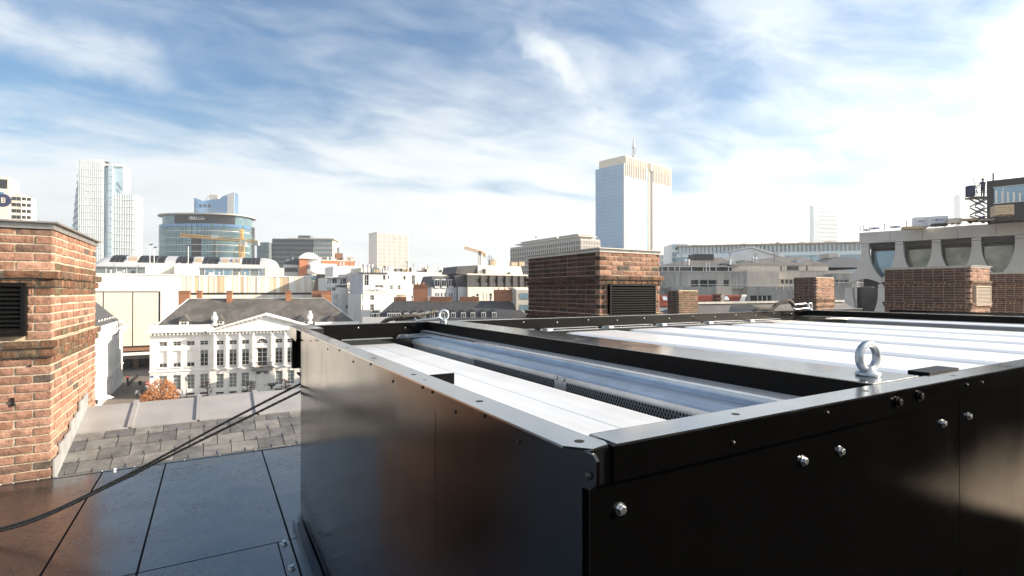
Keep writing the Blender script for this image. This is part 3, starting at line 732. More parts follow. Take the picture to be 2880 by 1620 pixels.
# bolts
for px, py in ((1744, 1430), (2258, 1295), (2362, 1268), (2650, 1190), (2722, 1170)):
    x, y, z = on_y(px, py, YF + .011); hexbolt(unit, (x - UO.x, YF + .0115 - UO.y, z - UO.z), (0, -1, 0), .0078)
for px, py in ((2522, 1130), (2582, 1113)):
    x, y, z = on_y(px, py, YF); hexbolt(unit, (x - UO.x, YF - UO.y, z - UO.z), (0, -1, 0), .0095, m='matte_black')
for px, py in ((2061, 1244), (2325, 1160), (2718, 1082), (2760, 1075)):
    x, y, z = on_y(px, py, YF); dome(unit, (x - UO.x, YF - UO.y, z - UO.z), (0, -1, 0), .004, 'dark_metal')
for px, py in ((875, 959), (889, 956), (895, 958), (922, 982), (955, 985), (994, 1017), (1043, 1024), (1106, 1072), (1189, 1089), (1217, 1102), (1281, 1158), (1363, 1170), (1459, 1243), (1685, 1285), (1657, 1337)):
    x, y, z = on_x(px, py, XP)
    if T - .06 < z < T - .006: dome(unit, (XP - UO.x, y - UO.y, z - UO.z), (-1, 0, 0), .0045 if px < 1600 else .007, 'dark_metal')
hd = MB().cyl((0, 0, 0), (0, 0, 1), 1, 1, 14).mesh('screw_hole', 'seam_black')
for px, py, r_ in ((925, 952, .006), (977, 977, .007), (1053, 1007, .008), (1164, 1053, .008), (1195, 1068, .004), (1349, 1128, .0085), (1629, 1240, .0085), (2068, 1164, .008), (2433, 1099, .008), (2680, 1056, .007), (2830, 1030, .007)):
    x, y, z = on_z(px, py, T); link('screw_hole', hd, unit, (x - UO.x, y - UO.y, T - .0008 - UO.z), None, (r_, r_, .0012))
for i in range(16):
    xx = .95 + i * .36; dome(unit, (xx - UO.x, YB - .045 - UO.y, T - .03 - .012 * (i % 2) - UO.z), (0, -1, 0), .006)
# foot angle along the side
ub('foot_angle', 'black_coat', XW - .040, XW - .002, .7, YW + .02, ROOF + .001, ROOF + .006)
ub('foot_angle', 'black_coat', XW - .044, XW - .040, .7, YW + .02, ROOF + .001, ROOF + .035)
ub('foot_angle', 'black_coat', XW - .012, XW - .007, .7, YW + .02, ROOF + .006, ROOF + .060)
# lifting eyes
EYES = [(1.612, .775), (1.60, 3.86), (6.62, 3.86)]
def eye(p):
    b = MB(); n = 26; Rm, rm = .0365, .0110; a0 = R(90 - 8)      # ring plane normal heads 20 degrees east of +Y
    nx, ny = math.cos(a0), math.sin(a0); tx, ty = -ny, nx
    zc = .052
    b.tube([(tx * Rm * math.cos(2 * math.pi * k / n), ty * Rm * math.cos(2 * math.pi * k / n), zc + Rm * math.sin(2 * math.pi * k / n)) for k in range(n)], rm, 12, closed=True)
    b.lathe([(.030, 0), (.032, .004), (.030, .010), (.020, .013), (.017, .024), (.012, .028)], seg=16)
    return b.build('lifting_eye', 'steel_ring', unit, True, (p[0] - UO.x, p[1] - UO.y, T + .0025 - UO.z))
for p in EYES: eye(p)
e0 = EYES[0]; hexbolt(unit, (e0[0] + .035 - UO.x, e0[1] + .02 - UO.y, T + .003 - UO.z), (0, 0, 1), .011)
# carabiners and ropes
def carabiner(label, p, q, w=.030):
    """an oval steel snap link from p to q"""
    P, Q = Vector(p), Vector(q); ax = (Q - P); L = ax.length; ax.normalize()
    sd = ax.cross(Vector((0, 0, 1))).normalized(); up = Vector((0, 0, 1))
    up = (up * .8 + sd * .6).normalized()
    pts = []
    for k in range(9):
        a = math.pi / 2 + math.pi * k / 8; pts.append(P + ax * (w + w * math.cos(a)) + up * w * math.sin(a))
    for k in range(9):
        a = -math.pi / 2 + math.pi * k / 8; pts.append(Q + ax * (-w + w * math.cos(a)) + up * w * math.sin(a))
    r0 = thing('carabiner', label, 'carabiner', P, 0, 'snap links on the lifting eyes')
    b = MB(); b.tube([x - P for x in pts], .0095, 10, closed=True); b.build('body', 'steel_ring', r0, True)
    m0 = pts[4 + 9 - 5] if False else (pts[0] + pts[-1]) / 2
    b = MB(); b.tube([m0 - P - ax * .022, m0 - P + ax * .022], .0135, 10); b.build('lock_sleeve', 'bolt_steel', r0, True)
def rope(label, pts, r, name='rope', m='rope_black', sub=10):
    P = [Vector(p) for p in pts]; out = []
    for i in range(len(P) - 1):
        a, b, c, d_ = P[max(i - 1, 0)], P[i], P[i + 1], P[min(i + 2, len(P) - 1)]
        for k in range(sub):
            t = k / sub; out.append(.5 * ((2 * b) + (c - a) * t + (2 * a - 5 * b + 4 * c - d_) * t * t + (3 * b - a - 3 * c + d_) * t ** 3))
    out.append(P[-1])
    o0 = out[0]
    b = MB(); b.tube([p - o0 for p in out], r, 8)
    # laid strands winding round the core
    for ph in (0, 2 * math.pi / 3, 4 * math.pi / 3):
        pts2 = []
        dist = 0
        for i, p in enumerate(out):
            t = (out[min(i + 1, len(out) - 1)] - out[max(i - 1, 0)]).normalized(); a = t.cross(Vector((0, 0, 1))).normalized(); c = a.cross(t)
            if i: dist += (p - out[i - 1]).length
            an = ph + dist * 60
            pts2.append(p - o0 + (a * math.cos(an) + c * math.sin(an)) * r * .45)
        b.tube(pts2, r * .72, 6)
    o = b.build(name, m, None, True, o0); return tag(o, label, 'rope', 'black ropes on the metal unit')
ex, ey = EYES[1]
carabiner('steel carabiner hooked in the far lifting eye next to the black rope', (ex - .030, ey + .005, T + .058), (ex - .22, ey + .055, T + .034))
rope('short spliced black rope end bunched at the far carabiner', [(ex - .18, ey + .05, T + .050), (ex - .24, ey + .06, T + .052), (ex - .32, ey + .08, T + .040), (ex - .42, YB + .02, T + .016), (ex - .47, YB + .03, T - .03)], .015, sub=10)
rope('black rope strand running from the carabiner over the back frame, upper of two',
     [(ex - .17, ey + .05, T + .035), (ex - .30, ey + .09, T + .022), (ex - .42, YB + .03, T + .005), (ex - .55, YB + .06, T - .12), (.95, YB - .08, T - .24), (.545, 3.70, CZ - .60),
      (.10, 3.84, CZ - .835), (-.5, 4.02, CZ - 1.165), (-1.0, 4.24, CZ - 1.405), (-1.5, 4.50, CZ - 1.488), (-2.2, 4.7, CZ - 1.488), (-4.5, 4.4, CZ - 1.488), (-7.5, 4.6, CZ - 1.488)], .0078, sub=14)
rope('black rope strand running down to the left over the roof, lower of two',
     [(.95, YB - .08, T - .28), (.545, 3.695, CZ - .648), (.10, 3.83, CZ - .872), (-.3, 3.95, CZ - 1.075), (-.5, 4.012, CZ - 1.178), (-1.0, 4.228, CZ - 1.418), (-1.5, 4.47, CZ - 1.490), (-2.2, 4.66, CZ - 1.490), (-4.5, 4.34, CZ - 1.490), (-7.5, 4.5, CZ - 1.490)], .0078, sub=14)
b = MB(); n = 40; P0 = Vector((ex - .045, ey + .02, T + .078)); P1 = Vector((ex - .20, ey + .07, T + .052))
pts = []
for k in range(n + 1):
    t = k / n; a = t * 2 * math.pi * 9; c = P0.lerp(P1, t)
    pts.append(c + Vector((0, math.cos(a), math.sin(a))) * .013 - P0)
b.tube(pts, .0065, 6); o = b.build('rope_knot', 'rope_pale', None, True, P0); tag(o, 'pale coiled rope knot lying on the far carabiner', 'rope')
ex3, ey3 = EYES[2]
carabiner('steel carabiner on the farthest lifting eye beside the dark shackles', (ex3 - .03, ey3, T + .06), (ex3 - .34, ey3 + .02, T + .045), .035)
rope('dark bunched rope at the farthest lifting eye', [(ex3 - .30, ey3 + .02, T + .05), (ex3 - .45, ey3, T + .13), (ex3 - .62, ey3 + .03, T + .09), (ex3 - .72, ey3 + .05, T + .03), (ex3 - .95, ey3 + .09, T + .02), (ex3 - 1.05, YB + .05, T - .15)], .022)
# ------------------------------------------------------------------ the white palace across the square
P = Fr('palace', 'white neoclassical palace with pediment and grey slate hip roof across the square', 'building', 422, 97.3, 69)
rt = P.root
uw1, up0, up1, ue = P.u(592), P.u(592), P.u(893), 37.5
zr = lambda py, px=537: P.z(py, P.u(px))
z1a, z1b = zr(971.5), zr(959); z2a, z2b = zr(1031), zr(985); z3a, z3b = zr(1094), zr(1053); zst = zr(1041); zc0, zc1, zpar = zr(942, 500), zr(932, 500), zr(914, 500)
PV = -0.9
def cols_(pxs, v=0.0): return [P.u(p, v) for p in pxs]
wing = cols_((459, 498, 537, 575)); port = cols_((619, 656, 691, 785, 818, 852), PV); mid = P.u(738, PV)
wing2 = [up1 + 2.2 + 2.55 * i for i in range(3)]
W = 1.34
def holes_for(us, off):
    h = []
    for u in us: h += [(u - W / 2 - off, u + W / 2 - off, z1a, z1b), (u - W / 2 - off, u + W / 2 - off, z2a, z2b), (u - W / 2 - off, u + W / 2 - off, z3a, z3b),
                       (u - W / 2 - off, u + W / 2 - off, .25, .62)]
    return h
MB().wall((0, 0, 0), (1, 0, 0), (0, -1, 0), up0, 0, zc0, holes_for(wing, 0), .3).build('wall', 'white_stucco', rt)
hp = holes_for(port, up0) + [(mid - .95 - up0, mid + .95 - up0, z2a - .4, z2b + .1), (mid - .95 - up0, mid + .95 - up0, z1a + .1, z1b + .35), (mid - 1.15 - up0, mid + 1.15 - up0, .12, z3b + .15)]
MB().wall((up0, PV, 0), (1, 0, 0), (0, -1, 0), up1 - up0, 0, zc0, hp, .3).build('wall', 'white_stucco', rt)
MB().wall((up1, 0, 0), (1, 0, 0), (0, -1, 0), ue - up1, 0, zc0, holes_for(wing2, up1), .3).build('wall', 'white_stucco', rt)
m_ = MB(); m_.quad((0, 0, 0), (0, 13, 0), (0, 13, zc0), (0, 0, zc0)); m_.quad((ue, 13, 0), (ue, 0, 0), (ue, 0, zc0), (ue, 13, zc0)); m_.quad((ue, 13, 0), (0, 13, 0), (0, 13, zc0), (ue, 13, zc0))
m_.quad((up0, 0, 0), (up0, PV, 0), (up0, PV, zc0), (up0, 0, zc0)); m_.quad((up1, PV, 0), (up1, 0, 0), (up1, 0, zc0), (up1, PV, zc0)); m_.build('wall', 'white_stucco', rt)
def pal_windows(us, v):
    for i, u in enumerate(us):
        window(rt, u - W / 2, v + .20, z1a, W, z1b - z1a, 2, 2, fw=.085)
        o = window(rt, u - W / 2, v + .20, z2a, W, z2b - z2a, 2, 4, fw=.085)
        if v == 0 and u < up0 and i < 3:       # drawn white shutters, only the lowest panes dark
            bx('blind', 'white_paint', o, .06, W - .06, .005, .03, (z2b - z2a) * .27, z2b - z2a - .05)
        elif True: bx('blind', 'grey_glass', o, .06, W - .06, .012, .03, (z2b - z2a) * .74, z2b - z2a - .05)
        window(rt, u - W / 2, v + .20, z3a, W, z3b - z3a, 2, 4, gl='grey_glass', fw=.085)
        bx('cellar_grille', 'dark_metal', rt, u - W / 2, u + W / 2, v + .2, v + .24, .25, .62)
        bx('sill', 'grey_concrete' if v else 'white_stucco', rt, u - W / 2 - .12, u + W / 2 + .12, v - .14, v + .05, z2a - .16, z2a - .01)
        bx('keystone', 'white_stucco', rt, u - .16, u + .16, v - .07, v + .04, z3b + .05, z3b + .5)
pal_windows(wing, 0); pal_windows(port, PV); pal_windows(wing2, 0)
# rusticated ground floor: shallow courses with joints between
k = 0; z = .72
while z < zst - .15:
    for (a, b, v, us) in ((0.02, up0 - .02, 0, wing), (up0 + .02, up1 - .02, PV, port + [mid])):
        cuts = [a]
        for u in sorted(us):
            hw = W / 2 + .04 if u != mid else 1.25
            if z + .3 > z3a and z < z3b + (.0 if u != mid else .2) or u == mid: cuts += [u - hw, u + hw]
        cuts.append(b)
        for i in range(0, len(cuts), 2):
            if cuts[i + 1] - cuts[i] > .1: bx('stone_course', 'white_stucco', rt, cuts[i], cuts[i + 1], v - .035, v - .002, z, z + .28)
    z += .335
for (a, b, v) in ((-.1, up0 - .01, 0), (up0 - .1, up1 + .1, PV), (up1 + .01, ue + .1, 0)):
    bx('string_course', 'white_stucco', rt, a, b, v - .14, v + .01, zst - .12, zst + .12)
    bx('cornice', 'white_stucco', rt, a - .25, b + .25, v - .62, v + .4, zc1 - .22, zc1 + .10)
    bx('frieze', 'white_stucco', rt, a, b, v - .10, v + .1, zc0, zc1 - .22)
    n = int((b - a) / .62)
    for i in range(n): bx('dentil', 'white_stucco', rt, a + .2 + i * .62, a + .46 + i * .62, v - .5, v - .1, zc0 + .02, zc1 - .22)
bx('parapet', 'white_stucco', rt, -.1, up0 + .5, -.05, .35, zc1 + .10, zpar); bx('parapet', 'white_stucco', rt, up1 - .5, ue + .1, -.05, .35, zc1 + .10, zpar)
bx('parapet', 'white_stucco', rt, -.1, .25, .36, 13, zc1 + .1, zpar)
# pediment
ap = P.z(881, P.u(741, PV), PV)
um = (up0 + up1) / 2
MB().prism([(up0 - .2, PV - .15, zc1 + .1), (up1 + .2, PV - .15, zc1 + .1), (um, PV - .15, ap - .45)], (0, 3.2, 0)).build('pediment', 'white_stucco', rt)
for s_ in (0, 1):
    e = up0 - .5 if s_ == 0 else up1 + .5
    MB().prism([(e, PV - .6, zc1 + .1), (um, PV - .6, ap), (um, PV - .6, ap - .42), (e + (.9 if s_ == 0 else -.9), PV - .6, zc1 + .1)], (0, 3.6, 0)).build('raking_cornice', 'white_stucco', rt)
    n = 13
    for i in range(1, n):
        t = i / n; uu = e + (um - e) * t; zz_ = zc1 + .1 + (ap - .52 - zc1) * t
        bx('dentil', 'white_stucco', rt, uu - .14, uu + .14, PV - .5, PV - .15, zz_ - .32, zz_ - .12)
# half columns
for p in (604, 638, 674, 712, 765, 802, 836, 870):
    u = P.u(p, PV); b = MB()
    b.lathe([(.44, 0), (.44, .18), (.36, .24), (.36, .5), (.30, zc0 - zst - .65), (.30, zc0 - zst - .4), (.40, zc0 - zst - .32), (.42, zc0 - zst - .14)], (u, PV - .12, zst + .12), 12)
    b.build('column', 'white_stucco', rt, True)
# middle bay: balcony, french window, lunette, portal
window(rt, mid - .95, PV + .2, z2a - .4, 1.9, z2b + .1 - z2a + .4, 2, 4, fw=.12)
o = bx('lunette', 'dark_glass', rt, mid - .95, mid + .95, PV + .2, PV + .23, z1a + .1, z1b + .35)
b = MB()
for k in range(9):
    a0, a1 = math.pi * k / 9, math.pi * (k + 1) / 9
    b.prism([(mid + r_ * math.cos(a), PV - .08, z1a + r_ * math.sin(a)) for r_, a in ((1.0, a0), (1.35, a0), (1.35, a1), (1.0, a1))], (0, .1, 0))
for k in range(1, 6):
    a = math.pi * k / 6; b.tube([(mid, PV + .15, z1a + .1), (mid + math.cos(a), PV + .15, z1a + .1 + math.sin(a) * .95)], .035, 4)
b.build('lunette_arch', 'white_stucco', rt)
bx('window_head', 'white_stucco', rt, mid - 1.2, mid + 1.2, PV - .2, PV + .02, z2b + .15, z2b + .38)
zb = z2a - .55
bx('balcony_slab', 'grey_concrete', rt, mid - 2.25, mid + 2.25, PV - 1.1, PV, zb - .22, zb)
for s_ in (-1, 1): bx('balcony_console', 'pale_concrete', rt, mid + s_ * 1.8 - .18, mid + s_ * 1.8 + .18, PV - .9, PV - .02, zb - .75, zb - .22)
b = MB(); b.box(mid - 2.2, mid + 2.2, PV - 1.08, PV - 1.02, zb + .95, zb + 1.02); b.box(mid - 2.2, mid + 2.2, PV - 1.07, PV - 1.03, zb + .08, zb + .12)
for i in range(37): x = mid - 2.2 + i * 4.4 / 36; b.box(x - .018, x + .018, PV - 1.07, PV - 1.03, zb, zb + .95)
for s_ in (-1, 1): b.box(mid + s_ * 2.2 - .03, mid + s_ * 2.2 + .03, PV - 1.06, PV - .02, zb + .95, zb + 1.02)
b.build('balcony_rail', 'dark_metal', rt)
for s_ in (-1, 0, 1):
    MB().tube([(mid, PV - 1.1, zb - .1), (mid + s_ * 2.05, PV - 1.9, zb + (2.75 if s_ else 3.4))], [.05, .03], 6).build('flagpole', 'dark_metal', rt)
zd = z3b - .55
b = MB(); b.box(mid - 1.15, mid + 1.15, PV + .2, PV + .3, .12, zd)
for s_ in (0, 1):
    for zz_ in (.4, 1.6, 2.6): b.box(mid + (-1.0 if s_ == 0 else .12), mid + (-.12 if s_ == 0 else 1.0), PV + .17, PV + .21, zz_, min(zz_ + .95, zd - .1))
b.build('portal_door', 'white_paint', rt)
b = MB()
for k in range(12):
    a0, a1 = math.pi * (k + .12) / 12, math.pi * (k + .88) / 12
    b.prism([(mid + r_ * math.cos(a), PV + .10, zd + .08 + r_ * math.sin(a)) for r_, a in ((.35, a0), (1.1, a0), (1.1, a1), (.35, a1))], (0, .03, 0))
b.build('fanlight', 'dark_glass', rt)
MB().prism([(mid - 1.15, PV + .14, zd)] + [(mid + 1.15 * math.cos(math.pi * k / 12), PV + .14, zd + .02 + 1.15 * math.sin(math.pi * k / 12)) for k in range(12, -1, -1)], (0, .05, 0)).build('fanlight_frame', 'white_paint', rt)
bx('letter_slot', 'dark_metal', rt, mid + .42, mid + .75, PV + .15, PV + .17, 1.35, 1.48)
# urns on the parapet
for px in (603, 872):
    u = P.u(px)
    b = MB().lathe([(.5, 0), (.5, .5), (.3, .55), (.22, .8), (.55, 1.2), (.6, 1.7), (.35, 1.95), (.45, 2.1), (.2, 2.3), (.3, 2.55), (.05, 2.7)], (u, .25, zpar - .3), 12)
    b.build('parapet_urn', 'white_stucco', rt, True)
# hip roof
er = zpar - .25; ry = 7.0; rz_ = P.z(840, P.u(620, ry), ry)
ra, rb = P.u(530, ry), P.u(911, ry)
roof = MB().add([(.6, .6, er), (ue - .4, .6, er), (ue - .4, 13.2, er), (.6, 13.2, er), (ra, ry, rz_), (rb, ry, rz_)], [(0, 1, 5, 4), (1, 2, 5), (2, 3, 4, 5), (3, 0, 4)]).build('roof', 'slate_old', rt)
for a, b_ in (((.6, .6, er), (ra, ry, rz_)), ((ra, ry, rz_), (rb, ry, rz_)), ((rb, ry, rz_), (ue - .4, .6, er))):
    MB().tube([a, b_], .10, 6).build('ridge_tile', 'light_metal', roof)
def roof_at(z): return .6 + (z - er) / (rz_ - er) * (ry - .6)
def far_chimney(parent, u0, u1, v0, v1, z0, z1, m='brick_far', pots=0):
    o = MB().box(u0, u1, v0, v1, z0, z1).build('chimney', m, parent)
    bx('chimney_band', 'brick_band', o, u0 - .08, u1 + .08, v0 - .08, v1 + .08, z1 - .55, z1 - .40); bx('chimney_band', 'brick_band', o, u0 - .06, u1 + .06, v0 - .06, v1 + .06, z1 - .14, z1 + .02)
    for i in range(pots): MB().lathe([(.14, 0), (.12, .35), (.16, .4)], (u0 + (i + .7) * (u1 - u0) / (pots + .4), (v0 + v1) / 2, z1 + .02), 8).build('chimney_pot', 'orange_brick', o)
    return o
for px0, px1, py0, v in ((502, 533, 818, 10.5), (553, 567, 818, ry + .2), (637, 652, 818, ry - 1.0), (803, 819, 818, ry - .7), (878, 904, 818, ry + 2.2), (906, 932, 818, ry + .5)):
    a, b_ = P.u(px0, v), P.u(px1, v); far_chimney(roof, a, b_, v, v + 1.1, er, P.z(py0, a, v))
for px in (518, 618, 847, 932):
    v = .8; u = P.u(px, v); zt = P.z(896, u, v); zb_ = zpar - .1
    o = MB().box(u - .72, u + .72, v, roof_at(zt) + .2, zb_, zt - .45).build('dormer', 'slate', roof)
    MB().prism([(u - .95, v - .15, zt - .5), (u + .95, v - .15, zt - .5), (u, v - .15, zt + .75)], (0, roof_at(zt + .7) - v + .2, 0)).build('dormer_roof', 'slate_old', roof)
    bx('dormer_front', 'white_paint', roof, u - .78, u + .78, v - .05, v + .02, zb_, zt - .42)
    for cx in (-.25, .25):
        for cz in (.25, .75): bx('pane', 'dark_glass', roof, u + cx - .19, u + cx + .19, v - .07, v - .052, zb_ + cz - .1, zb_ + cz + .28)
# street name plate and no entry sign
bx('name_plate', 'blue_print', rt, P.u(424), P.u(433), -.06, -.04, zr(1062, 430), zr(1056, 430))

# ------------------------------------------------------------------ white wing on the left side of the square
S = Fr('square_side_building', 'white neoclassical side building beyond the left chimney, seen at a slant', 'building', 301, 96.4, -30)
rt = S.root; L0, L1 = -34.0, S.u(346)
zc = S.z(924, L1); zp = S.z(899, L1)
hs = []; ww = []
u = L0 + 1.2
while u < L1 - 1.0:
    for (a, b) in ((.9, 3.6), (5.0, 8.0), (9.0, 10.4)): hs.append((u - L0, u + 1.2 - L0, a, b)); ww.append((u, a, b))
    u += 2.35
MB().wall((L0, 0, 0), (1, 0, 0), (0, -1, 0), L1 - L0, 0, zc, hs, .35).build('wall', 'white_stucco', rt)
m_ = MB(); m_.quad((L1, 0, 0), (L1, 11, 0), (L1, 11, zc), (L1, 0, zc)); m_.quad((L0, 11, 0), (L0, 0, 0), (L0, 0, zc), (L0, 11, zc)); m_.build('wall', 'white_stucco', rt)
for u, a, b in ww: window(rt, u, .25, a, 1.2, b - a, 2, 3 if b - a > 2 else 2)
bx('cornice', 'white_stucco', rt, L0, L1 + .5, -.65, .3, zc, zc + .38); bx('string_course', 'white_stucco', rt, L0, L1 + .1, -.16, 0, 4.3, 4.55)
bx('parapet', 'white_stucco', rt, L0, L1 + .1, -.05, .3, zc + .38, zp)
for i in range(14): bx('baluster', 'dark_glass', rt, L1 - 6.6 + i * .45, L1 - 6.4 + i * .45, -.07, -.052, zc + .6, zp - .4)
u = L0 + .25
while u < L1: bx('pilaster', 'white_stucco', rt, u - .28, u + .28, -.22, .0, 4.55, zc); u += 2.35
rz2 = S.z(846, L1 - 9, 6)
roof = MB().add([(L0, .5, zp - .2), (L1 - .3, .5, zp - .2), (L1 - .3, 11, zp - .2), (L0, 11, zp - .2), (L0, 5.5, rz2 + 1.2), (L1 - 4.5, 5.5, rz2 + 1.2)], [(0, 1, 5, 4), (1, 2, 5), (2, 3, 4, 5)]).build('roof', 'slate', rt)
for i in range(7):
    u = L1 - 2.6 - i * 2.9
    MB().box(u - .6, u + .6, 1.2, 3.6, zp - .3, zp + .9).build('dormer', 'slate', roof); bx('dormer_front', 'white_paint', roof, u - .62, u + .62, 1.1, 1.19, zp - .2, zp + .9)
    bx('pane', 'dark_glass', roof, u - .4, u + .4, 1.07, 1.095, zp, zp + .7)
MB().tube([(L1 - 3, -.9, 4.0), (L1 - 3, 0, 4.0)], .05, 6).build('lamp_bracket', 'dark_metal', rt)

# ------------------------------------------------------------------ department store: blank panels and the striped screen
D = Fr('department_store', 'big white store with blank framed panels and vertical striped beige screen', 'building', 240, 128, 60)
rt = D.root
ub_, us0, us1 = D.u(448), D.u(498), D.u(876)
zt = D.z(773, D.u(350)); zp1 = D.z(821, D.u(400)); zp0 = D.z(975, D.u(400)); zg = D.z(1061, D.u(400), 1)
bx('upper_wall', 'white_render', rt, -8, us0 + 1, .0, 40, zp1 + .15, zt); bx('roof_edge', 'white_paint', rt, -8.2, us0 + 1.2, -.15, 40, zt, zt + .35)
bx('end_wall', 'white_render', rt, ub_ + .25, us0 + 1, .02, 30, 0, zp1 + .14)
pj = [-8, D.u(290), D.u(373), ub_]
for a, b in zip(pj, pj[1:]): bx('wall_panel', 'cream_panel', rt, a + .12, b - .12, .25, .5, zp0 + .3, zp1 - .12)
bx('panel_frame', 'dark_metal', rt, -8, ub_ + .2, .3, .62, zp0 + .1, zp1 + .1)
bx('soffit_band', 'brick_band', rt, D.u(300), ub_ + 4, .6, 9, zp0 - 1.05, zp0 - .05)
bx('canopy', 'white_paint', rt, D.u(300), ub_ + 4, -1.2, .2, D.z(998, D.u(380)), D.z(991, D.u(380)))
for i in range(4): bx('canopy_louver', 'cream_panel', rt, D.u(300), ub_ + 4, .3 + i * .5, .42 + i * .5, D.z(1003 + i * 2.6, D.u(380)), D.z(1002 + i * 2.6, D.u(380)))
bx('entrance_glass', 'dark_glass', rt, D.u(290), ub_ + 6, 7.0, 7.2, 0, zp0 - .3)
bx('entrance_side', 'dark_metal', rt, D.u(290) - 1, D.u(290), .6, 7, 0, zp0); bx('entrance_side', 'dark_metal', rt, ub_ + 6, ub_ + 6.4, .8, 7, 0, zp0)
bx('entrance_kiosk', 'brick_band', rt, D.u(376, 4), D.u(390, 4), 4, 5.5, 0, 2.6); bx('entrance_kiosk', 'dark_metal', rt, D.u(349, 4), D.u(362, 4), 4, 5.5, 0, 2.4)
# striped screen: upright slats of four tints
SC = [('screen_white', (.80, .76, .69)), ('screen_cream', (.74, .66, .54)), ('screen_tan', (.60, .45, .29)), ('screen_brown', (.46, .36, .26))]
for n_, c_ in SC: mat(n_, c_, .8)
sz0, sz1 = D.z(823, D.u(690)), D.z(778, D.u(690)); sl0, sl1 = D.z(841, D.u(690)), D.z(829, D.u(690))
u = us0 + 1.02; rnd = random.Random(5)
dens = lambda t: .75 if (.20 < t < .30 or .68 < t < .80) else .18
while u < us1:
    w = rnd.choice((.14, .2, .3, .45)); t = (u - us0) / (us1 - us0)
    m_ = rnd.choice(('screen_tan', 'screen_cream', 'screen_brown')) if rnd.random() < dens(t) * .8 else rnd.choice(('screen_white', 'screen_white', 'screen_cream'))
    w = min(w * 1.7, us1 - u + .01)
    bx('screen_slat', m_, rt, u, u + w - .035, rnd.uniform(-.06, .06), .3, sz0, sz1); u += w
u = us0 + 1.02
while u < us1: w = rnd.choice((.3, .45, .6)); bx('screen_slat', rnd.choice(('screen_white', 'screen_white', 'screen_cream')), rt, u, u + w - .05, .05, .3, sl0, sl1); u += w
bx('screen_back', 'screen_brown', rt, us0 + 1.02, us1, .32, 20, 0, sz1 - .3); bx('screen_gap', 'dark_metal', rt, us0 + 1.02, us1, .2, .31, sl1, sz0)
bx('screen_cap', 'white_paint', rt, us0 + 1.02, us1 + .2, -.12, .5, sz1, sz1 + .25)
bx('lift_housing', 'cream_panel', rt, D.u(745, 4), D.u(799, 4), 4, 9, sz1 - .2, D.z(753, D.u(770, 4), 4)); bx('lift_housing', 'light_metal', rt, D.u(738, 4.5), D.u(745, 4.5) - .02, 4.5, 9, sz1 - .2, D.z(755, D.u(740, 4.5), 4.5))

# ------------------------------------------------------------------ barrel-roofed glasshouse storey behind the store
G = Fr('glasshouse_roof_building', 'grey barrel-roofed building with dark roof panels and skylights behind the store', 'building', 262, 165, 68)
rt = G.root; L = G.u(782); v0 = 0
zb, ze, zrid = G.z(780, G.u(500)), G.z(751, G.u(500)), G.z(721, G.u(500), 9)
bx('wall', 'light_metal', rt, 0, L, .4, 18, 0, ze)
b = MB(); n = 10; a0 = G.u(330, 5); prof = []
for k in range(n + 1): a = math.pi / 2 * k / n; prof.append((9.5 - 9.5 * math.cos(a), ze + (zrid - ze) * math.sin(a)))
prof2 = prof + [(19 - y, z) for y, z in reversed(prof[:-1])]
xa, xb = G.u(325, 6), G.u(738, 6)
b.add([(xa, y, z) for y, z in prof2] + [(xb, y, z) for y, z in prof2], [(i, i + 1, len(prof2) + i + 1, len(prof2) + i) for i in range(len(prof2) - 1)])
roofo = b.build('roof', 'light_metal', rt, True)
for x_, s_ in ((xa, -1), (xb, 1)):            # rounded ends
    b = MB(); m2 = len(prof2); K = 8; w_ = (xa - G.u(265)) if s_ < 0 else (L - xb)
    vs_ = []
    for k in range(K + 1):
        a = math.pi / 2 * k / K
        for y, z in prof2: vs_.append((x_ + s_ * w_ * math.sin(a), y, ze + (z - ze) * math.cos(a) ** .7))
    b.add(vs_, [(k * m2 + i, k * m2 + i + 1, (k + 1) * m2 + i + 1, (k + 1) * m2 + i) for k in range(K) for i in range(m2 - 1)]); b.build('roof_end', 'light_metal', rt, True)
def barrel_patch(name, m, x0_, x1_, k0, k1, lift):
    b = MB(); q = []
    for k in range(k0, k1 + 1):
        y, z = prof[k]; q.append((y - lift * .6, z + lift))
    b.add([(x0_, y, z) for y, z in q] + [(x1_, y, z) for y, z in q] + [(x0_, y + .3, z - .3) for y, z in q] + [(x1_, y + .3, z - .3) for y, z in q],
          [(i, i + 1, len(q) + i + 1, len(q) + i) for i in range(len(q) - 1)] + [(0, len(q), 3 * len(q), 2 * len(q)), (len(q) - 1, 2 * len(q) - 1, 4 * len(q) - 1, 3 * len(q) - 1)])
    return b.build(name, m, roofo)
for p0, p1 in ((318, 358), (395, 448), (449, 470), (500, 547), (573, 618), (683, 733)):
    nn = max(1, int((p1 - p0) / 12)); xs2 = [G.u(p0 + (p1 - p0) * i / nn, 4) for i in range(nn + 1)]
    for a, b in zip(xs2, xs2[1:]):
        for k in (2, 4, 6): barrel_patch('roof_panel', 'dark_metal', a + .06, b - .06, k, k + 2, .10)
for p0, p1 in ((361, 393), (548, 572), (622, 646), (654, 666), (668, 678)):
    a, b = G.u(p0, 3), G.u(p1, 3); o = bx('skylight', 'light_metal', roofo, a, b, 1.0, 4.5, ze + .4, ze + 3.4)
    bx('pane', 'screen_brown', roofo, a + (b - a) * .2, b - (b - a) * .08, .93, .99, ze + 1.1, ze + 3.0)
xk = 0.6
while xk < L - 1:
    bx('glass_panel', 'sky_glass' if random.random() < .4 else 'grey_glass', rt, xk, xk + 2.5, .3, .38, ze - 3.4, ze - .5); bx('mullion', 'white_paint', rt, xk + 2.52, xk + 2.72, .22, .42, ze - 5, ze - .2); xk += 2.75
bx('eave', 'light_metal', rt, -.3, L + .3, -.25, .6, ze - .2, ze + .05)

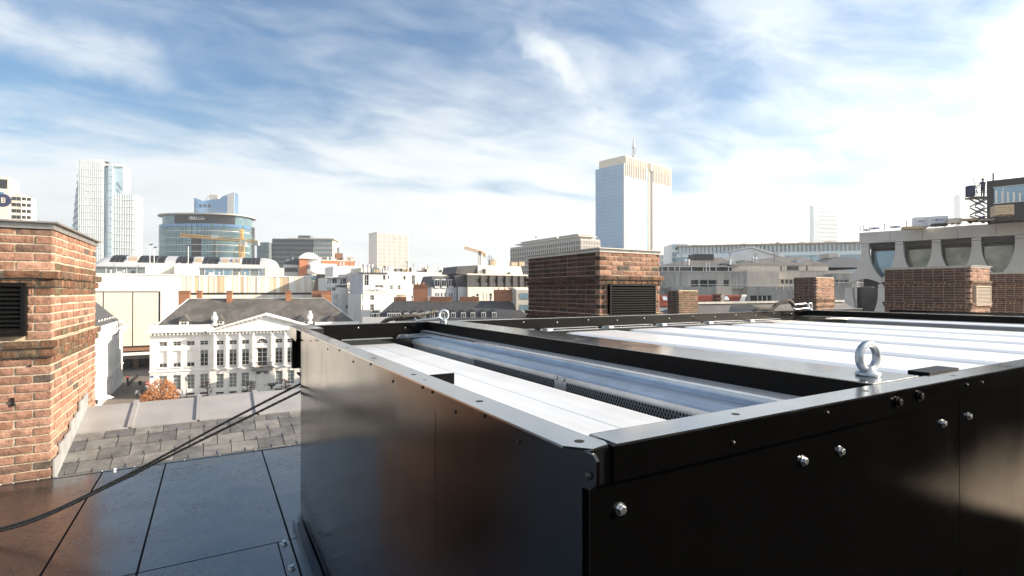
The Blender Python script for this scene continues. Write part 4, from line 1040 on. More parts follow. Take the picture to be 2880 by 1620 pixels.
# things standing on the store roof
zR = zt + .35
def roof_box(name, label, cat, m, fr, px0, px1, py0, py1, v, dep, extra=None, group=None):
    u0, u1 = fr.u(px0, v), fr.u(px1, v); z0 = fr.z(py1, u0, v); z1_ = fr.z(py0, u0, v)
    t_ = Matrix.Rotation(fr.root.rotation_euler.z, 4, 'Z'); lo = fr.root.location + (t_ @ Vector(((u0 + u1) / 2, v + dep / 2, z0)))
    o = thing(name, label, cat, lo, fr.root.rotation_euler.z, group)
    w, h = u1 - u0, z1_ - z0
    MB().box(-w / 2, w / 2, -dep / 2, dep / 2, 0, h).build('body', m, o)
    return o, w, h
roof_box('roof_shed', 'cream shed with flat roof on the store roof', 'shed', 'cream_panel', D, 408, 490, 741, 775, 6, 5)
for (px0, px1, py0, py1, nm) in ((472, 562, 744, 772, 'white tent'),):
    o, w, h = roof_box('white_tent', 'white pointed party tent standing on the store roof', 'tent', 'white_paint', D, 490, 560, 757, 773, 4, 5)
    for i in range(3):
        cx = -w / 2 + w * (i + .5) / 3
        MB().add([(cx - w / 6 - .1, -2.6, h), (cx + w / 6 + .1, -2.6, h), (cx + w / 6 + .1, 2.6, h), (cx - w / 6 - .1, 2.6, h), (cx, 0, h + 2.0)], [(0, 1, 4), (1, 2, 4), (2, 3, 4), (3, 0, 4)]).build('tent_roof', 'white_paint', o)
def roof_lamp(label, px, py0, py1, fr, v):
    u = fr.u(px, v); z0, z1_ = fr.z(py1, u, v), fr.z(py0, u, v)
    t_ = Matrix.Rotation(fr.root.rotation_euler.z, 4, 'Z'); lo = fr.root.location + (t_ @ Vector((u, v, z0)))
    o = thing('mast_light', label, 'lamp post', lo, fr.root.rotation_euler.z, 'mast lights on the store roof')
    MB().tube([(0, 0, 0), (0, 0, z1_ - z0)], [.11, .07], 6).build('mast', 'light_metal', o); MB().prism([(-.1, -.2, z1_ - z0 - .1), (.7, -.2, z1_ - z0 + .3), (.7, -.2, z1_ - z0 + .5), (-.1, -.2, z1_ - z0 + .25)], (0, .4, 0)).build('lamp_head', 'dark_metal', o)
roof_lamp('thin roof mast with lamp head, leftmost of three', 421, 690, 768, D, 8); roof_lamp('thin roof mast with lamp head, shorter, beside the leftmost one', 433, 698, 768, D, 9)
roof_lamp('thin roof mast with lamp head in front of the round glass tower', 529, 692, 768, D, 8)
# loader shape on the store roof
# ------------------------------------------------------------------ skyline
def tower_box(fr, m, u0, u1, v0, v1, z0, z1, name='wall'): return fr.bx(name, m, u0, u1, v0, v1, z0, z1)
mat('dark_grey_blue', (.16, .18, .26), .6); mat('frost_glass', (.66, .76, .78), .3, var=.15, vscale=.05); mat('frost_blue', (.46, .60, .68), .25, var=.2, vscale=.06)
# pale stepped glass tower on the left
A = Fr('glass_tower', 'tall pale glass tower with stepped silhouette far behind the left chimney', 'tower', 218, 540, 70)
rt = A.root
zt = A.z(449); z2 = A.z(537); ux, ur, uR = A.u(290), A.u(342), A.u(378); ul = A.u(197)
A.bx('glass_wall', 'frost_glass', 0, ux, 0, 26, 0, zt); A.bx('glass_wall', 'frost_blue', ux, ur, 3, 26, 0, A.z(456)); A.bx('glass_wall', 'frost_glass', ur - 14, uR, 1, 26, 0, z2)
MB().prism([(0, 4, 0), (ul, 4, 0), (ul * .95, 4, zt * .55), (ul * .55, 4, zt * .78), (0, 4, zt * .93)], (0, 20, 0)).build('curved_flank', 'frost_glass', rt)
A.bx('core_strip', 'frost_blue', A.u(303), A.u(314), -.4, 3.2, 0, A.z(456)); A.bx('roof_machine', 'dark_metal', A.u(287), A.u(300), 2, 9, zt - 5, zt + .6); A.bx('roof_rim', 'white_paint', ux, ur + 1, 1.5, 4, A.z(459), A.z(453))
z = 14
while z < zt - 3:
    A.bx('floor_band', 'white_paint', 0, ux, -.35, 0, z, z + .5)
    if z < z2 - 2: A.bx('floor_band', 'white_paint', A.u(316), uR, .5, 1, z, z + .5)
    A.bx('link_bridge', 'light_metal', A.u(303), A.u(316), -.7, -.41, z + 1.5, z + 2.3)
    if z < zt * .9:
        w_ = ul * (1 if z < zt * .55 else max(.15, 1 - (z / zt - .55) * 2))
        MB().prism([(0, 3.2, z + 6), (w_ * 1.03, 3.2, z), (w_ * 1.03, 3.2, z + .7), (0, 3.2, z + 6.7)], (0, .7, 0)).build('sun_fin', 'dark_grey_blue', rt)
    xr = uR if z < z2 - 6 else ur
    if z < zt * .85: MB().prism([(xr, 1, z + 6), (xr + 4.2, 1, z - 1), (xr + 4.2, 1, z - .4), (xr, 1, z + 6.6)], (0, .6, 0)).build('sun_fin', 'dark_grey_blue', rt)
    z += 7.4
for i in range(1, 12): x_ = ux * i / 12; A.bx('mullion', 'white_paint', x_ - .12, x_ + .12, -.2, 0, 0, zt)
for i in range(1, 9): x_ = A.u(316) + (uR - A.u(316)) * i / 9; A.bx('mullion', 'white_paint', x_ - .12, x_ + .12, .7, 1, 0, z2)
for i in range(4): A.bx('roof_dish', 'white_paint', ux - 14 + i * 3, ux - 12.5 + i * 3, 6, 8, zt, zt + 3)

# slab with round emblem at the left edge
B_ = Fr('office_slab', 'cream office slab with round blue emblem at the left edge of the view', 'building', 25, 260, 62)
zt = B_.z(536); zu = B_.z(498)
B_.bx('wall', 'cream_panel', -40, 0, 0, 2, 0, zt); v1 = B_.u(52)
Z = B_.root
B_.bx('wall', 'cream_panel', -18, -.3, .5, 14, zt, zu); B_.bx('dark_recess', 'dark_metal', -4, -1, .3, .5, zt + 1, zu - 1.2)
B_.bx('wall', 'cream_panel', -.02, v1, 1, 26, 0, zt - .4)
for i in range(3): B_.bx('window', 'blue_glass', -11 + i * 3.1, -8.4 + i * 3.1, -.12, 0, zt - 3.4, zt - .9)
for k in range(7):
    for i in range(4): B_.bx('window', 'dark_glass', .6 + i * 1.9, 2.2 + i * 1.9, .85, .99, zt - 4.4 - k * 3.1, zt - 2.7 - k * 3.1)
ex_ = B_.u(7); ez = B_.z(564)
MB().lathe([(3.2, 0), (3.2, .3), (2.0, .31), (2.0, .35), (.01, .36)], seg=24).build('emblem_disc', 'cloth_navy', Z, False, (ex_, 0, ez)).rotation_euler = (R(90), 0, 0)
e = MB(); e.box(-.6, -.1, -.42, -.40, -1.3, 1.3); e.box(-.1, .7, -.42, -.40, .9, 1.3); e.box(-.1, .7, -.42, -.40, -.2, .2); e.box(-.1, .7, -.42, -.40, -1.3, -.9); e.box(.5, .95, -.42, -.4, .2, .9); e.box(.5, .95, -.42, -.4, -.9, -.2)
e.build('emblem_letter', 'cream_panel', Z, False, (ex_, 0, ez))

# round glass office with overhanging roof disc
C = Fr('round_glass_office', 'rounded teal glass office block with overhanging roof disc behind the crane', 'building', 565, 430, 90)
rt = C.root; wx = (C.u(720, 26) - C.u(460, 26)) / 2; cx0 = (C.u(720, 26) + C.u(460, 26)) / 2; wx *= .935; wy = wx * .62
zt = C.z(628); zroof = C.z(601)
def oval(wx_, wy_, n=64): return [(cx0 + wx_ * math.copysign(abs(math.cos(2 * math.pi * k / n)) ** .72, math.cos(2 * math.pi * k / n)), wy + wy_ * math.copysign(abs(math.sin(2 * math.pi * k / n)) ** .8, math.sin(2 * math.pi * k / n))) for k in range(n)]
MB().prism([(x, y, 0) for x, y in oval(wx - .5, wy - .5)], (0, 0, zt)).build('core', 'dark_metal', rt)
MB().prism([(x, y, zt) for x, y in oval(wx * .94, wy * .92)], (0, 0, zroof - zt)).build('top_storey', 'teal_glass', rt)
MB().prism([(x, y, zroof - .3) for x, y in oval(wx * 1.02, wy * 1.04)], (0, 0, 1.1)).build('roof_disc', 'beige_concrete', rt)
pt = oval(wx, wy, 112)
front = [i for i in range(112) if pt[i][1] < wy + 1]
zlist = []; z = zt
fh = (zt - C.z(735)) / 11.0
gi = 0; spare = MB()
for r_ in range(13):
    z0, z1_ = zt - (r_ + 1) * fh + .25, zt - r_ * fh - .05
    if r_ in (2, 4, 6, 8, 10, 12): z1_ -= .5
    for i in front:
        j = (i + 1) % 112
        if pt[j][1] > wy + 1: continue
        a, b = Vector((*pt[i], 0)), Vector((*pt[j], 0)); t_ = (b - a)
        if t_.length < .4: continue
        a2, b2 = a + t_ * .06, b - t_ * .06; nrm = Vector((t_.y, -t_.x, 0)).normalized() * .25
        if nrm.y > 0: nrm = -nrm
        q = [a2 + Vector((0, 0, z0)), b2 + Vector((0, 0, z0)), b2 + Vector((0, 0, z1_)), a2 + Vector((0, 0, z1_))]
        mb = MB().prism(q, -nrm) if gi < 300 else spare
        strip = abs(pt[i][0] - C.u(548)) < 2.6 and r_ > 3
        if strip: continue
        if gi < 300: mb.build('pane', 'blue_glass' if r_ == 0 and random.random() < .8 else 'teal_glass', rt)
        else: spare.prism(q, -nrm)
        gi += 1
stuff(spare.build('pane_field', 'teal_glass', rt))
for r_ in (2, 4, 6, 8, 10, 12):
    z1_ = zt - r_ * fh
    b = MB(); fo = [pt[i] for i in sorted(front)]
    b.add([(x, y - .4, z1_ - .5) for x, y in fo] + [(x, y - .4, z1_ - .05) for x, y in fo], [(i, i + 1, len(fo) + i + 1, len(fo) + i) for i in range(len(fo) - 1)]); b.build('floor_band', 'white_paint', rt)
C.bx('dark_slot', 'dark_metal', C.u(548) - 2.6, C.u(548) + 2.6, -.1, 3, 0, zt - 3.9 * fh)
b = MB(); fo = [p for p in oval(wx * .948, wy * .93, 112) if p[1] < wy and C.u(484, wy * .12) < p[0] < C.u(650, wy * .12)]; fo.sort()
b.add([(x, y, zt + .3) for x, y in fo] + [(x, y, zroof - .6) for x, y in fo], [(i, i + 1, len(fo) + i + 1, len(fo) + i) for i in range(len(fo) - 1)]); b.build('sign_fascia', 'dark_metal', rt)
sg = MB(); xx = C.u(528)
for w_, h_ in ((.5, 2.6), (0, 0), (1.2, 3.0), (.9, 2.4), (1.0, 2.8), (.4, 1.6), (.4, 3.0), (.5, .8), (.4, 2.6), (1.1, 1.0), (.4, 2.8), (.6, 1.0), (.4, 2.4), (.6, 1.0)):
    if h_: sg.box(xx, xx + w_, wy * .07 - .4, wy * .07 - .2, zt + 3.2, zt + 3.2 + h_)
    xx += w_ + .35
sg.build('sign_lettering', 'white_paint', rt)

# blue tower with slanted top behind it
Et = Fr('slanted_blue_tower', 'blue glass tower with pointed slanted top rising behind the round office', 'tower', 545, 660, 82)
rt = Et.root; u1, u2 = Et.u(640), Et.u(658); zl, zm_, zp_ = Et.z(562), Et.z(553), Et.z(538)
MB().prism([(0, 0, 0), (u1, 0, 0), (u1, 0, zm_), (u1 * .1, 0, zl - 2), (0, 0, zl + 3)], (0, 30, 0)).build('glass_wall', 'blue_glass', rt)
MB().prism([(u1 * .78, -1, 0), (u2, -1, 0), (u2, -1, zp_), (u1 * .78, -1, zm_)], (0, 14, 0)).build('glass_wall', 'blue_glass', rt)
for i in range(6): x_ = u1 + (u2 - u1) * i / 5.4; Et.bx('fin', 'white_paint', x_, x_ + 1.0, -1.5, -1, 0, zm_ + (zp_ - zm_) * (x_ - u1 * .78) / (u2 - u1 * .78) - .6)
Et.bx('roof_plant', 'cream_panel', u1 * .4, u1 * .65, 5, 15, zm_ - 3, zm_ + 4)
for p in (563, 575, 588): u = Et.u(p); Et.bx('vent_opening', 'dark_glass', u - 1.5, u + 1.5, -.2, 0, zl - 9, zl - 5)
for i in range(18): x_ = u1 * .78 * i / 18; Et.bx('mullion', 'light_metal', x_, x_ + .25, -.2, 0, 60, zl - 10)
MB().tube([(u1 * .28, 8, zl - 3), (u1 * .28, 8, zl + 4), (u1 * .45, 8, zl + 10)], .35, 5).build('roof_crane', 'light_metal', rt)

# dark ribbed offices right of it
H = Fr('ribbon_window_office', 'dark grey office block with ribbon windows right of the round office', 'building', 722, 400, 84)
zt = H.z(676, H.u(790)); rt = H.root
def ribbon(fr, u0, u1, v0, v1, zt, n, fh, wall, glass, mull=0):
    fr.bx('wall', wall, u0, u1, v0 + .25, v1, 0, zt)
    for k in range(n):
        z1_ = zt - .8 - k * fh; fr.bx('window_band', glass, u0 + .3, u1 - .3, v0 + .1, v0 + .24, z1_ - fh * .55, z1_)
        fr.bx('spandrel', wall, u0, u1, v0 - .1, v0 + .24, z1_ - fh * .98, z1_ - fh * .56)
    for i in range(1, mull): x_ = u0 + (u1 - u0) * i / mull; fr.bx('mullion', wall, x_ - .12, x_ + .12, v0 - .04, v0 + .22, zt - n * fh, zt - .8)
mat('dark_grey_wall', (.13, .16, .18), .6)
ribbon(H, H.u(722), H.u(756), 0, 20, H.z(681), 7, 3.6, 'dark_grey_wall', 'teal_glass', 9)
ribbon(H, H.u(757), H.u(880, 6), 6, 30, H.z(671, H.u(800), 6), 8, 3.6, 'dark_grey_wall', 'dark_glass', 22)
ribbon(H, H.u(881, 7), H.u(935, 7), 7, 30, H.z(672, H.u(900), 7), 8, 3.6, 'beige_concrete', 'teal_glass', 9)
H.bx('roof_slab', 'beige_concrete', H.u(812, 8), H.u(940, 6), 5, 28, H.z(673, H.u(860), 6), H.z(670, H.u(860), 6)); H.bx('roof_plant', 'dark_grey_wall', H.u(838, 10), H.u(872, 10), 10, 20, zt, H.z(662, H.u(850), 10))

# tower crane in front of the round office
def lattice(b, p, q, w, n, r_=.09):
    P_, Q_ = Vector(p), Vector(q); ax = (Q_ - P_).normalized(); s1 = ax.cross(Vector((0, 0, 1)));
    if s1.length < .1: s1 = Vector((1, 0, 0))
    s1.normalize(); s2 = ax.cross(s1).normalized()
    cs = [(s1 + s2) * w / 2, (s1 - s2) * w / 2, (-s1 - s2) * w / 2, (-s1 + s2) * w / 2]
    for c in cs: b.tube([P_ + c, Q_ + c], r_, 4)
    for i in range(n):
        a, e_ = P_.lerp(Q_, i / n), P_.lerp(Q_, (i + 1) / n)
        for k in range(4):
            b.tube([a + cs[k], e_ + cs[(k + 1) % 4]], r_ * .7, 4)
K = Fr('tower_crane', 'yellow tower crane in front of the round glass office', 'crane', 679, 300, 95)
rt = K.root; zj = K.z(676); ztop = K.z(644)
b = MB(); lattice(b, (0, 0, 0), (0, 0, zj - 2), 2.0, 26, .22); b.build('mast', 'crane_yellow', rt)
b = MB(); lattice(b, (0, 0, zj), (0, 0, ztop), 1.3, 4, .2); b.build('tower_head', 'crane_yellow', rt)
xj = K.u(507); b = MB(); lattice(b, (-1, 0, zj), (xj, 0, zj + 3.4), 1.5, 24, .2); b.build('jib', 'crane_yellow', rt)
xc = K.u(728); b = MB(); lattice(b, (1, 0, zj), (xc, 0, zj - 1.0), 1.2, 8, .18); b.build('counter_jib', 'crane_yellow', rt)
b = MB(); b.box(xc - 2.5, xc, -1, 1, zj - 3, zj - .5); b.build('counterweight', 'pale_concrete', rt)
b = MB(); b.box(.8, 2.6, -1, 1, zj - 3, zj - .4); b.build('cab', 'white_paint', rt)
b = MB(); b.tube([(0, 0, ztop), (xj * .55, 0, zj + 3)], .07, 4); b.tube([(0, 0, ztop), (xc * .8, 0, zj)], .07, 4); b.build('tie_rod', 'light_metal', rt)
K.bx('jib_sign', 'white_paint', xj * .48, xj * .38, -.9, -.8, zj + 1.2, zj + 3.0)
K2 = Fr('tower_crane', 'small yellow crane top above the grey slate roofed offices', 'crane', 1349, 420, 80)
rt = K2.root; zj = K2.z(712); b = MB(); lattice(b, (0, 0, 0), (0, 0, zj), 2.2, 40, .22); b.build('mast', 'cream_panel', rt)
b = MB(); lattice(b, (2, 0, zj + .5), (K2.u(1306), 0, K2.z(697)), 1.6, 7, .25); b.build('jib', 'crane_yellow', rt)
b = MB(); lattice(b, (-1, 0, zj + .8), (K2.u(1364), 0, zj - 1), 1.6, 3, .25); b.box(3, 4.6, -1, 1, zj - 3, zj - .5); b.build('counter_jib', 'crane_yellow', rt)
K2.bx('cab', 'dark_metal', -1.4, 1.0, -1.2, -.3, zj - 1.6, zj + .8)

# white block with vertical fins
V = Fr('finned_white_block', 'white office block with narrow vertical fins on the skyline', 'building', 1061, 430, 50)
rt = V.root; u1 = V.u(1148); vl = V.vv(1037); zt = V.z(652); V.bx('wall', 'white_render', -.02, u1, .5, vl, 0, zt - .6); V.bx('roof_edge', 'cream_panel', -.3, u1 + .3, -.2, vl + .2, zt - .6, zt)
n = 25
for i in range(n + 1): x_ = u1 * i / n; V.bx('fin', 'white_render', x_ - .20, x_ + .26, -.35, .52, 0, zt - .6)
for i in range(n): x_ = u1 * i / n; V.bx('window_strip', 'screen_brown', x_ + .3, x_ + u1 / n - .24, .38, .49, 0, zt - 2.2)
for k in range(14): V.bx('spandrel', 'white_render', 0, u1, .30, .37, zt - 6.6 - k * 3.3, zt - 5.6 - k * 3.3)

# concrete grid office
Gd = Fr('grid_facade_office', 'concrete office with gridded windows and flat overhanging roof before the tall tower', 'building', 1633, 330, 58)
rt = Gd.root; u1 = Gd.u(1687); vl = Gd.vv(1436); zt = Gd.z(672)
Gd.bx('core', 'dark_glass', .3, u1 - .1, .3, vl - .1, 0, zt - .3)
mat('grid_concrete', (.44, .42, .39), .85)
Gd.bx('parapet', 'grid_concrete', -.1, u1 + .1, -.1, vl + .1, zt - 1.0, zt + .4)
n = 34
for i in range(n + 1): y_ = vl * i / n; Gd.bx('pier', 'grid_concrete', -.12, .32, y_ - .42, y_ + .42, 0, zt - 1.0)
m2 = 12
for i in range(m2 + 1): x_ = u1 * i / m2; Gd.bx('pier', 'grid_concrete', x_ - .42, x_ + .42, -.12, .32, 0, zt - 1.0)
for k in range(10): z_ = zt - 4.2 - k * 3.4; Gd.bx('floor_beam', 'grid_concrete', -.06, .3, 0, vl, z_, z_ + .95); Gd.bx('floor_beam', 'grid_concrete', 0, u1, -.06, .3, z_, z_ + .95)
zr_ = Gd.z(655); Gd.bx('setback_storey', 'grid_concrete', u1 * .1, u1 * .85, 5, vl * .82, zt, zr_ - .8); Gd.bx('roof_slab', 'cream_panel', u1 * .02, u1 * .98, 2, vl * .94, zt + 2.0, zt + 2.5); Gd.bx('roof_slab', 'grid_concrete', u1 * .06, u1 * .9, 4, vl * .85, zr_ - .8, zr_)

# the tall tower
mat('crown_brown', (.22, .15, .11), .7)
Tw = Fr('office_tower', 'tallest tower with blue glass flank, white front and antenna on the skyline', 'tower', 1757, 470, 48)
rt = Tw.root; u1 = Tw.u(1888); vl = Tw.vv(1675); zt = Tw.z(459)
a1, a2 = Tw.u(1820), Tw.u(1836)
Tw.bx('glass_wall', 'blue_glass', .05, u1 * .5, 1.2, vl, 0, zt)
Tw.bx('corner_pier', 'white_render', -.2, .6, -.1, 1.4, 0, zt + .5); Tw.bx('corner_pier', 'screen_brown', .62, 1.2, .1, 1.4, 0, zt)
zc = Tw.z(435)
Tw.bx('glass_wall', 'white_render', 1.22, a1, 0.1, 20, 0, zt); Tw.bx('glass_wall', 'white_render', a2, u1, -.4, 20, 0, zt)
Tw.bx('recess_wall', 'screen_cream', a1, a2, 2.0, 20, 0, zt + 2)
for i in range(4): x_ = a1 + (a2 - a1) * (i + .5) / 4; Tw.bx('recess_fin', 'screen_white', x_ - .25, x_ + .25, 1.2, 2.0, 0, zt + 2)
Tw.bx('crown', 'screen_cream', 1.2, a1, -.05, vl * .90, zt, zc); Tw.bx('crown', 'screen_cream', a2 - 3, u1, -.5, 20, zt, zc - .5)
zs = Tw.z(493)
for (p, q) in ((1.6, a1), (a2 + .4, u1)):
    n = 12
    for i in range(n): x_ = p + (q - p) * i / n; Tw.bx('crown_fin', 'crown_brown', x_, x_ + (q - p) / n * .42, -.75 if p > 5 else -.3, -.4 if p > 5 else .05, zs, zc - 1.2)
for k in range(36):
    z_ = zt - 3 - k * 3.35
    if z_ > 20: Tw.bx('floor_band', 'sky_glass', -.02, .06, 1.4, vl, z_, z_ + .7)
for i in range(1, 20): y_ = 1.4 + (vl - 1.4) * i / 20; Tw.bx('mullion', 'sky_glass', -.06, .05, y_ - .12, y_ + .12, 0, zt)
for (p, q) in ((1.3, a1), (a2, u1)):
    for i in range(1, 9): x_ = p + (q - p) * i / 9; Tw.bx('front_mullion', 'cream_panel', x_ - .12, x_ + .12, -.5 if p > 5 else -.02, .0, 0, zs)
ua = Tw.u(1783, 12); zA = Tw.z(380, ua, 12)
b = MB(); lattice(b, (ua, 12, zc), (ua, 12, zc + (zA - zc) * .55), 2.2, 6, .25); b.lathe([(1.7, 0), (1.7, 2), (1.0, 2.2), (1.0, 5), (.6, 5.2), (.6, 8), (.2, 8.2), (.15, zA - zc - (zA - zc) * .55)], (ua, 12, zc + (zA - zc) * .55), 8); b.lathe([(1.9, 0), (1.9, 1.2)], (ua, 12, zc + 6), 8)
b.build('antenna', 'light_metal', rt)

# low white offices at the tower's foot, long curved glass front, pale far towers
Lg = Fr('long_glass_office', 'long low glass office front with pillared attic left of the concrete columns', 'building', 1905, 230, 106)
rt = Lg.root; u1 = Lg.u(2440); zt = Lg.z(691)
def zl(u): return Lg.z(691, 0) if False else zt
Lg.bx('wall', 'sky_glass', 0, u1, .4, 20, 0, zt - 5.2); Lg.bx('band', 'pale_glass', -.2, u1, -.05, .4, zt - 5.2, zt - 3.7); Lg.bx('attic_glass', 'pale_glass', .3, u1, 1.2, 3, zt - 3.7, zt - .5); Lg.bx('roof_slab', 'screen_brown', -.4, u1, -.6, 20, zt - .5, zt)
n = 46
for i in range(n): x_ = u1 * (i + .2) / n; Lg.bx('attic_pillar', 'dark_grey_wall', x_, x_ + .28, .0, .4, zt - 3.7, zt - .5)
rnd = random.Random(3)
for i in range(150):
    x_ = rnd.uniform(0, u1 - 1); z_ = rnd.uniform(zt - 18, zt - 6.5); Lg.bx('pane', rnd.choice(('pale_glass', 'white_paint', 'sky_glass', 'teal_glass')), x_, x_ + rnd.choice((.5, .8, 1.4)), .30 + rnd.random() * .07, .395, z_, z_ + rnd.uniform(.8, 2.2))
for k in range(6): Lg.bx('floor_line', 'grey_glass', 0, u1, .2, .29, zt - 7.6 - k * 2.3, zt - 7.4 - k * 2.3)
for p in (1948, 2086, 2248, 2322): u = Lg.u(p, 5); Lg.bx('roof_vent', 'screen_brown', u, u + 2.2, 5, 7, zt, zt + .7)
Sm = Fr('glass_corner_block', 'small blue glazed block just right of the tallest tower', 'building', 1891, 260, 90)
ribbon(Sm, 0, Sm.u(1935), 0, 15, Sm.z(686), 8, 3.2, 'pale_glass', 'sky_glass', 5)
Sm2 = Fr('low_white_office', 'low white office at the foot of the tallest tower', 'building', 1862, 300, 88)
ribbon(Sm2, 0, Sm2.u(1884), 0, 12, Sm2.z(716), 6, 3.2, 'white_render', 'grey_glass', 6)
def far_tower(label, px0, px1, py, Z, step=None):
    q = Fr('far_tower', label, 'tower', px0, Z, 75, 'pale towers fading on the right skyline'); u1 = q.u(px1); zt = q.z(py)
    q.bx('wall', 'white_render', 0, u1, 0, 9, 0, zt); q.bx('side_wall', 'pale_glass', -.02, u1 * .22, -1, 8, 0, zt - 4)
    for k in range(12): q.bx('floor_band', 'pale_glass', u1 * .25, u1 - .5, -.4, 0, zt - 12 - k * 8, zt - 9 - k * 8)
    q.bx('roof_plant', 'white_render', u1 * .3, u1 * .6, 5, 15, zt, zt + 4)
far_tower('pale slender tower on the skyline above the long glass office', 2288, 2357, 578, 1000)
far_tower('pale tower on the right skyline behind the scissor lift', 2700, 2775, 547, 900)
# ------------------------------------------------------------------ rooftops in the middle distance
M1 = Fr('striped_office', 'grey and white striped office with dark mansard and white curved roof', 'building', 797, 210, 66)
rt = M1.root; u1 = M1.u(842); zt = M1.z(744)
M1.bx('wall', 'light_metal', 0, u1, .2, 14, 0, zt)
for k in range(4): M1.bx('window_band', 'dark_glass', .4, u1 - .6, .05, .19, zt - 2.9 - k * 3.6, zt - 1.2 - k * 3.6)
MB().prism([(0, .8, zt), (u1, .8, zt), (u1, 4, M1.z(722, u1)), (0, 4, M1.z(738))], (0, 8, 0)).build('mansard', 'slate', rt)
M2 = Fr('orange_brick_office', 'orange brick office with white stair tower and curved white roof', 'building', 842, 205, 66)
rt = M2.root; u1 = M2.u(1008); zt = M2.z(731, M2.u(920)); zl = M2.z(722)
M2.bx('wall', 'orange_brick', 0, M2.u(865), 0, 12, 0, M2.z(726)); M2.bx('wall', 'orange_brick', M2.u(905, 6), u1, 6, 18, 0, zt); M2.bx('parapet', 'cream_panel', M2.u(905, 6) - .1, u1 + .1, 5.9, 18.1, zt, zt + .4)
M2.bx('stair_tower', 'white_render', M2.u(866), M2.u(903), 1, 9, 0, M2.z(723)); b = MB()
q = [(M2.u(840) + (M2.u(905) - M2.u(840)) * t, M2.z(724) + 2.1 * math.sin(math.pi * min(1, t * 1.1)) ** .8 if t < .9 else M2.z(724)) for t in [i / 10 for i in range(11)]]
b.add([(x, -.5, z) for x, z in q] + [(x, 9.5, z) for x, z in q] + [(x, -.5, M2.z(727)) for x, z in q], [(i, i + 1, 12 + i, 11 + i) for i in range(10)] + [(22 + i, 23 + i, i + 1, i) for i in range(10)]); b.build('curved_roof', 'white_paint', rt)
M2.bx('roof_block', 'brick_band', M2.u(943, 9), M2.u(964, 9), 9, 13, zt + .4, M2.z(712, M2.u(950, 9), 9)); M2.bx('roof_block', 'screen_brown', M2.u(979, 9), M2.u(994, 9), 9, 13, zt + .4, M2.z(723, M2.u(980, 9), 9))
for p in (957, 963, 970, 976): u = M2.u(p, 6); M2.bx('window', 'screen_brown', u - .4, u + .2, 5.85, 5.99, zt - 2.6, zt - 1.6)
M2.bx('terrace_block', 'white_render', M2.u(872, -4), M2.u(948, -4), -4, 0.9, 0, M2.z(741, M2.u(900, -4), -4)); M2.bx('terrace_block', 'cream_panel', M2.u(964, -3), M2.u(1016, -3), -3, 5.8, 0, M2.z(747, M2.u(980, -3), -3))
MB().cyl((M2.u(864, -6), -6, M2.z(764, M2.u(900, -6), -6)), (1, 0, 0), 1.0, M2.u(900, -6) - M2.u(864, -6), 12).build('vent_duct', 'white_paint', rt, True)
MB().prism([(M2.u(872, -4.6), -4.6, M2.z(752, M2.u(900, -4.6), -4.6)), (M2.u(910, -4.6), -4.6, M2.z(752, M2.u(900, -4.6), -4.6)), (M2.u(905, -4.6), -4.6, M2.z(742, M2.u(900, -4.6), -4.6)), (M2.u(875, -4.6), -4.6, M2.z(742, M2.u(900, -4.6), -4.6))], (0, -.5, -1.2)).build('awning', 'wrap_white', rt)
Dk = Fr('dark_slate_gable', 'dark slate clad building between the striped screen and white flats', 'building', 880, 165, 80)
MB().prism([(0, 0, 0), (Dk.u(918), 0, 0), (Dk.u(918), 0, Dk.z(771)), (Dk.u(891), 0, Dk.z(771)), (Dk.u(883), 0, Dk.z(806)), (0, 0, Dk.z(815))], (0, 14, 0)).build('wall', 'slate', Dk.root)
Dk.bx('glazed_back', 'sky_glass', -4, Dk.u(889), 3, 9, 0, Dk.z(774)); Dk.bx('floor_band', 'white_paint', -4, Dk.u(889), 2.8, 3, Dk.z(792), Dk.z(788))
for i in range(5): Dk.bx('garden_bush', 'plant_green', 3.2 + i * .62, 3.75 + i * .62, -.8, -.1, Dk.z(815), Dk.z(806 - (i % 2) * 2))

# white flats with balconies
Wf = Fr('white_balcony_flats', 'narrow white flats with stepped balconies and roof pipes left of the long white block', 'building', 917, 140, 60)
rt = Wf.root; u1 = Wf.u(1018)
def flat_wall(fr, x0, x1, v, zb, zt, wins, m='white_render', dep=.25, back=12, fr_='white_paint'):
    hs = [(a - x0, b - x0, c, d_) for a, b, c, d_ in wins]
    MB().wall((x0, v, 0), (1, 0, 0), (0, -1, 0), x1 - x0, zb, zt, hs, dep).build('wall', m, fr.root)
    mm = MB(); mm.quad((x0, v, zb), (x0, v, zt), (x0, v + back, zt), (x0, v + back, zb)); mm.quad((x1, v, zb), (x1, v + back, zb), (x1, v + back, zt), (x1, v, zt)); mm.quad((x0, v, zt), (x1, v, zt), (x1, v + back, zt), (x0, v + back, zt)); mm.build('wall', m, fr.root)
    for a, b, c, d_ in wins: window(fr.root, a, v + dep - .1, c, b - a, d_ - c, 2 if b - a > .7 else 1, 2, fr=fr_)
def W_(fr, px0, px1, py0, py1, v=0.0):
    u0, u1_ = fr.u(px0, v), fr.u(px1, v); return (u0, u1_, fr.z(py1, u0, v), fr.z(py0, u0, v))
flat_wall(Wf, 0, Wf.u(976), 0, 0, Wf.z(780), [W_(Wf, a, a + 3, t, t + 14) for a in (920, 924, 928) for t in (784, 808)] + [W_(Wf, 934, 948, 784, 797), W_(Wf, 957, 962, 786, 800), W_(Wf, 964, 974, 784, 798), W_(Wf, 934, 945, 808, 818)])
flat_wall(Wf, Wf.u(937, 3), Wf.u(1016, 3), 3, 0, Wf.z(748, 0, 3), [W_(Wf, 988, 997, 783, 793, 3)])
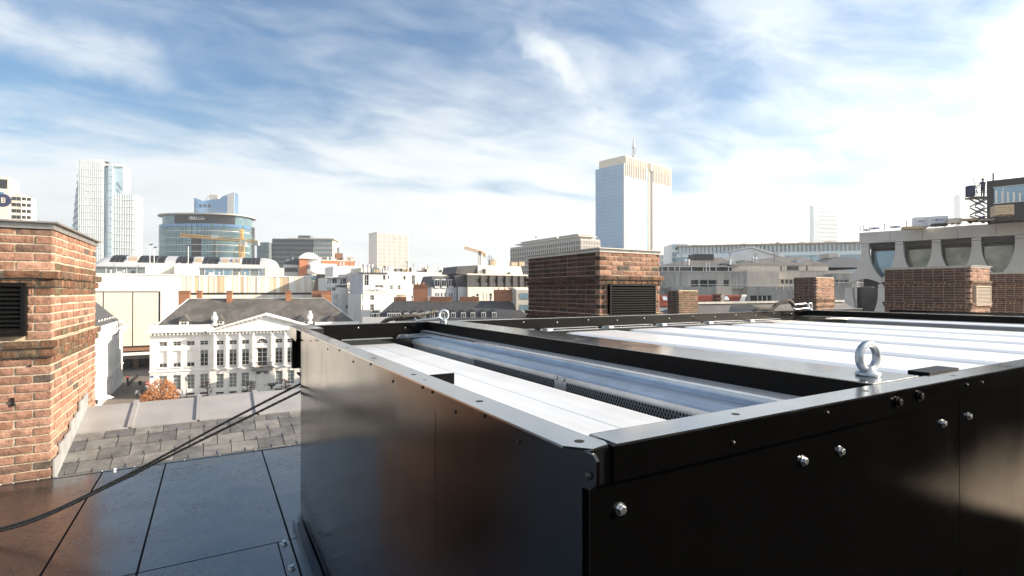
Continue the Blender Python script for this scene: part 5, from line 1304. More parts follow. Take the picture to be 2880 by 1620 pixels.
Wf.bx('roof_edge', 'light_metal', -.2, Wf.u(978), -.5, 1, Wf.z(781), Wf.z(778.5)); Wf.bx('roof_rail', 'light_metal', Wf.u(950), Wf.u(978), -.2, -.1, Wf.z(778), Wf.z(771))
flat_wall(Wf, Wf.u(936, -3), Wf.u(1018, -3), -3, 0, Wf.z(825, 0, -3), [W_(Wf, a, a + 2.6, t, t + 14, -3) for a in (940, 944.5, 949) for t in (829, 852)] + [W_(Wf, 952, 953, 840, 841, -3)])
flat_wall(Wf, Wf.u(952, -4), Wf.u(980, -4), -4, 0, Wf.z(808, 0, -4), [W_(Wf, 973, 979, 858, 868, -4)])
b = MB()
for p in (1012, 1015): u = Wf.u(p, 2); b.tube([(u, 2, Wf.z(800, u, 2)), (u, 2, Wf.z(746, u, 2))], .14, 6)
b.build('flue_pipe', 'light_metal', rt)
for k in range(3): Wf.bx('balcony', 'light_metal', Wf.u(996, 2), Wf.u(1012, 2), 1, 3, Wf.z(762 + k * 9, 0, 2), Wf.z(760 + k * 9, 0, 2)); Wf.bx('balcony_rail', 'light_metal', Wf.u(996, 1), Wf.u(1012, 1), 1, 1.06, Wf.z(760 + k * 9, 0, 1), Wf.z(757 + k * 9, 0, 1))
Wf.bx('terrace_awning', 'dark_metal', Wf.u(950, -3), Wf.u(990, -3), -3.2, 0, Wf.z(804, 0, -3), Wf.z(802.5, 0, -3)); Wf.bx('terrace_awning', 'dark_metal', Wf.u(999, -3), Wf.u(1016, -3), -3.2, 0, Wf.z(803, 0, -3), Wf.z(801, 0, -3))
def leafball(name, parent, c, rx, ry, rz, n, size, m, seed=1, flat=False):
    rnd = random.Random(seed); b = MB()
    for i in range(n):
        while True:
            p = Vector((rnd.uniform(-1, 1), rnd.uniform(-1, 1), rnd.uniform(-1, 1)))
            if .25 < p.length < 1.0 + .12 * noise.noise(p * 3): break
        q = Vector((c[0] + p.x * rx, c[1] + p.y * ry, c[2] + p.z * rz)); s_ = size * rnd.uniform(.6, 1.3)
        a = Vector((rnd.uniform(-1, 1), rnd.uniform(-1, 1), rnd.uniform(-1, 1))).normalized(); e_ = a.orthogonal().normalized()
        b.add([q - a * s_, q + e_ * s_ * .55, q + a * s_, q - e_ * s_ * .55], [(0, 1, 2, 3)])
    return b.build(name, m, parent)
pl = thing('terrace_shrub', 'brown green shrubs on the terrace below the dark awning of the white flats', 'shrub', (0, 0, 0)); pl.location = Wf.root.matrix_basis @ Vector((Wf.u(997, -3), -2, Wf.z(825, 0, -3)))
leafball('foliage', pl, (0, 0, 1.0), 1.7, 1.2, 1.0, 420, .16, 'plant_green', 4); MB().tube([(0, 0, 0), (0, 0, 1)], [.1, .05], 5).build('stem', 'bark', pl)

# long white block
Lw = Fr('long_white_flats', 'long white flats with scattered windows and rooftop pens behind the dark slate roofs', 'building', 1016, 128, 58)
rt = Lw.root
vA = 0
u0, uA, u2 = 0, Lw.u(1085), Lw.u(1282)
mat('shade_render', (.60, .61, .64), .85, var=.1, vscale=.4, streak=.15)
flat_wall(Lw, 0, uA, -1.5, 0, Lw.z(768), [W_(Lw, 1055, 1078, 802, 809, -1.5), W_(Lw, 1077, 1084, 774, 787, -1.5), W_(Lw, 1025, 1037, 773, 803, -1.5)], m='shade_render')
flat_wall(Lw, uA + .01, u2, 0, 0, Lw.z(762), [W_(Lw, 1087, 1095, 774, 786), W_(Lw, 1134, 1141, 776, 787), W_(Lw, 1097, 1105, 802, 814), W_(Lw, 1119, 1127, 802, 815), W_(Lw, 1158, 1167, 774, 800), W_(Lw, 1200, 1211, 777, 790), W_(Lw, 1092, 1101, 830, 844), W_(Lw, 1148, 1156, 830, 843)])
flat_wall(Lw, Lw.u(1016, -5), Lw.u(1089, -5), -5, 0, Lw.z(828, 0, -5), [W_(Lw, 1041, 1052, 830, 844, -5), W_(Lw, 1041, 1052, 856, 873, -5), W_(Lw, 1019, 1022, 829, 844, -5), W_(Lw, 1019, 1022, 857, 872, -5)], m='white_render')
Lw.bx('terrace_rail', 'light_metal', Lw.u(1025, -5), Lw.u(1089, -5), -4.95, -4.9, Lw.z(828, 0, -5), Lw.z(818, 0, -5)); Lw.bx('ledge', 'white_render', Lw.u(1089, -2), Lw.u(1160, -2), -2, -.05, Lw.z(828, 20, -2), Lw.z(823, 20, -2))
Lw.bx('recess', 'screen_brown', Lw.u(1118, -2), Lw.u(1141, -2), -2.05, -1.9, Lw.z(838, 20, -2), Lw.z(829, 20, -2)); flat_wall(Lw, Lw.u(1089, -1.9), u2, -1.89, 0, Lw.z(828, 25, -2), [])
for p, q, t in ((1088, 1097, 757), (1106, 1112, 758), (1128, 1138, 757), (1145, 1154, 758), (1178, 1187, 762), (1204, 1210, 764), (1216, 1224, 763), (1230, 1238, 764)): Lw.bx('roof_pen', 'screen_brown', Lw.u(p, 3), Lw.u(q, 3), 3, 4.5, Lw.z(768, 20, 3), Lw.z(t, 20, 3))
for p, t in ((1155, 754), (1198, 757), (1240, 759), (1276, 761), (1082, 752)): Lw.bx('roof_stub', 'slate', Lw.u(p, 1), Lw.u(p + 3, 1), 1, 2, Lw.z(768, 20, 1), Lw.z(t, 20, 1)); Lw.bx('roof_stub_face', 'white_render', Lw.u(p + 3, 1) + .01, Lw.u(p + 6, 1), 1, 2, Lw.z(768, 20, 1), Lw.z(t - .5, 20, 1))
Lw.bx('penthouse', 'cream_panel', Lw.u(1016, 8), Lw.u(1085, 8), 8, 16, 0, Lw.z(752, 0, 8)); Lw.bx('roof_slab', 'slate', -.3, uA + .2, -1.9, 2, Lw.z(768), Lw.z(766.5))
MB().tube([(Lw.u(1251, 4), 4, Lw.z(765, 25, 4)), (Lw.u(1251, 4), 4, Lw.z(748, 25, 4))], [.25, .12], 6).build('roof_mast', 'light_metal', rt)
for u in (Lw.u(1023, 2), Lw.u(1045, 2), Lw.u(1036, 2)): MB().lathe([(.3, 0), (.3, 1.6), (.45, 1.7), (.45, 2.1)], (u, 2, Lw.z(768, 5, 2)), 8).build('roof_flue', 'light_metal', rt)
pl = thing('terrace_shrub', 'dark green potted plants along the terrace of the shaded white flat', 'shrub', (0, 0, 0)); pl.location = Lw.root.matrix_basis @ Vector((Lw.u(1052, -4.4), -4.4, Lw.z(828, 0, -4.4)))
leafball('foliage', pl, (0, 0, .7), 2.6, .4, .6, 420, .13, 'plant_green', 8); MB().box(-2.5, 2.5, -.2, .2, -.3, .2).build('planter', 'screen_brown', pl)

# grey slate modern block with projecting window bays
Gs = Fr('slate_mansard_block', 'cream block with dark slate mansard flank and deep window fins', 'building', 1314, 112, 60)
rt = Gs.root; u1 = Gs.u(1484); vl = Gs.vv(1220) if Gs.vv(1220) > 0 else 14
ze = Gs.z(807); zm_ = Gs.z(773)
Gs.bx('wall', 'cream_panel', 0, u1, 0, 16, 0, ze); Gs.bx('wall', 'shade_render', -Gs.u(1314) - .0, .02, .0, .01, 0, .01)
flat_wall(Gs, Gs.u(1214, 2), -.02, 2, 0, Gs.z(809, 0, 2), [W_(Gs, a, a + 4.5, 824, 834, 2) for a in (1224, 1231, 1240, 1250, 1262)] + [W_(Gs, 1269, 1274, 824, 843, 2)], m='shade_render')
zl2 = Gs.z(777, 0, 2)
b = MB(); xa, xb = Gs.u(1222, 2), Gs.u(1286, 2); z0 = Gs.z(809, 0, 2)
b.add([(xa - .9, 2, z0), (xb, 2, z0), (xb, 3.2, zl2), (xa, 3.2, zl2)], [(0, 1, 2, 3)]); b.add([(xa - .9, 2, z0), (xa, 3.2, zl2), (xa, 9, zl2), (xa - .9, 9, z0)], [(0, 1, 2, 3)]); b.add([(xa, 3.2, zl2), (xb, 3.2, zl2), (xb, 9, zl2), (xa, 9, zl2)], [(0, 1, 2, 3)]); b.build('mansard', 'slate', rt)
for p in (1229, 1248, 1267):
    u = Gs.u(p, 2); Gs.bx('dormer_bay', 'shade_render', u - .55, u + .55, 1.8, 3.0, z0 - .1, Gs.z(786, 0, 2)); 
    for s_ in (-.28, .28): Gs.bx('pane', 'dark_glass', u + s_ - .18, u + s_ + .18, 1.72, 1.79, z0 + .35, Gs.z(788.5, 0, 2))
MB().prism([(Gs.u(1286, 1), 1, ze), (.0, 1, ze), (0, 1, zm_ + .2), (Gs.u(1278, 1), 1, zm_ - .2)], (0, 9, 0)).build('mansard', 'slate', rt)
Gs.bx('downpipe', 'slate', Gs.u(1286, 1) - .12, Gs.u(1286, 1) + .12, .9, 1.1, 0, ze); Gs.bx('downpipe', 'slate', -.12, .1, -.1, 0.05, 0, ze)
Gs.bx('side_wall', 'shade_render', Gs.u(1286, .95), -.02, .95, 9, 0, ze)
zU0, zU1 = Gs.z(774), Gs.z(743)
b = MB(); x0_ = Gs.u(1349, 2)
b.add([(x0_, 2, zU0), (u1, 2, zU0), (u1, 3.0, zU1), (x0_, 3.0, zU1), (u1, 12, zU1), (x0_, 12, zU1)], [(0, 1, 2, 3), (3, 2, 4, 5)]); b.build('upper_storey', 'cream_panel', rt)
MB().prism([(Gs.u(1281, 3), 3, zU0 + .4), (x0_ - .02, 3, zU0), (x0_ - .02, 3, zU1), (Gs.u(1287, 3), 3, zU1 - .35)], (0, 8, 0)).build('upper_flank', 'slate', rt)
for p, q, t, r_ in ((1366, 1388, 758, 774), (1435, 1441, 766, 777)): Gs.bx('skylight', 'beige_concrete', Gs.u(p, 1.8), Gs.u(q, 1.8), 1.75, 2.4, Gs.z(r_, 5, 2), Gs.z(t, 5, 2)); Gs.bx('skylight_cheek', 'slate', Gs.u(p, 1.8) - .32, Gs.u(p, 1.8) - .01, 1.7, 2.6, Gs.z(r_, 5, 2), Gs.z(t - 2, 5, 2))
Gs.bx('terrace_slab', 'cream_panel', 0, u1, -.1, 3, zm_ - .02, zm_ + .3)
us_ = [Gs.u(p) for p in (1314, 1328, 1353, 1377, 1400, 1422, 1443, 1462, 1480)]
Gs.bx('recess_wall', 'cream_panel', 0, u1, .9, 2, ze, zm_ - .03)
for i, u in enumerate(us_):
    MB().prism([(u, -.02, ze), (u, -.02, zm_ - .05), (u, 1.0, zm_ - .05), (u, 1.0, ze)], (.95 if i else 1.2, 0, 0)).build('window_fin', 'slate', rt)
    for k in (0, 1): Gs.bx('pane', 'dark_glass', u + 1.15 + k * .62, u + 1.5 + k * .62, .80, .89, ze + .9, zm_ - .8); Gs.bx('sill_block', 'dark_glass', u + 1.3 + k * .55, u + 1.5 + k * .55, .82, .89, ze + .1, ze + .45)
for p, q, t, r_ in ((1340, 1346, 826, 833), (1377, 1383, 825, 841), (1328, 1335, 832, 834), (1359, 1360, 824, 843), (1369, 1370, 824, 843)): a = W_(Gs, p, q, t, r_); Gs.bx('window', 'dark_glass', a[0], a[1], -.03, .05, a[2], a[3])
Cb = Fr('cream_bay_block', 'cream block with tall glazed bays right next to the dark flanked chimney', 'building', 1452, 100, 75)
u1 = Cb.u(1500); Cb.bx('wall', 'beige_concrete', 0, u1, 0, 10, 0, Cb.z(815)); MB().prism([(0, -.01, Cb.z(815)), (u1, -.01, Cb.z(815)), (u1 * .7, 2.5, Cb.z(808)), (0, 2.5, Cb.z(808))], (0, 5, 0)).build('roof', 'cream_panel', Cb.root)
for i in range(4): Cb.bx('pane', 'sky_glass', .7 + i * .62, 1.2 + i * .62, -.06, -.01, Cb.z(842), Cb.z(824)); Cb.bx('pane', 'sky_glass', .7 + i * .62, 1.2 + i * .62, -.06, -.01, Cb.z(874), Cb.z(857))

# dark slate roofed terrace on the right of the square
Tr = Fr('slate_roofed_terrace', 'row of houses under dark slate hip roof with small dormers and brick chimneys', 'building', 1040, 92, 80)
rt = Tr.root; ue = Tr.u(1500); ez = Tr.z(906, 4); rv = 6.5; rz_ = Tr.z(846, Tr.u(1300, rv), rv); ra, rb = Tr.u(1107, rv), Tr.u(1435, rv)
Tr.bx('wall', 'white_stucco', 0, ue, .4, 13, 0, ez - .3); Tr.bx('cornice', 'white_stucco', -.3, ue + .3, -.1, .8, ez - .32, ez + .05)
roof = MB().add([(-.2, 0, ez), (ue, 0, ez), (ue, 13, ez), (-.2, 13, ez), (ra, rv, rz_), (rb, rv, rz_)], [(0, 1, 5, 4), (1, 2, 5), (2, 3, 4, 5), (3, 0, 4)]).build('roof', 'slate', rt)
for a, b in (((-.2, 0, ez), (ra, rv, rz_)), ((rb, rv, rz_), (ue, 0, ez))): MB().tube([a, b], .08, 5).build('hip_flashing', 'light_metal', roof)
for px in (1050, 1060, 1096, 1108, 1121, 1144, 1168, 1190, 1216, 1245, 1275, 1303, 1330, 1360, 1390):
    v = 1.2; u = Tr.u(px, v); zt = ez + 2.1
    vr = rv * (zt - ez) / (rz_ - ez)
    MB().prism([(u - .55, v, ez + .4), (u + .55, v, ez + .4), (u + .55, v, zt - .5), (u, v, zt), (u - .55, v, zt - .5)], (0, vr - v + .3, 0)).build('dormer', 'slate', roof)
    bx('dormer_front', 'white_paint', roof, u - .42, u + .42, v - .06, v - .005, ez + .5, ez + 1.6)
    for cx in (-.18, .18): bx('pane', 'dark_glass', roof, u + cx - .13, u + cx + .13, v - .075, v - .061, ez + .7, ez + 1.45)
for p0, p1, t, v, pots in ((1108, 1142, 836, rv, 0), (1163, 1203, 800, rv - .2, 2), (1210, 1270, 835, rv - .3, 0), (1294, 1347, 835, rv - .3, 0), (1391, 1452, 815, rv - .2, 3)):
    a, b = Tr.u(p0, v), Tr.u(p1, v); far_chimney(roof, a, b, v, v + 1.2, ez + 1.5, Tr.z(t, a, v), pots=pots)
Tr.bx('yard_wall', 'white_render', Tr.u(1020, -2), Tr.u(1110, -2), -2, -1.6, 0, Tr.z(892, 2, -2))

# ------------------------------------------------------------------ concrete offices on the right
Cn = Fr('weathered_concrete_office', 'weathered grey concrete office with stepped storeys and low dark hip roofs', 'building', 1850, 84, 88)
rt = Cn.root
u1 = Cn.u(2102); zA0, zA1 = Cn.z(812), Cn.z(764)
wl_ = [W_(Cn, 1943, 1966, 786, 806), W_(Cn, 1969, 1992, 786, 806), W_(Cn, 1993, 2016, 786, 806), W_(Cn, 2035, 2052, 786, 805)]
def panel_wall(fr, x0, x1, v, zb, zt, wins, m, pw=1.0, dep=.3):
    MB().wall((x0, v, 0), (1, 0, 0), (0, -1, 0), x1 - x0, zb, zt, [(a - x0, b - x0, c, d_) for a, b, c, d_ in wins], dep).build('wall', m, fr.root)
    for a, b, c, d_ in wins: fr.bx('pane', 'dark_glass', a, b, v + dep - .08, v + dep, c, d_); fr.bx('window_frame', 'light_metal', a, b, v + dep - .14, v + dep - .09, d_ - .07, d_); fr.bx('window_frame', 'light_metal', b - .06, b, v + dep - .14, v + dep - .09, c, d_ - .08)
    x_ = x0 + pw
    while x_ < x1 - .2:
        if not any(a - .1 < x_ < b + .1 for a, b, c, d_ in wins): fr.bx('panel_rib', m, x_ - .05, x_ + .05, v - .05, v - .003, zb, zt - .04)
        x_ += pw
panel_wall(Cn, 0, u1, 0, zA0, zA1, wl_, 'grey_concrete', .95)
Cn.bx('parapet_cap', 'pale_concrete', 0, u1, -.08, .5, zA1, zA1 + .12); Cn.bx('inner_mass', 'grey_concrete', 0, u1 - .1, .45, 14, 0, zA1 - .1)
Cn.bx('flank_wall', 'beige_concrete', u1 + .01, Cn.u(2192), .0, 12, 0, zA1 - .05)  # beige lit flanks, grey shaded fronts: light put into one concrete's colours
panel_wall(Cn, Cn.u(1889, -2), Cn.u(2016, -2), -2, Cn.z(842, 0, -2), Cn.z(806, 0, -2), [], 'grey_concrete', .95); Cn.bx('lower_mass', 'grey_concrete', Cn.u(1889, -1.9), Cn.u(2016, -1.9), -1.95, .4, 0, Cn.z(807, 0, -2)); Cn.bx('lower_flank', 'beige_concrete', Cn.u(2016, -2), Cn.u(2062, -2), -1.6, .2, 0, Cn.z(804, 0, -2))
panel_wall(Cn, Cn.u(2101, -1), Cn.u(2254, -1), -1, Cn.z(870, 0, -1), Cn.z(806, 0, -1), [W_(Cn, 2110, 2170, 830, 852, -1)], 'grey_concrete', .95); Cn.bx('lower_mass', 'grey_concrete', Cn.u(2101, -.9), Cn.u(2254, -.9), -.6, 5, 0, Cn.z(807, 0, -1))
for p in (2132, 2145, 2158): u = Cn.u(p, -1); Cn.bx('window_post', 'light_metal', u - .06, u + .06, -.9, -.75, Cn.z(852, 0, -1), Cn.z(830, 0, -1))
u2a, u2b = Cn.u(2101, 1.5), Cn.u(2400, 1.5)
panel_wall(Cn, u2a, u2b, 1.5, 0, Cn.z(762, 0, 1.5), [W_(Cn, p, p + 11, 785, 798, 1.5) for p in (2184, 2196, 2208, 2220, 2232)] + [W_(Cn, 2348 + 15 * i, 2361 + 15 * i, 786, 800, 1.5) for i in range(3)], 'beige_concrete', 4.0)
Cn.bx('upper_mass', 'beige_concrete', u2a + .02, u2b, 1.85, 12, 0, Cn.z(762, 0, 1.5) - .05); Cn.bx('roof_slab', 'pale_concrete', u2a, u2b, 1.4, 12, Cn.z(762, 0, 1.5), Cn.z(761, 0, 1.5) + .05)
panel_wall(Cn, Cn.u(2058, 2.5), Cn.u(2330, 2.5), 2.5, Cn.z(763, 0, 2.5), Cn.z(745, 0, 2.5), [W_(Cn, 2213, 2247, 747, 764, 2.5), W_(Cn, 2195, 2200, 748, 764, 2.5), W_(Cn, 2267, 2272, 748, 764, 2.5)], 'beige_concrete', 30); Cn.bx('setback_mass', 'beige_concrete', Cn.u(2060, 2.9), Cn.u(2328, 2.9), 2.9, 10, Cn.z(763, 0, 2.5), Cn.z(746, 0, 2.5))
# parapet glazing and rails
z0, z1_ = zA1 + .12, Cn.z(752)
Cn.bx('clerestory', 'dark_glass', 0, Cn.u(2058, .8), .8, 1.0, z0, z1_)
for p in (1862, 1879, 1898, 1911, 1945, 1979, 2014, 2049): u = Cn.u(p, .5); Cn.bx('rail_post', 'light_metal', u - .05, u + .05, .45, .55, z0, z1_ + .1)
Cn.bx('hand_rail', 'light_metal', 0, Cn.u(2058, .5), .45, .55, z1_ + .1, z1_ + .2)
for p in (1987, 1996): u = Cn.u(p, -.2); Cn.bx('ladder_rail', 'white_paint', u - .06, u + .06, -.25, -.15, Cn.z(764), Cn.z(738))
for p in (2183, 2203, 2218, 2232, 2244): u = Cn.u(p, -1.5); Cn.bx('rail_post', 'white_paint', u - .05, u + .05, -1.55, -1.45, Cn.z(815, 0, -1.5), Cn.z(800, 0, -1.5))
Cn.bx('hand_rail', 'light_metal', Cn.u(1935, -2), Cn.u(2254, -1.5), -2.05, -1.97, Cn.z(801, 0, -2), Cn.z(799.5, 0, -2)); Cn.bx('hand_rail', 'white_paint', Cn.u(2347, -1.5), Cn.u(2440, -1.5), -1.55, -1.45, Cn.z(796, 0, -1.5), Cn.z(794, 0, -1.5))
panel_wall(Cn, Cn.u(2340, -1), Cn.u(2450, -1), -1, 0, Cn.z(768, 0, -1), [W_(Cn, 2349 + 13 * i, 2360 + 13 * i, 786, 799, -1) for i in range(7)] + [W_(Cn, 2425, 2436, 830, 840, -1)], 'grey_concrete', 1.0); Cn.bx('right_mass', 'grey_concrete', Cn.u(2341, -.6), Cn.u(2450, -.6), -.6, 1.4, 0, Cn.z(768, 0, -1) - .05)
b = MB()
for p in (2398, 2412): u = Cn.u(p, -1.7); b.tube([(u, -1.7, Cn.z(838, 0, -1.7)), (u, -1.7, Cn.z(776, 0, -1.7))], .05, 5)
for k in range(14): zz_ = Cn.z(838 - k * 4.4, 0, -1.7); b.tube([(Cn.u(2398, -1.7), -1.7, zz_), (Cn.u(2412, -1.7), -1.7, zz_)], .035, 4)
for k in range(5): zz_ = Cn.z(806 - k * 7, 0, -1.7); b.tube([(Cn.u(2398, -1.7), -1.7, zz_), (Cn.u(2400, -1.7), -2.4, zz_), (Cn.u(2410, -1.7), -2.4, zz_), (Cn.u(2412, -1.7), -1.7, zz_)], .03, 4)
b.build('cage_ladder', 'white_paint', rt)
# low hip roofs
def hip(name, m, fr, pxa, pxb, pya, pyb, va, vb, pr0, pr1, pry, vr):
    a, b = fr.u(pxa, va), fr.u(pxb, va); z0a, z0b = fr.z(pya, a, va), fr.z(pyb, b, va); r0, r1 = fr.u(pr0, vr), fr.u(pr1, vr); zz_ = fr.z(pry, r0, vr)
    z0 = min(z0a, z0b); return MB().add([(a, va, z0), (b, va, z0), (b, vb, z0), (a, vb, z0), (r0, vr, zz_), (r1, vr, zz_)], [(0, 1, 5, 4), (1, 2, 5), (2, 3, 4, 5), (3, 0, 4)]).build(name, m, fr.root)
hip('low_roof', 'slate_old', Cn, 1840, 2075, 750, 750, 2, 26, 1985, 2030, 724, 14); hip('low_roof', 'slate_old', Cn, 2055, 2335, 745, 745, 2.3, 22, 2185, 2255, 722, 11); hip('low_roof', 'slate', Cn, 2300, 2480, 752, 752, 4, 24, 2350, 2400, 722, 14)
Cn.bx('roof_monitor', 'slate', Cn.u(1953, 10), Cn.u(2008, 10), 10, 13, Cn.z(732, 0, 10), Cn.z(714, 0, 10)); Cn.bx('roof_monitor', 'cream_panel', Cn.u(2096, 8), Cn.u(2115, 8), 8, 12, Cn.z(742, 0, 8), Cn.z(730, 0, 8)); Cn.bx('roof_monitor', 'beige_concrete', Cn.u(2332, 14), Cn.u(2356, 14), 14, 17, Cn.z(724, 0, 14), Cn.z(711, 0, 14))
Wg = Fr('white_gable_roof', 'low white metal gable roof in front of the long glass office', 'building', 2030, 140, 92)
MB().prism([(0, 0, 0), (Wg.u(2200), 0, 0), (Wg.u(2200), 0, Wg.z(724)), (Wg.u(2118), 0, Wg.z(697)), (0, 0, Wg.z(727))], (0, 18, 0)).build('wall', 'light_metal', Wg.root); MB().prism([(Wg.u(2200), -.5, Wg.z(724)), (Wg.u(2113), -.5, Wg.z(697)), (Wg.u(2113), -.5, Wg.z(693)), (Wg.u(2208), -.5, Wg.z(722))], (0, 18, 0)).build('roof', 'white_paint', Wg.root)
# red tiled house and near slate ridge roofs
Rd = Fr('red_tiled_house', 'small house with red tiled roof and skylight below the concrete office', 'house', 1850, 52, 86)
rt = Rd.root; u1 = Rd.u(2106); z0, z1_ = Rd.z(862), Rd.z(829); ur = Rd.u(2094, 2.5)
Rd.bx('wall', 'white_render', 0, u1, .2, 5.5, 0, z0 - .1)
roof = MB().add([(0, 0, z0), (u1 - 1.2, 0, z0), (ur, 3, Rd.z(830, ur, 3)), (0, 3, Rd.z(830, ur, 3)), (u1 - 1.2, 6, z0), (0, 6, z0)], [(0, 1, 2, 3), (3, 2, 4, 5)]).build('roof', 'red_tile', rt)
zr_ = Rd.z(830, ur, 3)
for k in range(11): t = k / 11; bx('tile_course', 'red_tile', roof, .02, u1 - 1.2 + (ur - u1 + 1.2) * t, 3 * t - .04, 3 * t + .26, z0 + (zr_ - z0) * t + .02, z0 + (zr_ - z0) * t + .065)
MB().prism([(u1 - 1.2, 0, z0), (u1 - .6, 0, z0), (ur + .5, 3, zr_), (ur, 3, zr_)], (0, 0, .05)).build('gable_wall', 'cream_panel', rt); MB().add([(u1 - 1.1, .1, z0), (u1 - 1.1, 6, z0), (ur + .2, 3, zr_)], [(0, 1, 2)]).build('gable_wall', 'cream_panel', rt)
for p in (2044, 1870): u = Rd.u(p, 1); MB().add([(u - .25, .8, z0 + .62), (u + .2, .8, z0 + .62), (u + .45, 1.7, z0 + .98), (u + .0, 1.7, z0 + .98)], [(0, 1, 2, 3)]).build('skylight', 'pale_glass', rt)
far_chimney(roof, Rd.u(2016, .5), Rd.u(2027, .5), .5, 1.4, z0, Rd.z(827, 0, .5), 'brick_shade'); bx('chimney_face', 'cream_panel', roof, Rd.u(2027, .5) + .01, Rd.u(2038, .5), .5, 1.3, z0, Rd.z(828, 0, .5))
Nr = Fr('slate_ridge_house', 'dark slate ridge roof just behind the metal unit with two brick chimneys', 'house', 1855, 18.5, 62)
rt = Nr.root; zr_ = Nr.z(857, Nr.u(2000)); u1 = Nr.u(2500)
roof = MB().add([(-1, 0, zr_ - 1.6 + .0), (u1, 0, zr_ - 1.6), (u1, 2.2, zr_), (Nr.u(1928, 2.2), 2.2, zr_), (u1, 4.4, zr_ - 1.6), (-1, 4.4, zr_ - 1.6)], [(0, 1, 2, 3), (3, 2, 4, 5), (0, 3, 5)]).build('roof', 'slate', rt)
Nr.bx('wall', 'white_stucco', -1, u1, .1, 4.3, 0, zr_ - 1.62)
x_ = Nr.u(1930, 2.2)
while x_ < u1 - .5: bx('ridge_tile', 'zinc', roof, x_, x_ + .46, 2.05, 2.35, zr_ - .04, zr_ + .05); x_ += .47
# chimney with a sunlit face, its bricks in view
def small_chimney(label, px, py, Z, wr, wl__, h, mlit='brick'):
    x, y = at(px, Z); zt = zat(py, Z)
    return chimney(label, x, x + wr, y, y + wl__, zt, zt - h, -1, mlit, 'brick_shade', None, ((13, .05), (14, .03), (17, .05)), side_mortar='mortar_shade', cap=False)
small_chimney('square brick chimney with sunlit right face between concrete office and columns', 2296, 779, 22.5, 1.38, 1.0, 1.75)
small_chimney('small brown brick chimney below the concrete office beside the red roof', 1909, 816, 19.5, 1.05, .55, 1.1, 'brick_worn')

# ------------------------------------------------------------------ aerials, flues and boxes on the rooftops
def clutter(fr, px0, px1, v, py, n, seed, m='light_metal'):
    rnd = random.Random(seed)
    for i in range(n):
        p = rnd.uniform(px0, px1); u = fr.u(p, v); z0 = fr.z(py, u, v); k = rnd.random()
        if k < .35:
            h = rnd.uniform(1.2, 3.0); b = MB(); b.tube([(u, v, z0 - .3), (u, v, z0 + h)], .05, 4)
            for j in range(3): b.tube([(u - .5 + j * .1, v, z0 + h - .15 - j * .3), (u + .5 - j * .1, v, z0 + h - .15 - j * .3)], .025, 3)
            b.build('aerial', 'dark_grey_wall', fr.root)
        elif k < .65: MB().lathe([(.16, -.3), (.16, .9), (.26, .95), (.26, 1.15), (.05, 1.3)], (u, v, z0), 8).build('roof_flue', m, fr.root)
        else:
            w = rnd.uniform(.6, 1.8); h = rnd.uniform(.5, 1.3); fr.bx('roof_box', rnd.choice(('light_metal', 'shade_render', 'screen_brown', 'dark_grey_wall')), u, u + w, v, v + 1, z0 - .3, z0 + h)
clutter(Lw, 1090, 1280, 2, 763, 13, 1); clutter(Lw, 1020, 1084, -1, 767, 6, 2); clutter(Wf, 940, 1010, 4, 749, 8, 3); clutter(Gs, 1355, 1470, 6, 744, 7, 4); clutter(M2, 910, 1000, 8, 731, 7, 5)
clutter(Cn, 1900, 2090, 4, 750, 9, 6); clutter(Cn, 2110, 2320, 5, 744, 8, 7); clutter(D, 300, 480, 10, 772, 10, 8); clutter(D, 510, 740, 8, 777, 10, 9); clutter(M1, 800, 840, 6, 733, 4, 10); clutter(Lg, 1930, 2400, 8, 688, 10, 11); clutter(Gd, 1500, 1640, 20, 668, 6, 12); clutter(Tr, 1120, 1430, 8, 850, 6, 13)

for i, (px, Z, w, h, m) in enumerate(((-260, 70, 16, 13, 'white_stucco'), (-700, 60, 18, 14, 'brick_far'), (-60, 175, 40, 17, 'cream_panel'), (-420, 140, 34, 18, 'white_render'))):
    fr = Fr('town_house', ('white gabled house beyond the left edge', 'brick gabled house beyond the left edge', 'cream gabled block hidden behind the left chimney', 'white gabled block beyond the left edge')[i], 'house', px, Z, 60, 'houses beyond the left edge')
    flat_wall(fr, 0, w, 0, 0, h, [(1.2 + k * 2.4, 2.4 + k * 2.4, z, z + 1.8) for k in range(int(w / 2.4) - 1) for z in (1.2, 4.8, 8.4) if z + 2 < h], m=m)
    MB().prism([(-.3, -.4, h + .05), (-.3, 12.4, h + .05), (-.3, 6, h + 4.5)], (w + .6, 0, 0)).build('roof', 'slate', fr.root)
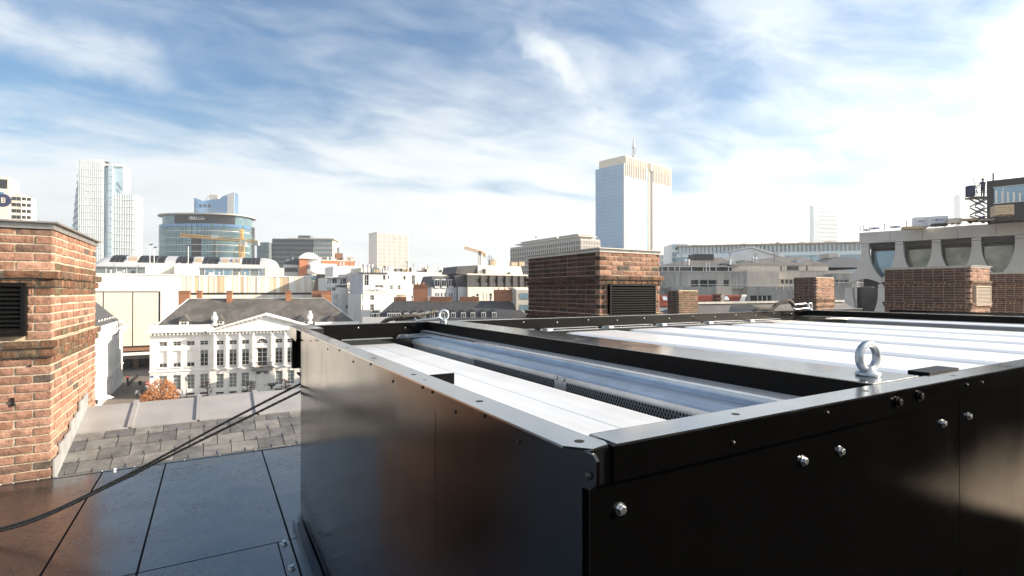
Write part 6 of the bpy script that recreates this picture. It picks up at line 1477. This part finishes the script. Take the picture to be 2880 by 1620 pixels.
# ------------------------------------------------------------------ office with hourglass concrete columns (right edge)
Q = Fr('hourglass_column_office', 'modern office with flaring hourglass concrete columns and deep fascia at the right edge', 'building', 2417, 60, 135)
rt = Q.root; LQ = 26.0
mat('office_pane', (.34, .36, .29), .06, .25, var=.55, vscale=.9, detail=8)  # mottled greenish reflections put into the glass colour
zt0, zt1 = Q.z(685), Q.z(655)
n = 9; pw = LQ / n
for i in range(n): Q.bx('fascia_panel', 'pale_concrete', i * pw + .012, (i + 1) * pw - .012, 0, .9, zt0, zt1)
Q.bx('roof_slab', 'pale_concrete', 0, LQ, .92, 16, zt0 + .1, zt1 - .1)
Q.bx('soffit', 'dark_metal', .3, LQ, .9, 2.4, zt0 - .55, zt0 + .09)
zN = Q.z(765, 3.2); zN = zt0 - 4.05        # meeting point of the arms
SP = 3.18; x0 = .55
def arm(xc, z_top, z_bot, wt, wb, name, m='pale_concrete', dep=.85, v=.02, flip=False):
    K_ = 12; L_, R_ = [], []
    for k in range(K_ + 1):
        t = k / K_; w = wt + (wb - wt) * (t ** 2.6); L_.append((xc - w, v, z_top + (z_bot - z_top) * t)); R_.append((xc + w, v, z_top + (z_bot - z_top) * t))
    b = MB(); n_ = K_ + 1
    vs_ = L_ + R_ + [(x, y + dep, z) for x, y, z in L_] + [(x, y + dep, z) for x, y, z in R_]
    fs = []
    for k in range(K_):
        fs += [(k, k + 1, n_ + k + 1, n_ + k), (2 * n_ + k, 3 * n_ + k, 3 * n_ + k + 1, 2 * n_ + k + 1), (k, 2 * n_ + k, 2 * n_ + k + 1, k + 1), (n_ + k, n_ + k + 1, 3 * n_ + k + 1, 3 * n_ + k)]
    fs += [(0, n_, 3 * n_, 2 * n_), (K_, 2 * n_ + K_, 3 * n_ + K_, n_ + K_)]
    b.add(vs_, fs); return b.build(name, m, rt)
for i in range(8):
    xc = x0 + i * SP
    Q.bx('column_block', 'pale_concrete', xc - .36, xc + .36, .02, .8, zt0 - .32, zt0 - .03)
    arm(xc, zt0 - .36, zN, .36, SP / 2 - .02, 'column')
    # under-curve: shallow arch between neighbours, then the lower tier
    b = MB(); K_ = 10; top_ = []; bot = []
    for k in range(K_ + 1):
        t = k / K_ * 2 - 1; top_.append((xc + t * (SP / 2 - .02), .02, zN)); bot.append((xc + t * (SP / 2 - .02), .02, zN - .62 * abs(t) ** 1.6))
    b.add(top_ + bot + [(x, .87, z) for x, y, z in top_] + [(x, .87, z) for x, y, z in bot], [(K_ + 1 + k, K_ + 2 + k, k + 1, k) for k in range(K_)] + [(K_ + 1 + k, 3 * (K_ + 1) + k, 3 * (K_ + 1) + k + 1, K_ + 2 + k) for k in range(K_)]); b.build('arch_rib', 'pale_concrete', rt)
    xj = xc + SP / 2
    Q.bx('column_block', 'pale_concrete', xj - .36, xj + .36, .02, .8, zN - 1.02, zN - .66)
    arm(xj, zN - 1.05, zN - 5.2, .36, SP / 2 - .02, 'column')
arm(x0 - SP / 2 + .0, zN - 1.05, zN - 5.2, .36, SP / 2 - .02, 'column')
Q.bx('floor_slab', 'dark_metal', .0, LQ, 2.2, 16, zN - .9, zN + .1)
gx = x0 + .2
for i in range(8):
    a = x0 + i * SP + .1
    Q.bx('window_frame', 'dark_metal', a + .25, a + .40, 2.0, 2.2, zN + .1, zt0 - .5); Q.bx('window_frame', 'dark_metal', a + 2.55, a + 2.68, 2.0, 2.2, zN + .1, zt0 - .5); Q.bx('window_frame', 'dark_metal', a + .4, a + 2.55, 2.0, 2.2, zt0 - .85, zt0 - .55)
    Q.bx('pane', 'sky_glass' if i in (0,) else 'office_pane', a + .40, a + 2.55, 2.1, 2.14, zN + .1, zt0 - .85); Q.bx('pane', 'sky_glass', a + 2.68, a + 3.43, 2.1, 2.14, zN + .1, zt0 - .5)
    Q.bx('lower_pane', 'dark_glass', a - 1.3, a + 1.7, 2.1, 2.14, 0, zN - .95)
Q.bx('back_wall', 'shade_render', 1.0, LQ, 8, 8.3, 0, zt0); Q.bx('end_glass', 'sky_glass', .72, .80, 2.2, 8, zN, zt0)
Q.bx('lower_wall', 'grey_concrete', 0.2, LQ, 2.2, 14, 0, zN - 1.0)
# dark penthouse
Pn = Fr('dark_penthouse', 'dark rooftop storey with long window strip on the right edge', 'building', 2777, 50, 135, z=zt1 - .12)
zb, ztp = 0, Pn.z(509); L_ = 16
za, zb2 = Pn.z(575), Pn.z(528)
MB().wall((0, 0, 0), (1, 0, 0), (0, -1, 0), L_, 0, ztp, [(.45, L_ - .3, za, zb2)], .15).build('wall', 'dark_metal', Pn.root)
m_ = MB(); m_.quad((0, 0, 0), (0, 0, ztp), (0, 7, ztp), (0, 7, 0)); m_.quad((0, 0, ztp), (L_, 0, ztp), (L_, 7, ztp), (0, 7, ztp)); m_.quad((0, 7, 0), (0, 7, ztp), (L_, 7, ztp), (L_, 7, 0)); m_.build('wall', 'dark_metal', Pn.root)
Pn.bx('pane', 'sky_glass', .45, 3.0, .10, .14, za, zb2); Pn.bx('pane', 'sky_glass', 3.08, L_ - .3, .10, .14, za, zb2)
Pn.bx('window_frame', 'white_paint', .45, 2.9, .02, .06, za - .02, za + .05); Pn.bx('window_frame', 'white_paint', .45, 2.9, .02, .06, zb2 - .05, zb2 + .02); Pn.bx('window_frame', 'white_paint', 1.15, 1.20, .02, .06, za + .06, zb2 - .06); Pn.bx('window_frame', 'dark_metal', 3.0, 3.08, .02, .14, za, zb2)
for i in range(6): Pn.bx('vertical_blind', 'screen_white', .6 + i * .40, .74 + i * .40, .07, .095, za + .02, za + (zb2 - za) * (.8 - i * .07))
# scissor lift with a worker
Ls = Fr('scissor_lift', 'scissor lift with raised platform beside the dark penthouse', 'scissor lift', 2757, 50.5, 100, z=zt1 - .1)
rt = Ls.root; zp_ = Ls.z(555); zr_ = Ls.z(538)
b = MB()
for k in range(3):
    za_, zb_ = zp_ * k / 3 + .25 * (k == 0), zp_ * (k + 1) / 3 - .12
    for y_ in (-.35, .35):
        b.tube([(-.62, y_, za_), (.62, y_, zb_)], .06, 6); b.tube([(.62, y_, za_), (-.62, y_, zb_)], .06, 6)
b.build('scissor_arms', 'cloth_navy', rt); Ls.bx('chassis', 'dark_metal', -.8, .8, -.45, .45, .12, .38)
for x_ in (-.55, .55):
    for y_ in (-.45, .37): MB().cyl((x_, y_, .18), (0, 1, 0), .18, .1, 12).build('wheel', 'black_paint', rt)
Ls.bx('platform', 'dark_metal', -.95, .95, -.5, .5, zp_ - .12, zp_ + .02)
b = MB()
for x_ in (-.92, 0, .92):
    for y_ in (-.47, .47): b.tube([(x_, y_, zp_), (x_, y_, zp_ + 1.05)], .025, 5)
for zz_ in (.55, 1.05):
    b.tube([(-.92, -.47, zp_ + zz_), (.92, -.47, zp_ + zz_)], .025, 5); b.tube([(-.92, .47, zp_ + zz_), (.92, .47, zp_ + zz_)], .025, 5); b.tube([(-.92, -.47, zp_ + zz_), (-.92, .47, zp_ + zz_)], .025, 5)
b.build('guard_rail', 'dark_metal', rt); Ls.bx('control_box', 'cloth_navy', -1.05, -.55, -.3, .3, zp_ + .1, zp_ + 1.15)
MB().tube([(.78, -.6, 0), (.78, -.6, zp_ + 2.2)], .07, 6).build('mast_post', 'dark_metal', rt); MB().tube([(-.1, 0, zp_ + .1), (-.55, 0, zp_ + 1.9)], .025, 5).build('tool_handle', 'dark_metal', rt)

def person(name, label, loc, rz, h, top, legs, pose='walk', hair='cloth_black', bag=False, group=None):
    s_ = h / 1.75
    V_ = [(0, 0, .95, .15), (0, 0, 1.15, .135), (0, 0, 1.36, .165), (0, 0, 1.47, .075), (0, 0.01, 1.56, .065), (0, .02, 1.64, .098), (0, .02, 1.70, .09)]
    E_ = [(0, 1), (1, 2), (2, 3), (3, 4), (4, 5), (5, 6)]
    st = .16 if pose == 'walk' else .02
    for sd, f in ((-1, 1), (1, -1)):
        i = len(V_); kn = .10 * f * (st > .1)
        V_ += [(sd * .095, 0, .88, .105), (sd * .10, kn, .50, .072), (sd * .10, st * f, .09, .05), (sd * .11, st * f + .13, .045, .042)]; E_ += [(0, i), (i, i + 1), (i + 1, i + 2), (i + 2, i + 3)]
        i = len(V_); sw_ = -.14 * f if pose == 'walk' else .28
        hz = .82 if pose == 'walk' else (1.25 if sd > 0 else 1.05)
        V_ += [(sd * .20, 0, 1.40, .062), (sd * .25, sw_ * .4, 1.14, .05), (sd * .26, sw_ + .05, (1.14 + hz) / 2 - .06 if pose == 'walk' else 1.18, .038), (sd * .26, sw_ + .10, hz - .02, .034)]; E_ += [(2, i), (i, i + 1), (i + 1, i + 2), (i + 2, i + 3)]
        for f_ in range(5):
            j = len(V_); V_.append((sd * .26 + (f_ - 2) * .013, sw_ + .11 + (.03 if f_ == 0 else 0), hz - .11 + abs(f_ - 2) * .012, .009)); E_.append((i + 3, j))
    me = bpy.data.meshes.new('body'); me.from_pydata([(x * s_, y * s_, z * s_) for x, y, z, r_ in V_], E_, []); o = bpy.data.objects.new('tmp', me); COL.objects.link(o)
    o.modifiers.new('s', 'SKIN')
    for i, v in enumerate(V_): me.skin_vertices[0].data[i].radius = (v[3] * s_, v[3] * s_ * (.8 if i < 3 else 1)); me.skin_vertices[0].data[i].use_root = (i == 0)
    o.modifiers.new('b', 'SUBSURF').levels = 1
    dg = bpy.context.evaluated_depsgraph_get(); m2 = bpy.data.meshes.new_from_object(o.evaluated_get(dg)); bpy.data.objects.remove(o)
    m2.materials.clear()
    for m_ in ('skin', top, legs, 'black_paint'): m2.materials.append(MATS[m_])
    for p in m2.polygons:
        c = p.center / s_; p.use_smooth = True
        p.material_index = 0 if c.z > 1.50 or (abs(c.x) > .2 and c.z < hz + .03) else (1 if c.z > .92 or abs(c.x) > .19 else (3 if c.z < .10 else 2))
    root = thing(name, label, 'person', loc, rz, group)
    link('body', m2, root)
    MB().lathe([(.02, .14), (.07, .13), (.108, .06), (.112, 0), (.10, -.06)][::-1], (0, -.015 * s_ + .02, 1.66 * s_), 12).build('hair', hair, root, True)
    if bag: MB().box(-.36, -.28, -.14, .16, .48, .82).build('shoulder_bag', 'cloth_white', root)
    return root
wx_, wy_ = at(2766, 50.3); person('person', 'worker in dark clothes standing on the raised scissor lift platform', (wx_, wy_, zt1 - .1 + zp_ + .02), R(-40), 1.75, 'cloth_navy', 'cloth_black', 'stand')
# wrapped pallets, crates, site rail on the office roof
def pallet(label, px0, px1, py0, m, Z, rows=3, name='board_stack', v=0, print_=False, cat='pallet', group='building materials on the office roof'):
    fr = Fr(name, label, cat, px0, Z, 118, group, z=zt1); w = fr.u(px1); h = fr.z(py0)
    for k in range(rows):
        fr.bx('layer', m, 0, w, 0, 1.2, h * k / rows + .1, h * (k + 1) / rows + .075)
    for x_ in (.06, w / 2, w - .06): fr.bx('pallet_foot', 'screen_brown', x_ - .05, x_ + .05, 0, 1.2, 0, .1)
    if print_: fr.bx('printed_band', 'light_metal', w * .12, w * .85, -.02, -.005, h * .55, h * .78); fr.bx('printed_logo', 'blue_print', w * .35, w * .5, -.035, -.022, h * .60, h * .73); fr.bx('printed_logo', 'blue_print', w * .54, w * .75, -.035, -.022, h * .63, h * .69)
    return fr
pallet('tall stack of tan insulation boards in front of the dark penthouse', 2799, 2854, 580, 'cardboard', 46.5, 4)
pallet('low tan board stack left of the scissor lift base', 2708, 2753, 621, 'cardboard', 49, 2); pallet('white wrapped bales under the scissor lift', 2757, 2798, 619, 'wrap_white', 49.5, 2); pallet('pale stone blocks beside the low tan board stack', 2668, 2706, 616, 'cream_panel', 52, 3)
pallet('white wrapped pallet with blue printed logo, larger right one', 2612, 2668, 611, 'wrap_white', 54, 1, print_=True); pallet('white wrapped pallet with blue printed logo, left one', 2572, 2610, 613, 'wrap_white', 55.5, 1, print_=True); pallet('low yellowish timber stack at the roof edge', 2541, 2600, 646, 'cardboard', 55, 2)
dkp = pallet('dark grille crate lying before the wrapped pallets', 2625, 2664, 637, 'dark_metal', 52.5, 2, 'grille_crate', cat='crate')
for i, (p, q, t) in enumerate(((2430, 2444, 644), (2445, 2475, 640), (2503, 2534, 636))):
    fr = Fr('site_banner', ('small printed banner on the roof fence, leftmost', 'long printed banner on the roof fence, middle', 'printed banner on the roof fence, rightmost')[i], 'banner', p, 58, 125, 'printed banners on the roof fence', z=zt1); w = fr.u(q)
    fr.bx('sheet', 'light_metal', 0, w, 0, .03, fr.z(t + 6), fr.z(t)); fr.bx('printed_logo', 'blue_print', w * .35, w * .7, -.015, -.002, fr.z(t + 5), fr.z(t + 1.5))
fr = Fr('roof_fence', 'thin site fence posts along the far end of the office roof', 'fence', 2422, 59, 130, z=zt1)
for p, t in ((2422, 634), (2430, 634), (2446, 637), (2489, 628), (2551, 621)): u = fr.u(p); MB().tube([(u, 0, 0), (u, 0, fr.z(t, u))], .04, 5).build('post', 'dark_metal', fr.root)
fr.bx('rail', 'dark_metal', 0, fr.u(2430), -.02, .02, fr.z(635), fr.z(634)); MB().box(fr.u(2484), fr.u(2500), -.02, .02, fr.z(629.5, 3), fr.z(628.8, 3)).build('rail', 'dark_metal', fr.root)

# ------------------------------------------------------------------ life on the square
def ground_at(px, py): x, y, z = on_z(px, py, 0.0); return (x, y, 0.006)
hpx = lambda px, py0, py1: abs(py1 - py0) / FPX * ((-CZ) * FPX / (HY - py1))
def to_cam(x, y): return math.atan2(-y, -x)
x, y, z = ground_at(387, 1119); person('person', 'person in white jacket and dark trousers walking on the cobbles', (x, y, z), R(200), 1.72, 'cloth_white', 'cloth_black', 'walk', bag=True)
x, y, z = ground_at(402, 1118); person('person', 'person all in black walking beside the one in white', (x, y, z), R(205), 1.74, 'cloth_black', 'cloth_black', 'walk')
# copper beech hedge tree
x, y, z = ground_at(452, 1150); tr = thing('copper_hedge_tree', 'bushy tree with copper brown leaves at the palace corner', 'tree', (x, y, z))
H_ = hpx(452, 1068, 1150); b = MB(); b.tube([(0, 0, 0), (0, 0, H_ * .45), (.1, 0, H_ * .8)], [.16, .12, .04], 7)
rnd = random.Random(9)
for i in range(40):
    a, zz_ = rnd.uniform(0, 6.28), rnd.uniform(.15, .8) * H_; l_ = rnd.uniform(.8, 2.0) * (1.05 - zz_ / H_ * .5); b.tube([(0, 0, zz_), (math.cos(a) * l_, math.sin(a) * l_, zz_ + l_ * rnd.uniform(.4, .9))], [.04, .012], 4)
b.build('trunk', 'bark', tr)
b = MB(); rnd = random.Random(21)
for i in range(7000):
    while True:
        p = Vector((rnd.uniform(-1, 1), rnd.uniform(-1, 1), rnd.uniform(0, 1))); rr = math.hypot(p.x, p.y)
        lim = (1.0 if p.z < .45 else max(.12, 1.0 - ((p.z - .45) / .55) ** 1.6 * .72)) * (1 + .55 * noise.noise(Vector((p.x * 2.3, p.y * 2.3, p.z * 5))))
        if rr < lim and rr > lim * rnd.uniform(0, .85) and noise.noise(Vector((p.x * 4, p.y * 4, p.z * 9))) > -.16: break
    q = Vector((p.x * 2.75, p.y * 2.75, .1 + p.z * H_)); s_ = rnd.uniform(.07, .15); a = Vector((rnd.uniform(-1, 1), rnd.uniform(-1, 1), rnd.uniform(-.6, .6))).normalized(); e_ = a.orthogonal().normalized()
    b.add([q - a * s_, q + e_ * s_ * .6, q + a * s_, q - e_ * s_ * .6], [(0, 1, 2, 3)])
b.build('crown', 'copper_leaf', tr)
def bare_tree(label, px, py0, py1, hw, red, seed):
    x, y, z = ground_at(px, py1); t_ = thing('pollard_tree', label, 'tree', (x, y, z), 0, 'small bare trees before the palace'); H_ = hpx(px, py0, py1); rnd = random.Random(seed)
    b = MB(); b.tube([(0, 0, 0), (.03, 0, H_ * .5), (0, .03, H_ * .95)], [.10, .07, .02], 6)
    tips = []
    for k in range(26):
        zz_ = H_ * rnd.uniform(.30, .92); a = rnd.uniform(0, 6.28); l_ = hw * rnd.uniform(.55, 1.1) * (1.15 - abs(zz_ / H_ - .55)); e_ = Vector((math.cos(a) * l_, math.sin(a) * l_, zz_ + l_ * rnd.uniform(-.05, .45)))
        m_ = Vector((0, 0, zz_)).lerp(e_, .5) + Vector((0, 0, .08)); b.tube([(0, 0, zz_), m_, e_], [.035, .024, .01], 4); tips += [(m_, e_)]
    b.build('trunk', 'bark', t_)
    c = MB(); bd = MB()
    for m_, e_ in tips:
        for k in range(7):
            s0 = m_.lerp(e_, rnd.uniform(.1, 1)); d_ = Vector((rnd.uniform(-1, 1), rnd.uniform(-1, 1), rnd.uniform(-.3, 1))).normalized() * rnd.uniform(.2, .5); c.tube([s0, s0 + d_], [.014, .006], 3)
            for j in range(3):
                q = s0 + d_ * rnd.uniform(.3, 1.1); a = d_.orthogonal().normalized() * .05; bd.add([q - a, q + d_.normalized() * .06, q + a, q - d_.normalized() * .05], [(0, 1, 2, 3)])
    c.build('twigs', 'twig', t_); bd.build('crown', 'reddish_bud' if red else 'twig', t_)
bare_tree('small bare tree with thin twigs, leftmost before the palace front', 584, 1070, 1128, 1.15, False, 2); bare_tree('small bare tree with brown leaves left of the palace door', 696, 1070, 1118, 1.05, False, 3); bare_tree('small bare tree with reddish twigs right of the palace door', 803, 1064, 1112, 1.15, True, 5)
# street lamps
def street_lamp(label, px, py0, py1, heads=1):
    x, y, z = ground_at(px, py1); o = thing('street_lamp', label, 'street lamp', (x, y, z), R(-12)); H_ = hpx(px, py0, py1)
    MB().lathe([(.20, 0), (.20, .3), (.11, .45), (.10, 1.3), (.06, 1.4), (.05, H_ * .82), (.10, H_ * .83), (.05, H_ * .85)], seg=10).build('post', 'dark_grey_wall', o, True)
    MB().lathe([(.10, 0), (.24, .45), (.28, .5), (.10, .75), (.03, .9)], (0, 0, H_ * .85), 8).build('lantern', 'dark_grey_wall', o); MB().lathe([(.09, 0.02), (.20, .42)], (0, 0, H_ * .85), 8).build('lantern_glass', 'pale_glass', o)
    return o
street_lamp('green grey lantern post before the palace wing', 525, 1060, 1134); 
def stone_post(label, px, py0, py1, urn):
    x, y, z = ground_at(px, py1); o = thing('stone_pedestal', label, 'pedestal', (x, y, z), R(-12)); H_ = hpx(px, py0, py1)
    if urn:
        MB().lathe([(.75, 0), (.75, .3), (.6, .35), (.52, .5), (.5, H_ * .55), (.62, H_ * .58), (.6, H_ * .64)], seg=10).build('shaft', 'pale_concrete', o); MB().lathe([(.2, 0), (.16, H_ * .12), (.7, H_ * .26), (.8, H_ * .32), (.7, H_ * .36)], (0, 0, H_ * .64), 14).build('bowl', 'slate_old', o, True)
    else:
        MB().lathe([(.4, 0), (.4, .5), (.16, .55), (.13, H_ * .8), (.3, H_ * .85), (.3, H_ * .95), (.05, H_)], seg=10).build('shaft', 'white_stucco', o)
stone_post('stone pedestal with wide dark bowl right of the palace door', 765, 1078, 1122, True); stone_post('slim white monument post beside the lantern post', 514, 1088, 1136, False)
# bollards, traffic light, sign, bins
for i in range(8):
    t = i / 7; x, y, z = ground_at(363 + 26 * t, 1086 - 24 * t)
    o = MB().lathe([(.09, 0), (.09, .75), (.13, .78), (.13, .88), (.06, .95)], seg=8).build('bollard', 'black_paint', None, False, (x, y, z)); tag(o, 'black bollard in the row leading up to the dark underpass', 'bollard', 'bollards by the underpass')
x, y, z = ground_at(360, 1087); o = thing('traffic_light', 'black traffic light showing red at the underpass', 'traffic light', (x, y, z), R(10))
MB().tube([(0, 0, 0), (0, 0, 2.2)], .07, 6).build('post', 'black_paint', o); MB().box(-.18, .18, -.14, .14, .9, 2.35).build('head', 'black_paint', o); mr = mat('red_lamp', (.9, .05, .03), .4); mr.node_tree.nodes['Principled BSDF'].inputs['Emission Color'].default_value = (1, .05, .03, 1); mr.node_tree.nodes['Principled BSDF'].inputs['Emission Strength'].default_value = 1.5
MB().cyl((0, -.141, 2.12), (0, -1, 0), .11, .03, 12).build('red_light', 'red_lamp', o)
x, y, z = ground_at(395, 1083); o = MB().lathe([(.25, 0), (.28, .8), (.30, .85), (.1, .95)], seg=10).build('waste_bin', 'black_paint', None, False, (x, y, z)); tag(o, 'dark waste bin standing alone in the street', 'bin')
# no entry sign, on a post in front of the palace corner
x, y, z = ground_at(417, 1130); o = thing('no_entry_sign', 'red and white no entry sign at the palace corner', 'sign', (x, y, z), R(-25)); hz = hpx(417, 1077, 1130)
MB().tube([(0, 0, 0), (0, 0, hz + .4)], .04, 6).build('post', 'light_metal', o); MB().cyl((0, -.05, hz), (0, -1, 0), .38, .02, 20).build('disc', 'red_paint', o); MB().box(-.27, .27, -.085, -.072, hz - .07, hz + .07).build('bar', 'white_paint', o); MB().box(-.3, .3, -.07, -.05, hz - .78, hz - .44).build('plate', 'white_paint', o)
# building-site trolley by the door, cafe parasol
x, y, z = ground_at(711, 1124); o = thing('tool_trailer', 'dark trailer carrying a slatted board beside the palace door', 'trailer', (x, y, z), R(-20))
MB().box(-.8, .8, -.5, .5, .35, 1.35).build('box', 'black_paint', o); MB().box(-.95, .95, -.55, .55, 1.36, 1.46).build('lid', 'wrap_white', o); MB().box(-1.6, -.9, -.4, .4, .2, .5).build('hitch_case', 'crane_yellow', o)
for i in range(6): MB().prism([(-.62 + i * .05, -.1, 1.5 + i * .34), (.45 + i * .02, -.1, 1.5 + i * .34), (.45 + i * .02, -.1, 1.68 + i * .34), (-.62 + i * .05, -.1, 1.68 + i * .34)], (0, .06, 0)).build('slat', 'dark_metal', o)
for s_ in (-.66, .50): MB().tube([(s_, 0, 1.46), (s_ + (.3 if s_ < 0 else .1), 0, 3.7)], .04, 5).build('side_rail', 'wrap_white', o)
for s_ in (-.45, .45): MB().cyl((s_, -.52, .3), (0, -1, 0), .3, .12, 14).build('wheel', 'black_paint', o)
x, y, z = ground_at(292, 1152); o = thing('cafe_parasol', 'white cafe parasol at the foot of the left side building', 'parasol', (x, y, z))
MB().tube([(0, 0, 0), (0, 0, 2.5)], .04, 6).build('pole', 'light_metal', o); MB().lathe([(1.5, 1.95), (1.2, 2.15), (.05, 2.65)], seg=8).build('canopy', 'cloth_white', o)

# ------------------------------------------------------------------ air
hz_ = MB().box(-1100, 1300, -300, 1200, -1.0, 172).build('haze', None); stuff(hz_)
hm_ = bpy.data.materials.new('haze'); hm_.use_nodes = True; hm_.node_tree.nodes.clear()
pv = hm_.node_tree.nodes.new('ShaderNodeVolumePrincipled'); om = hm_.node_tree.nodes.new('ShaderNodeOutputMaterial')
pv.inputs['Color'].default_value = (.93, .96, 1, 1); pv.inputs['Density'].default_value = 0.00034; pv.inputs['Anisotropy'].default_value = 0.35
hm_.node_tree.links.new(pv.outputs[0], om.inputs['Volume']); hz_.data.materials.append(hm_)
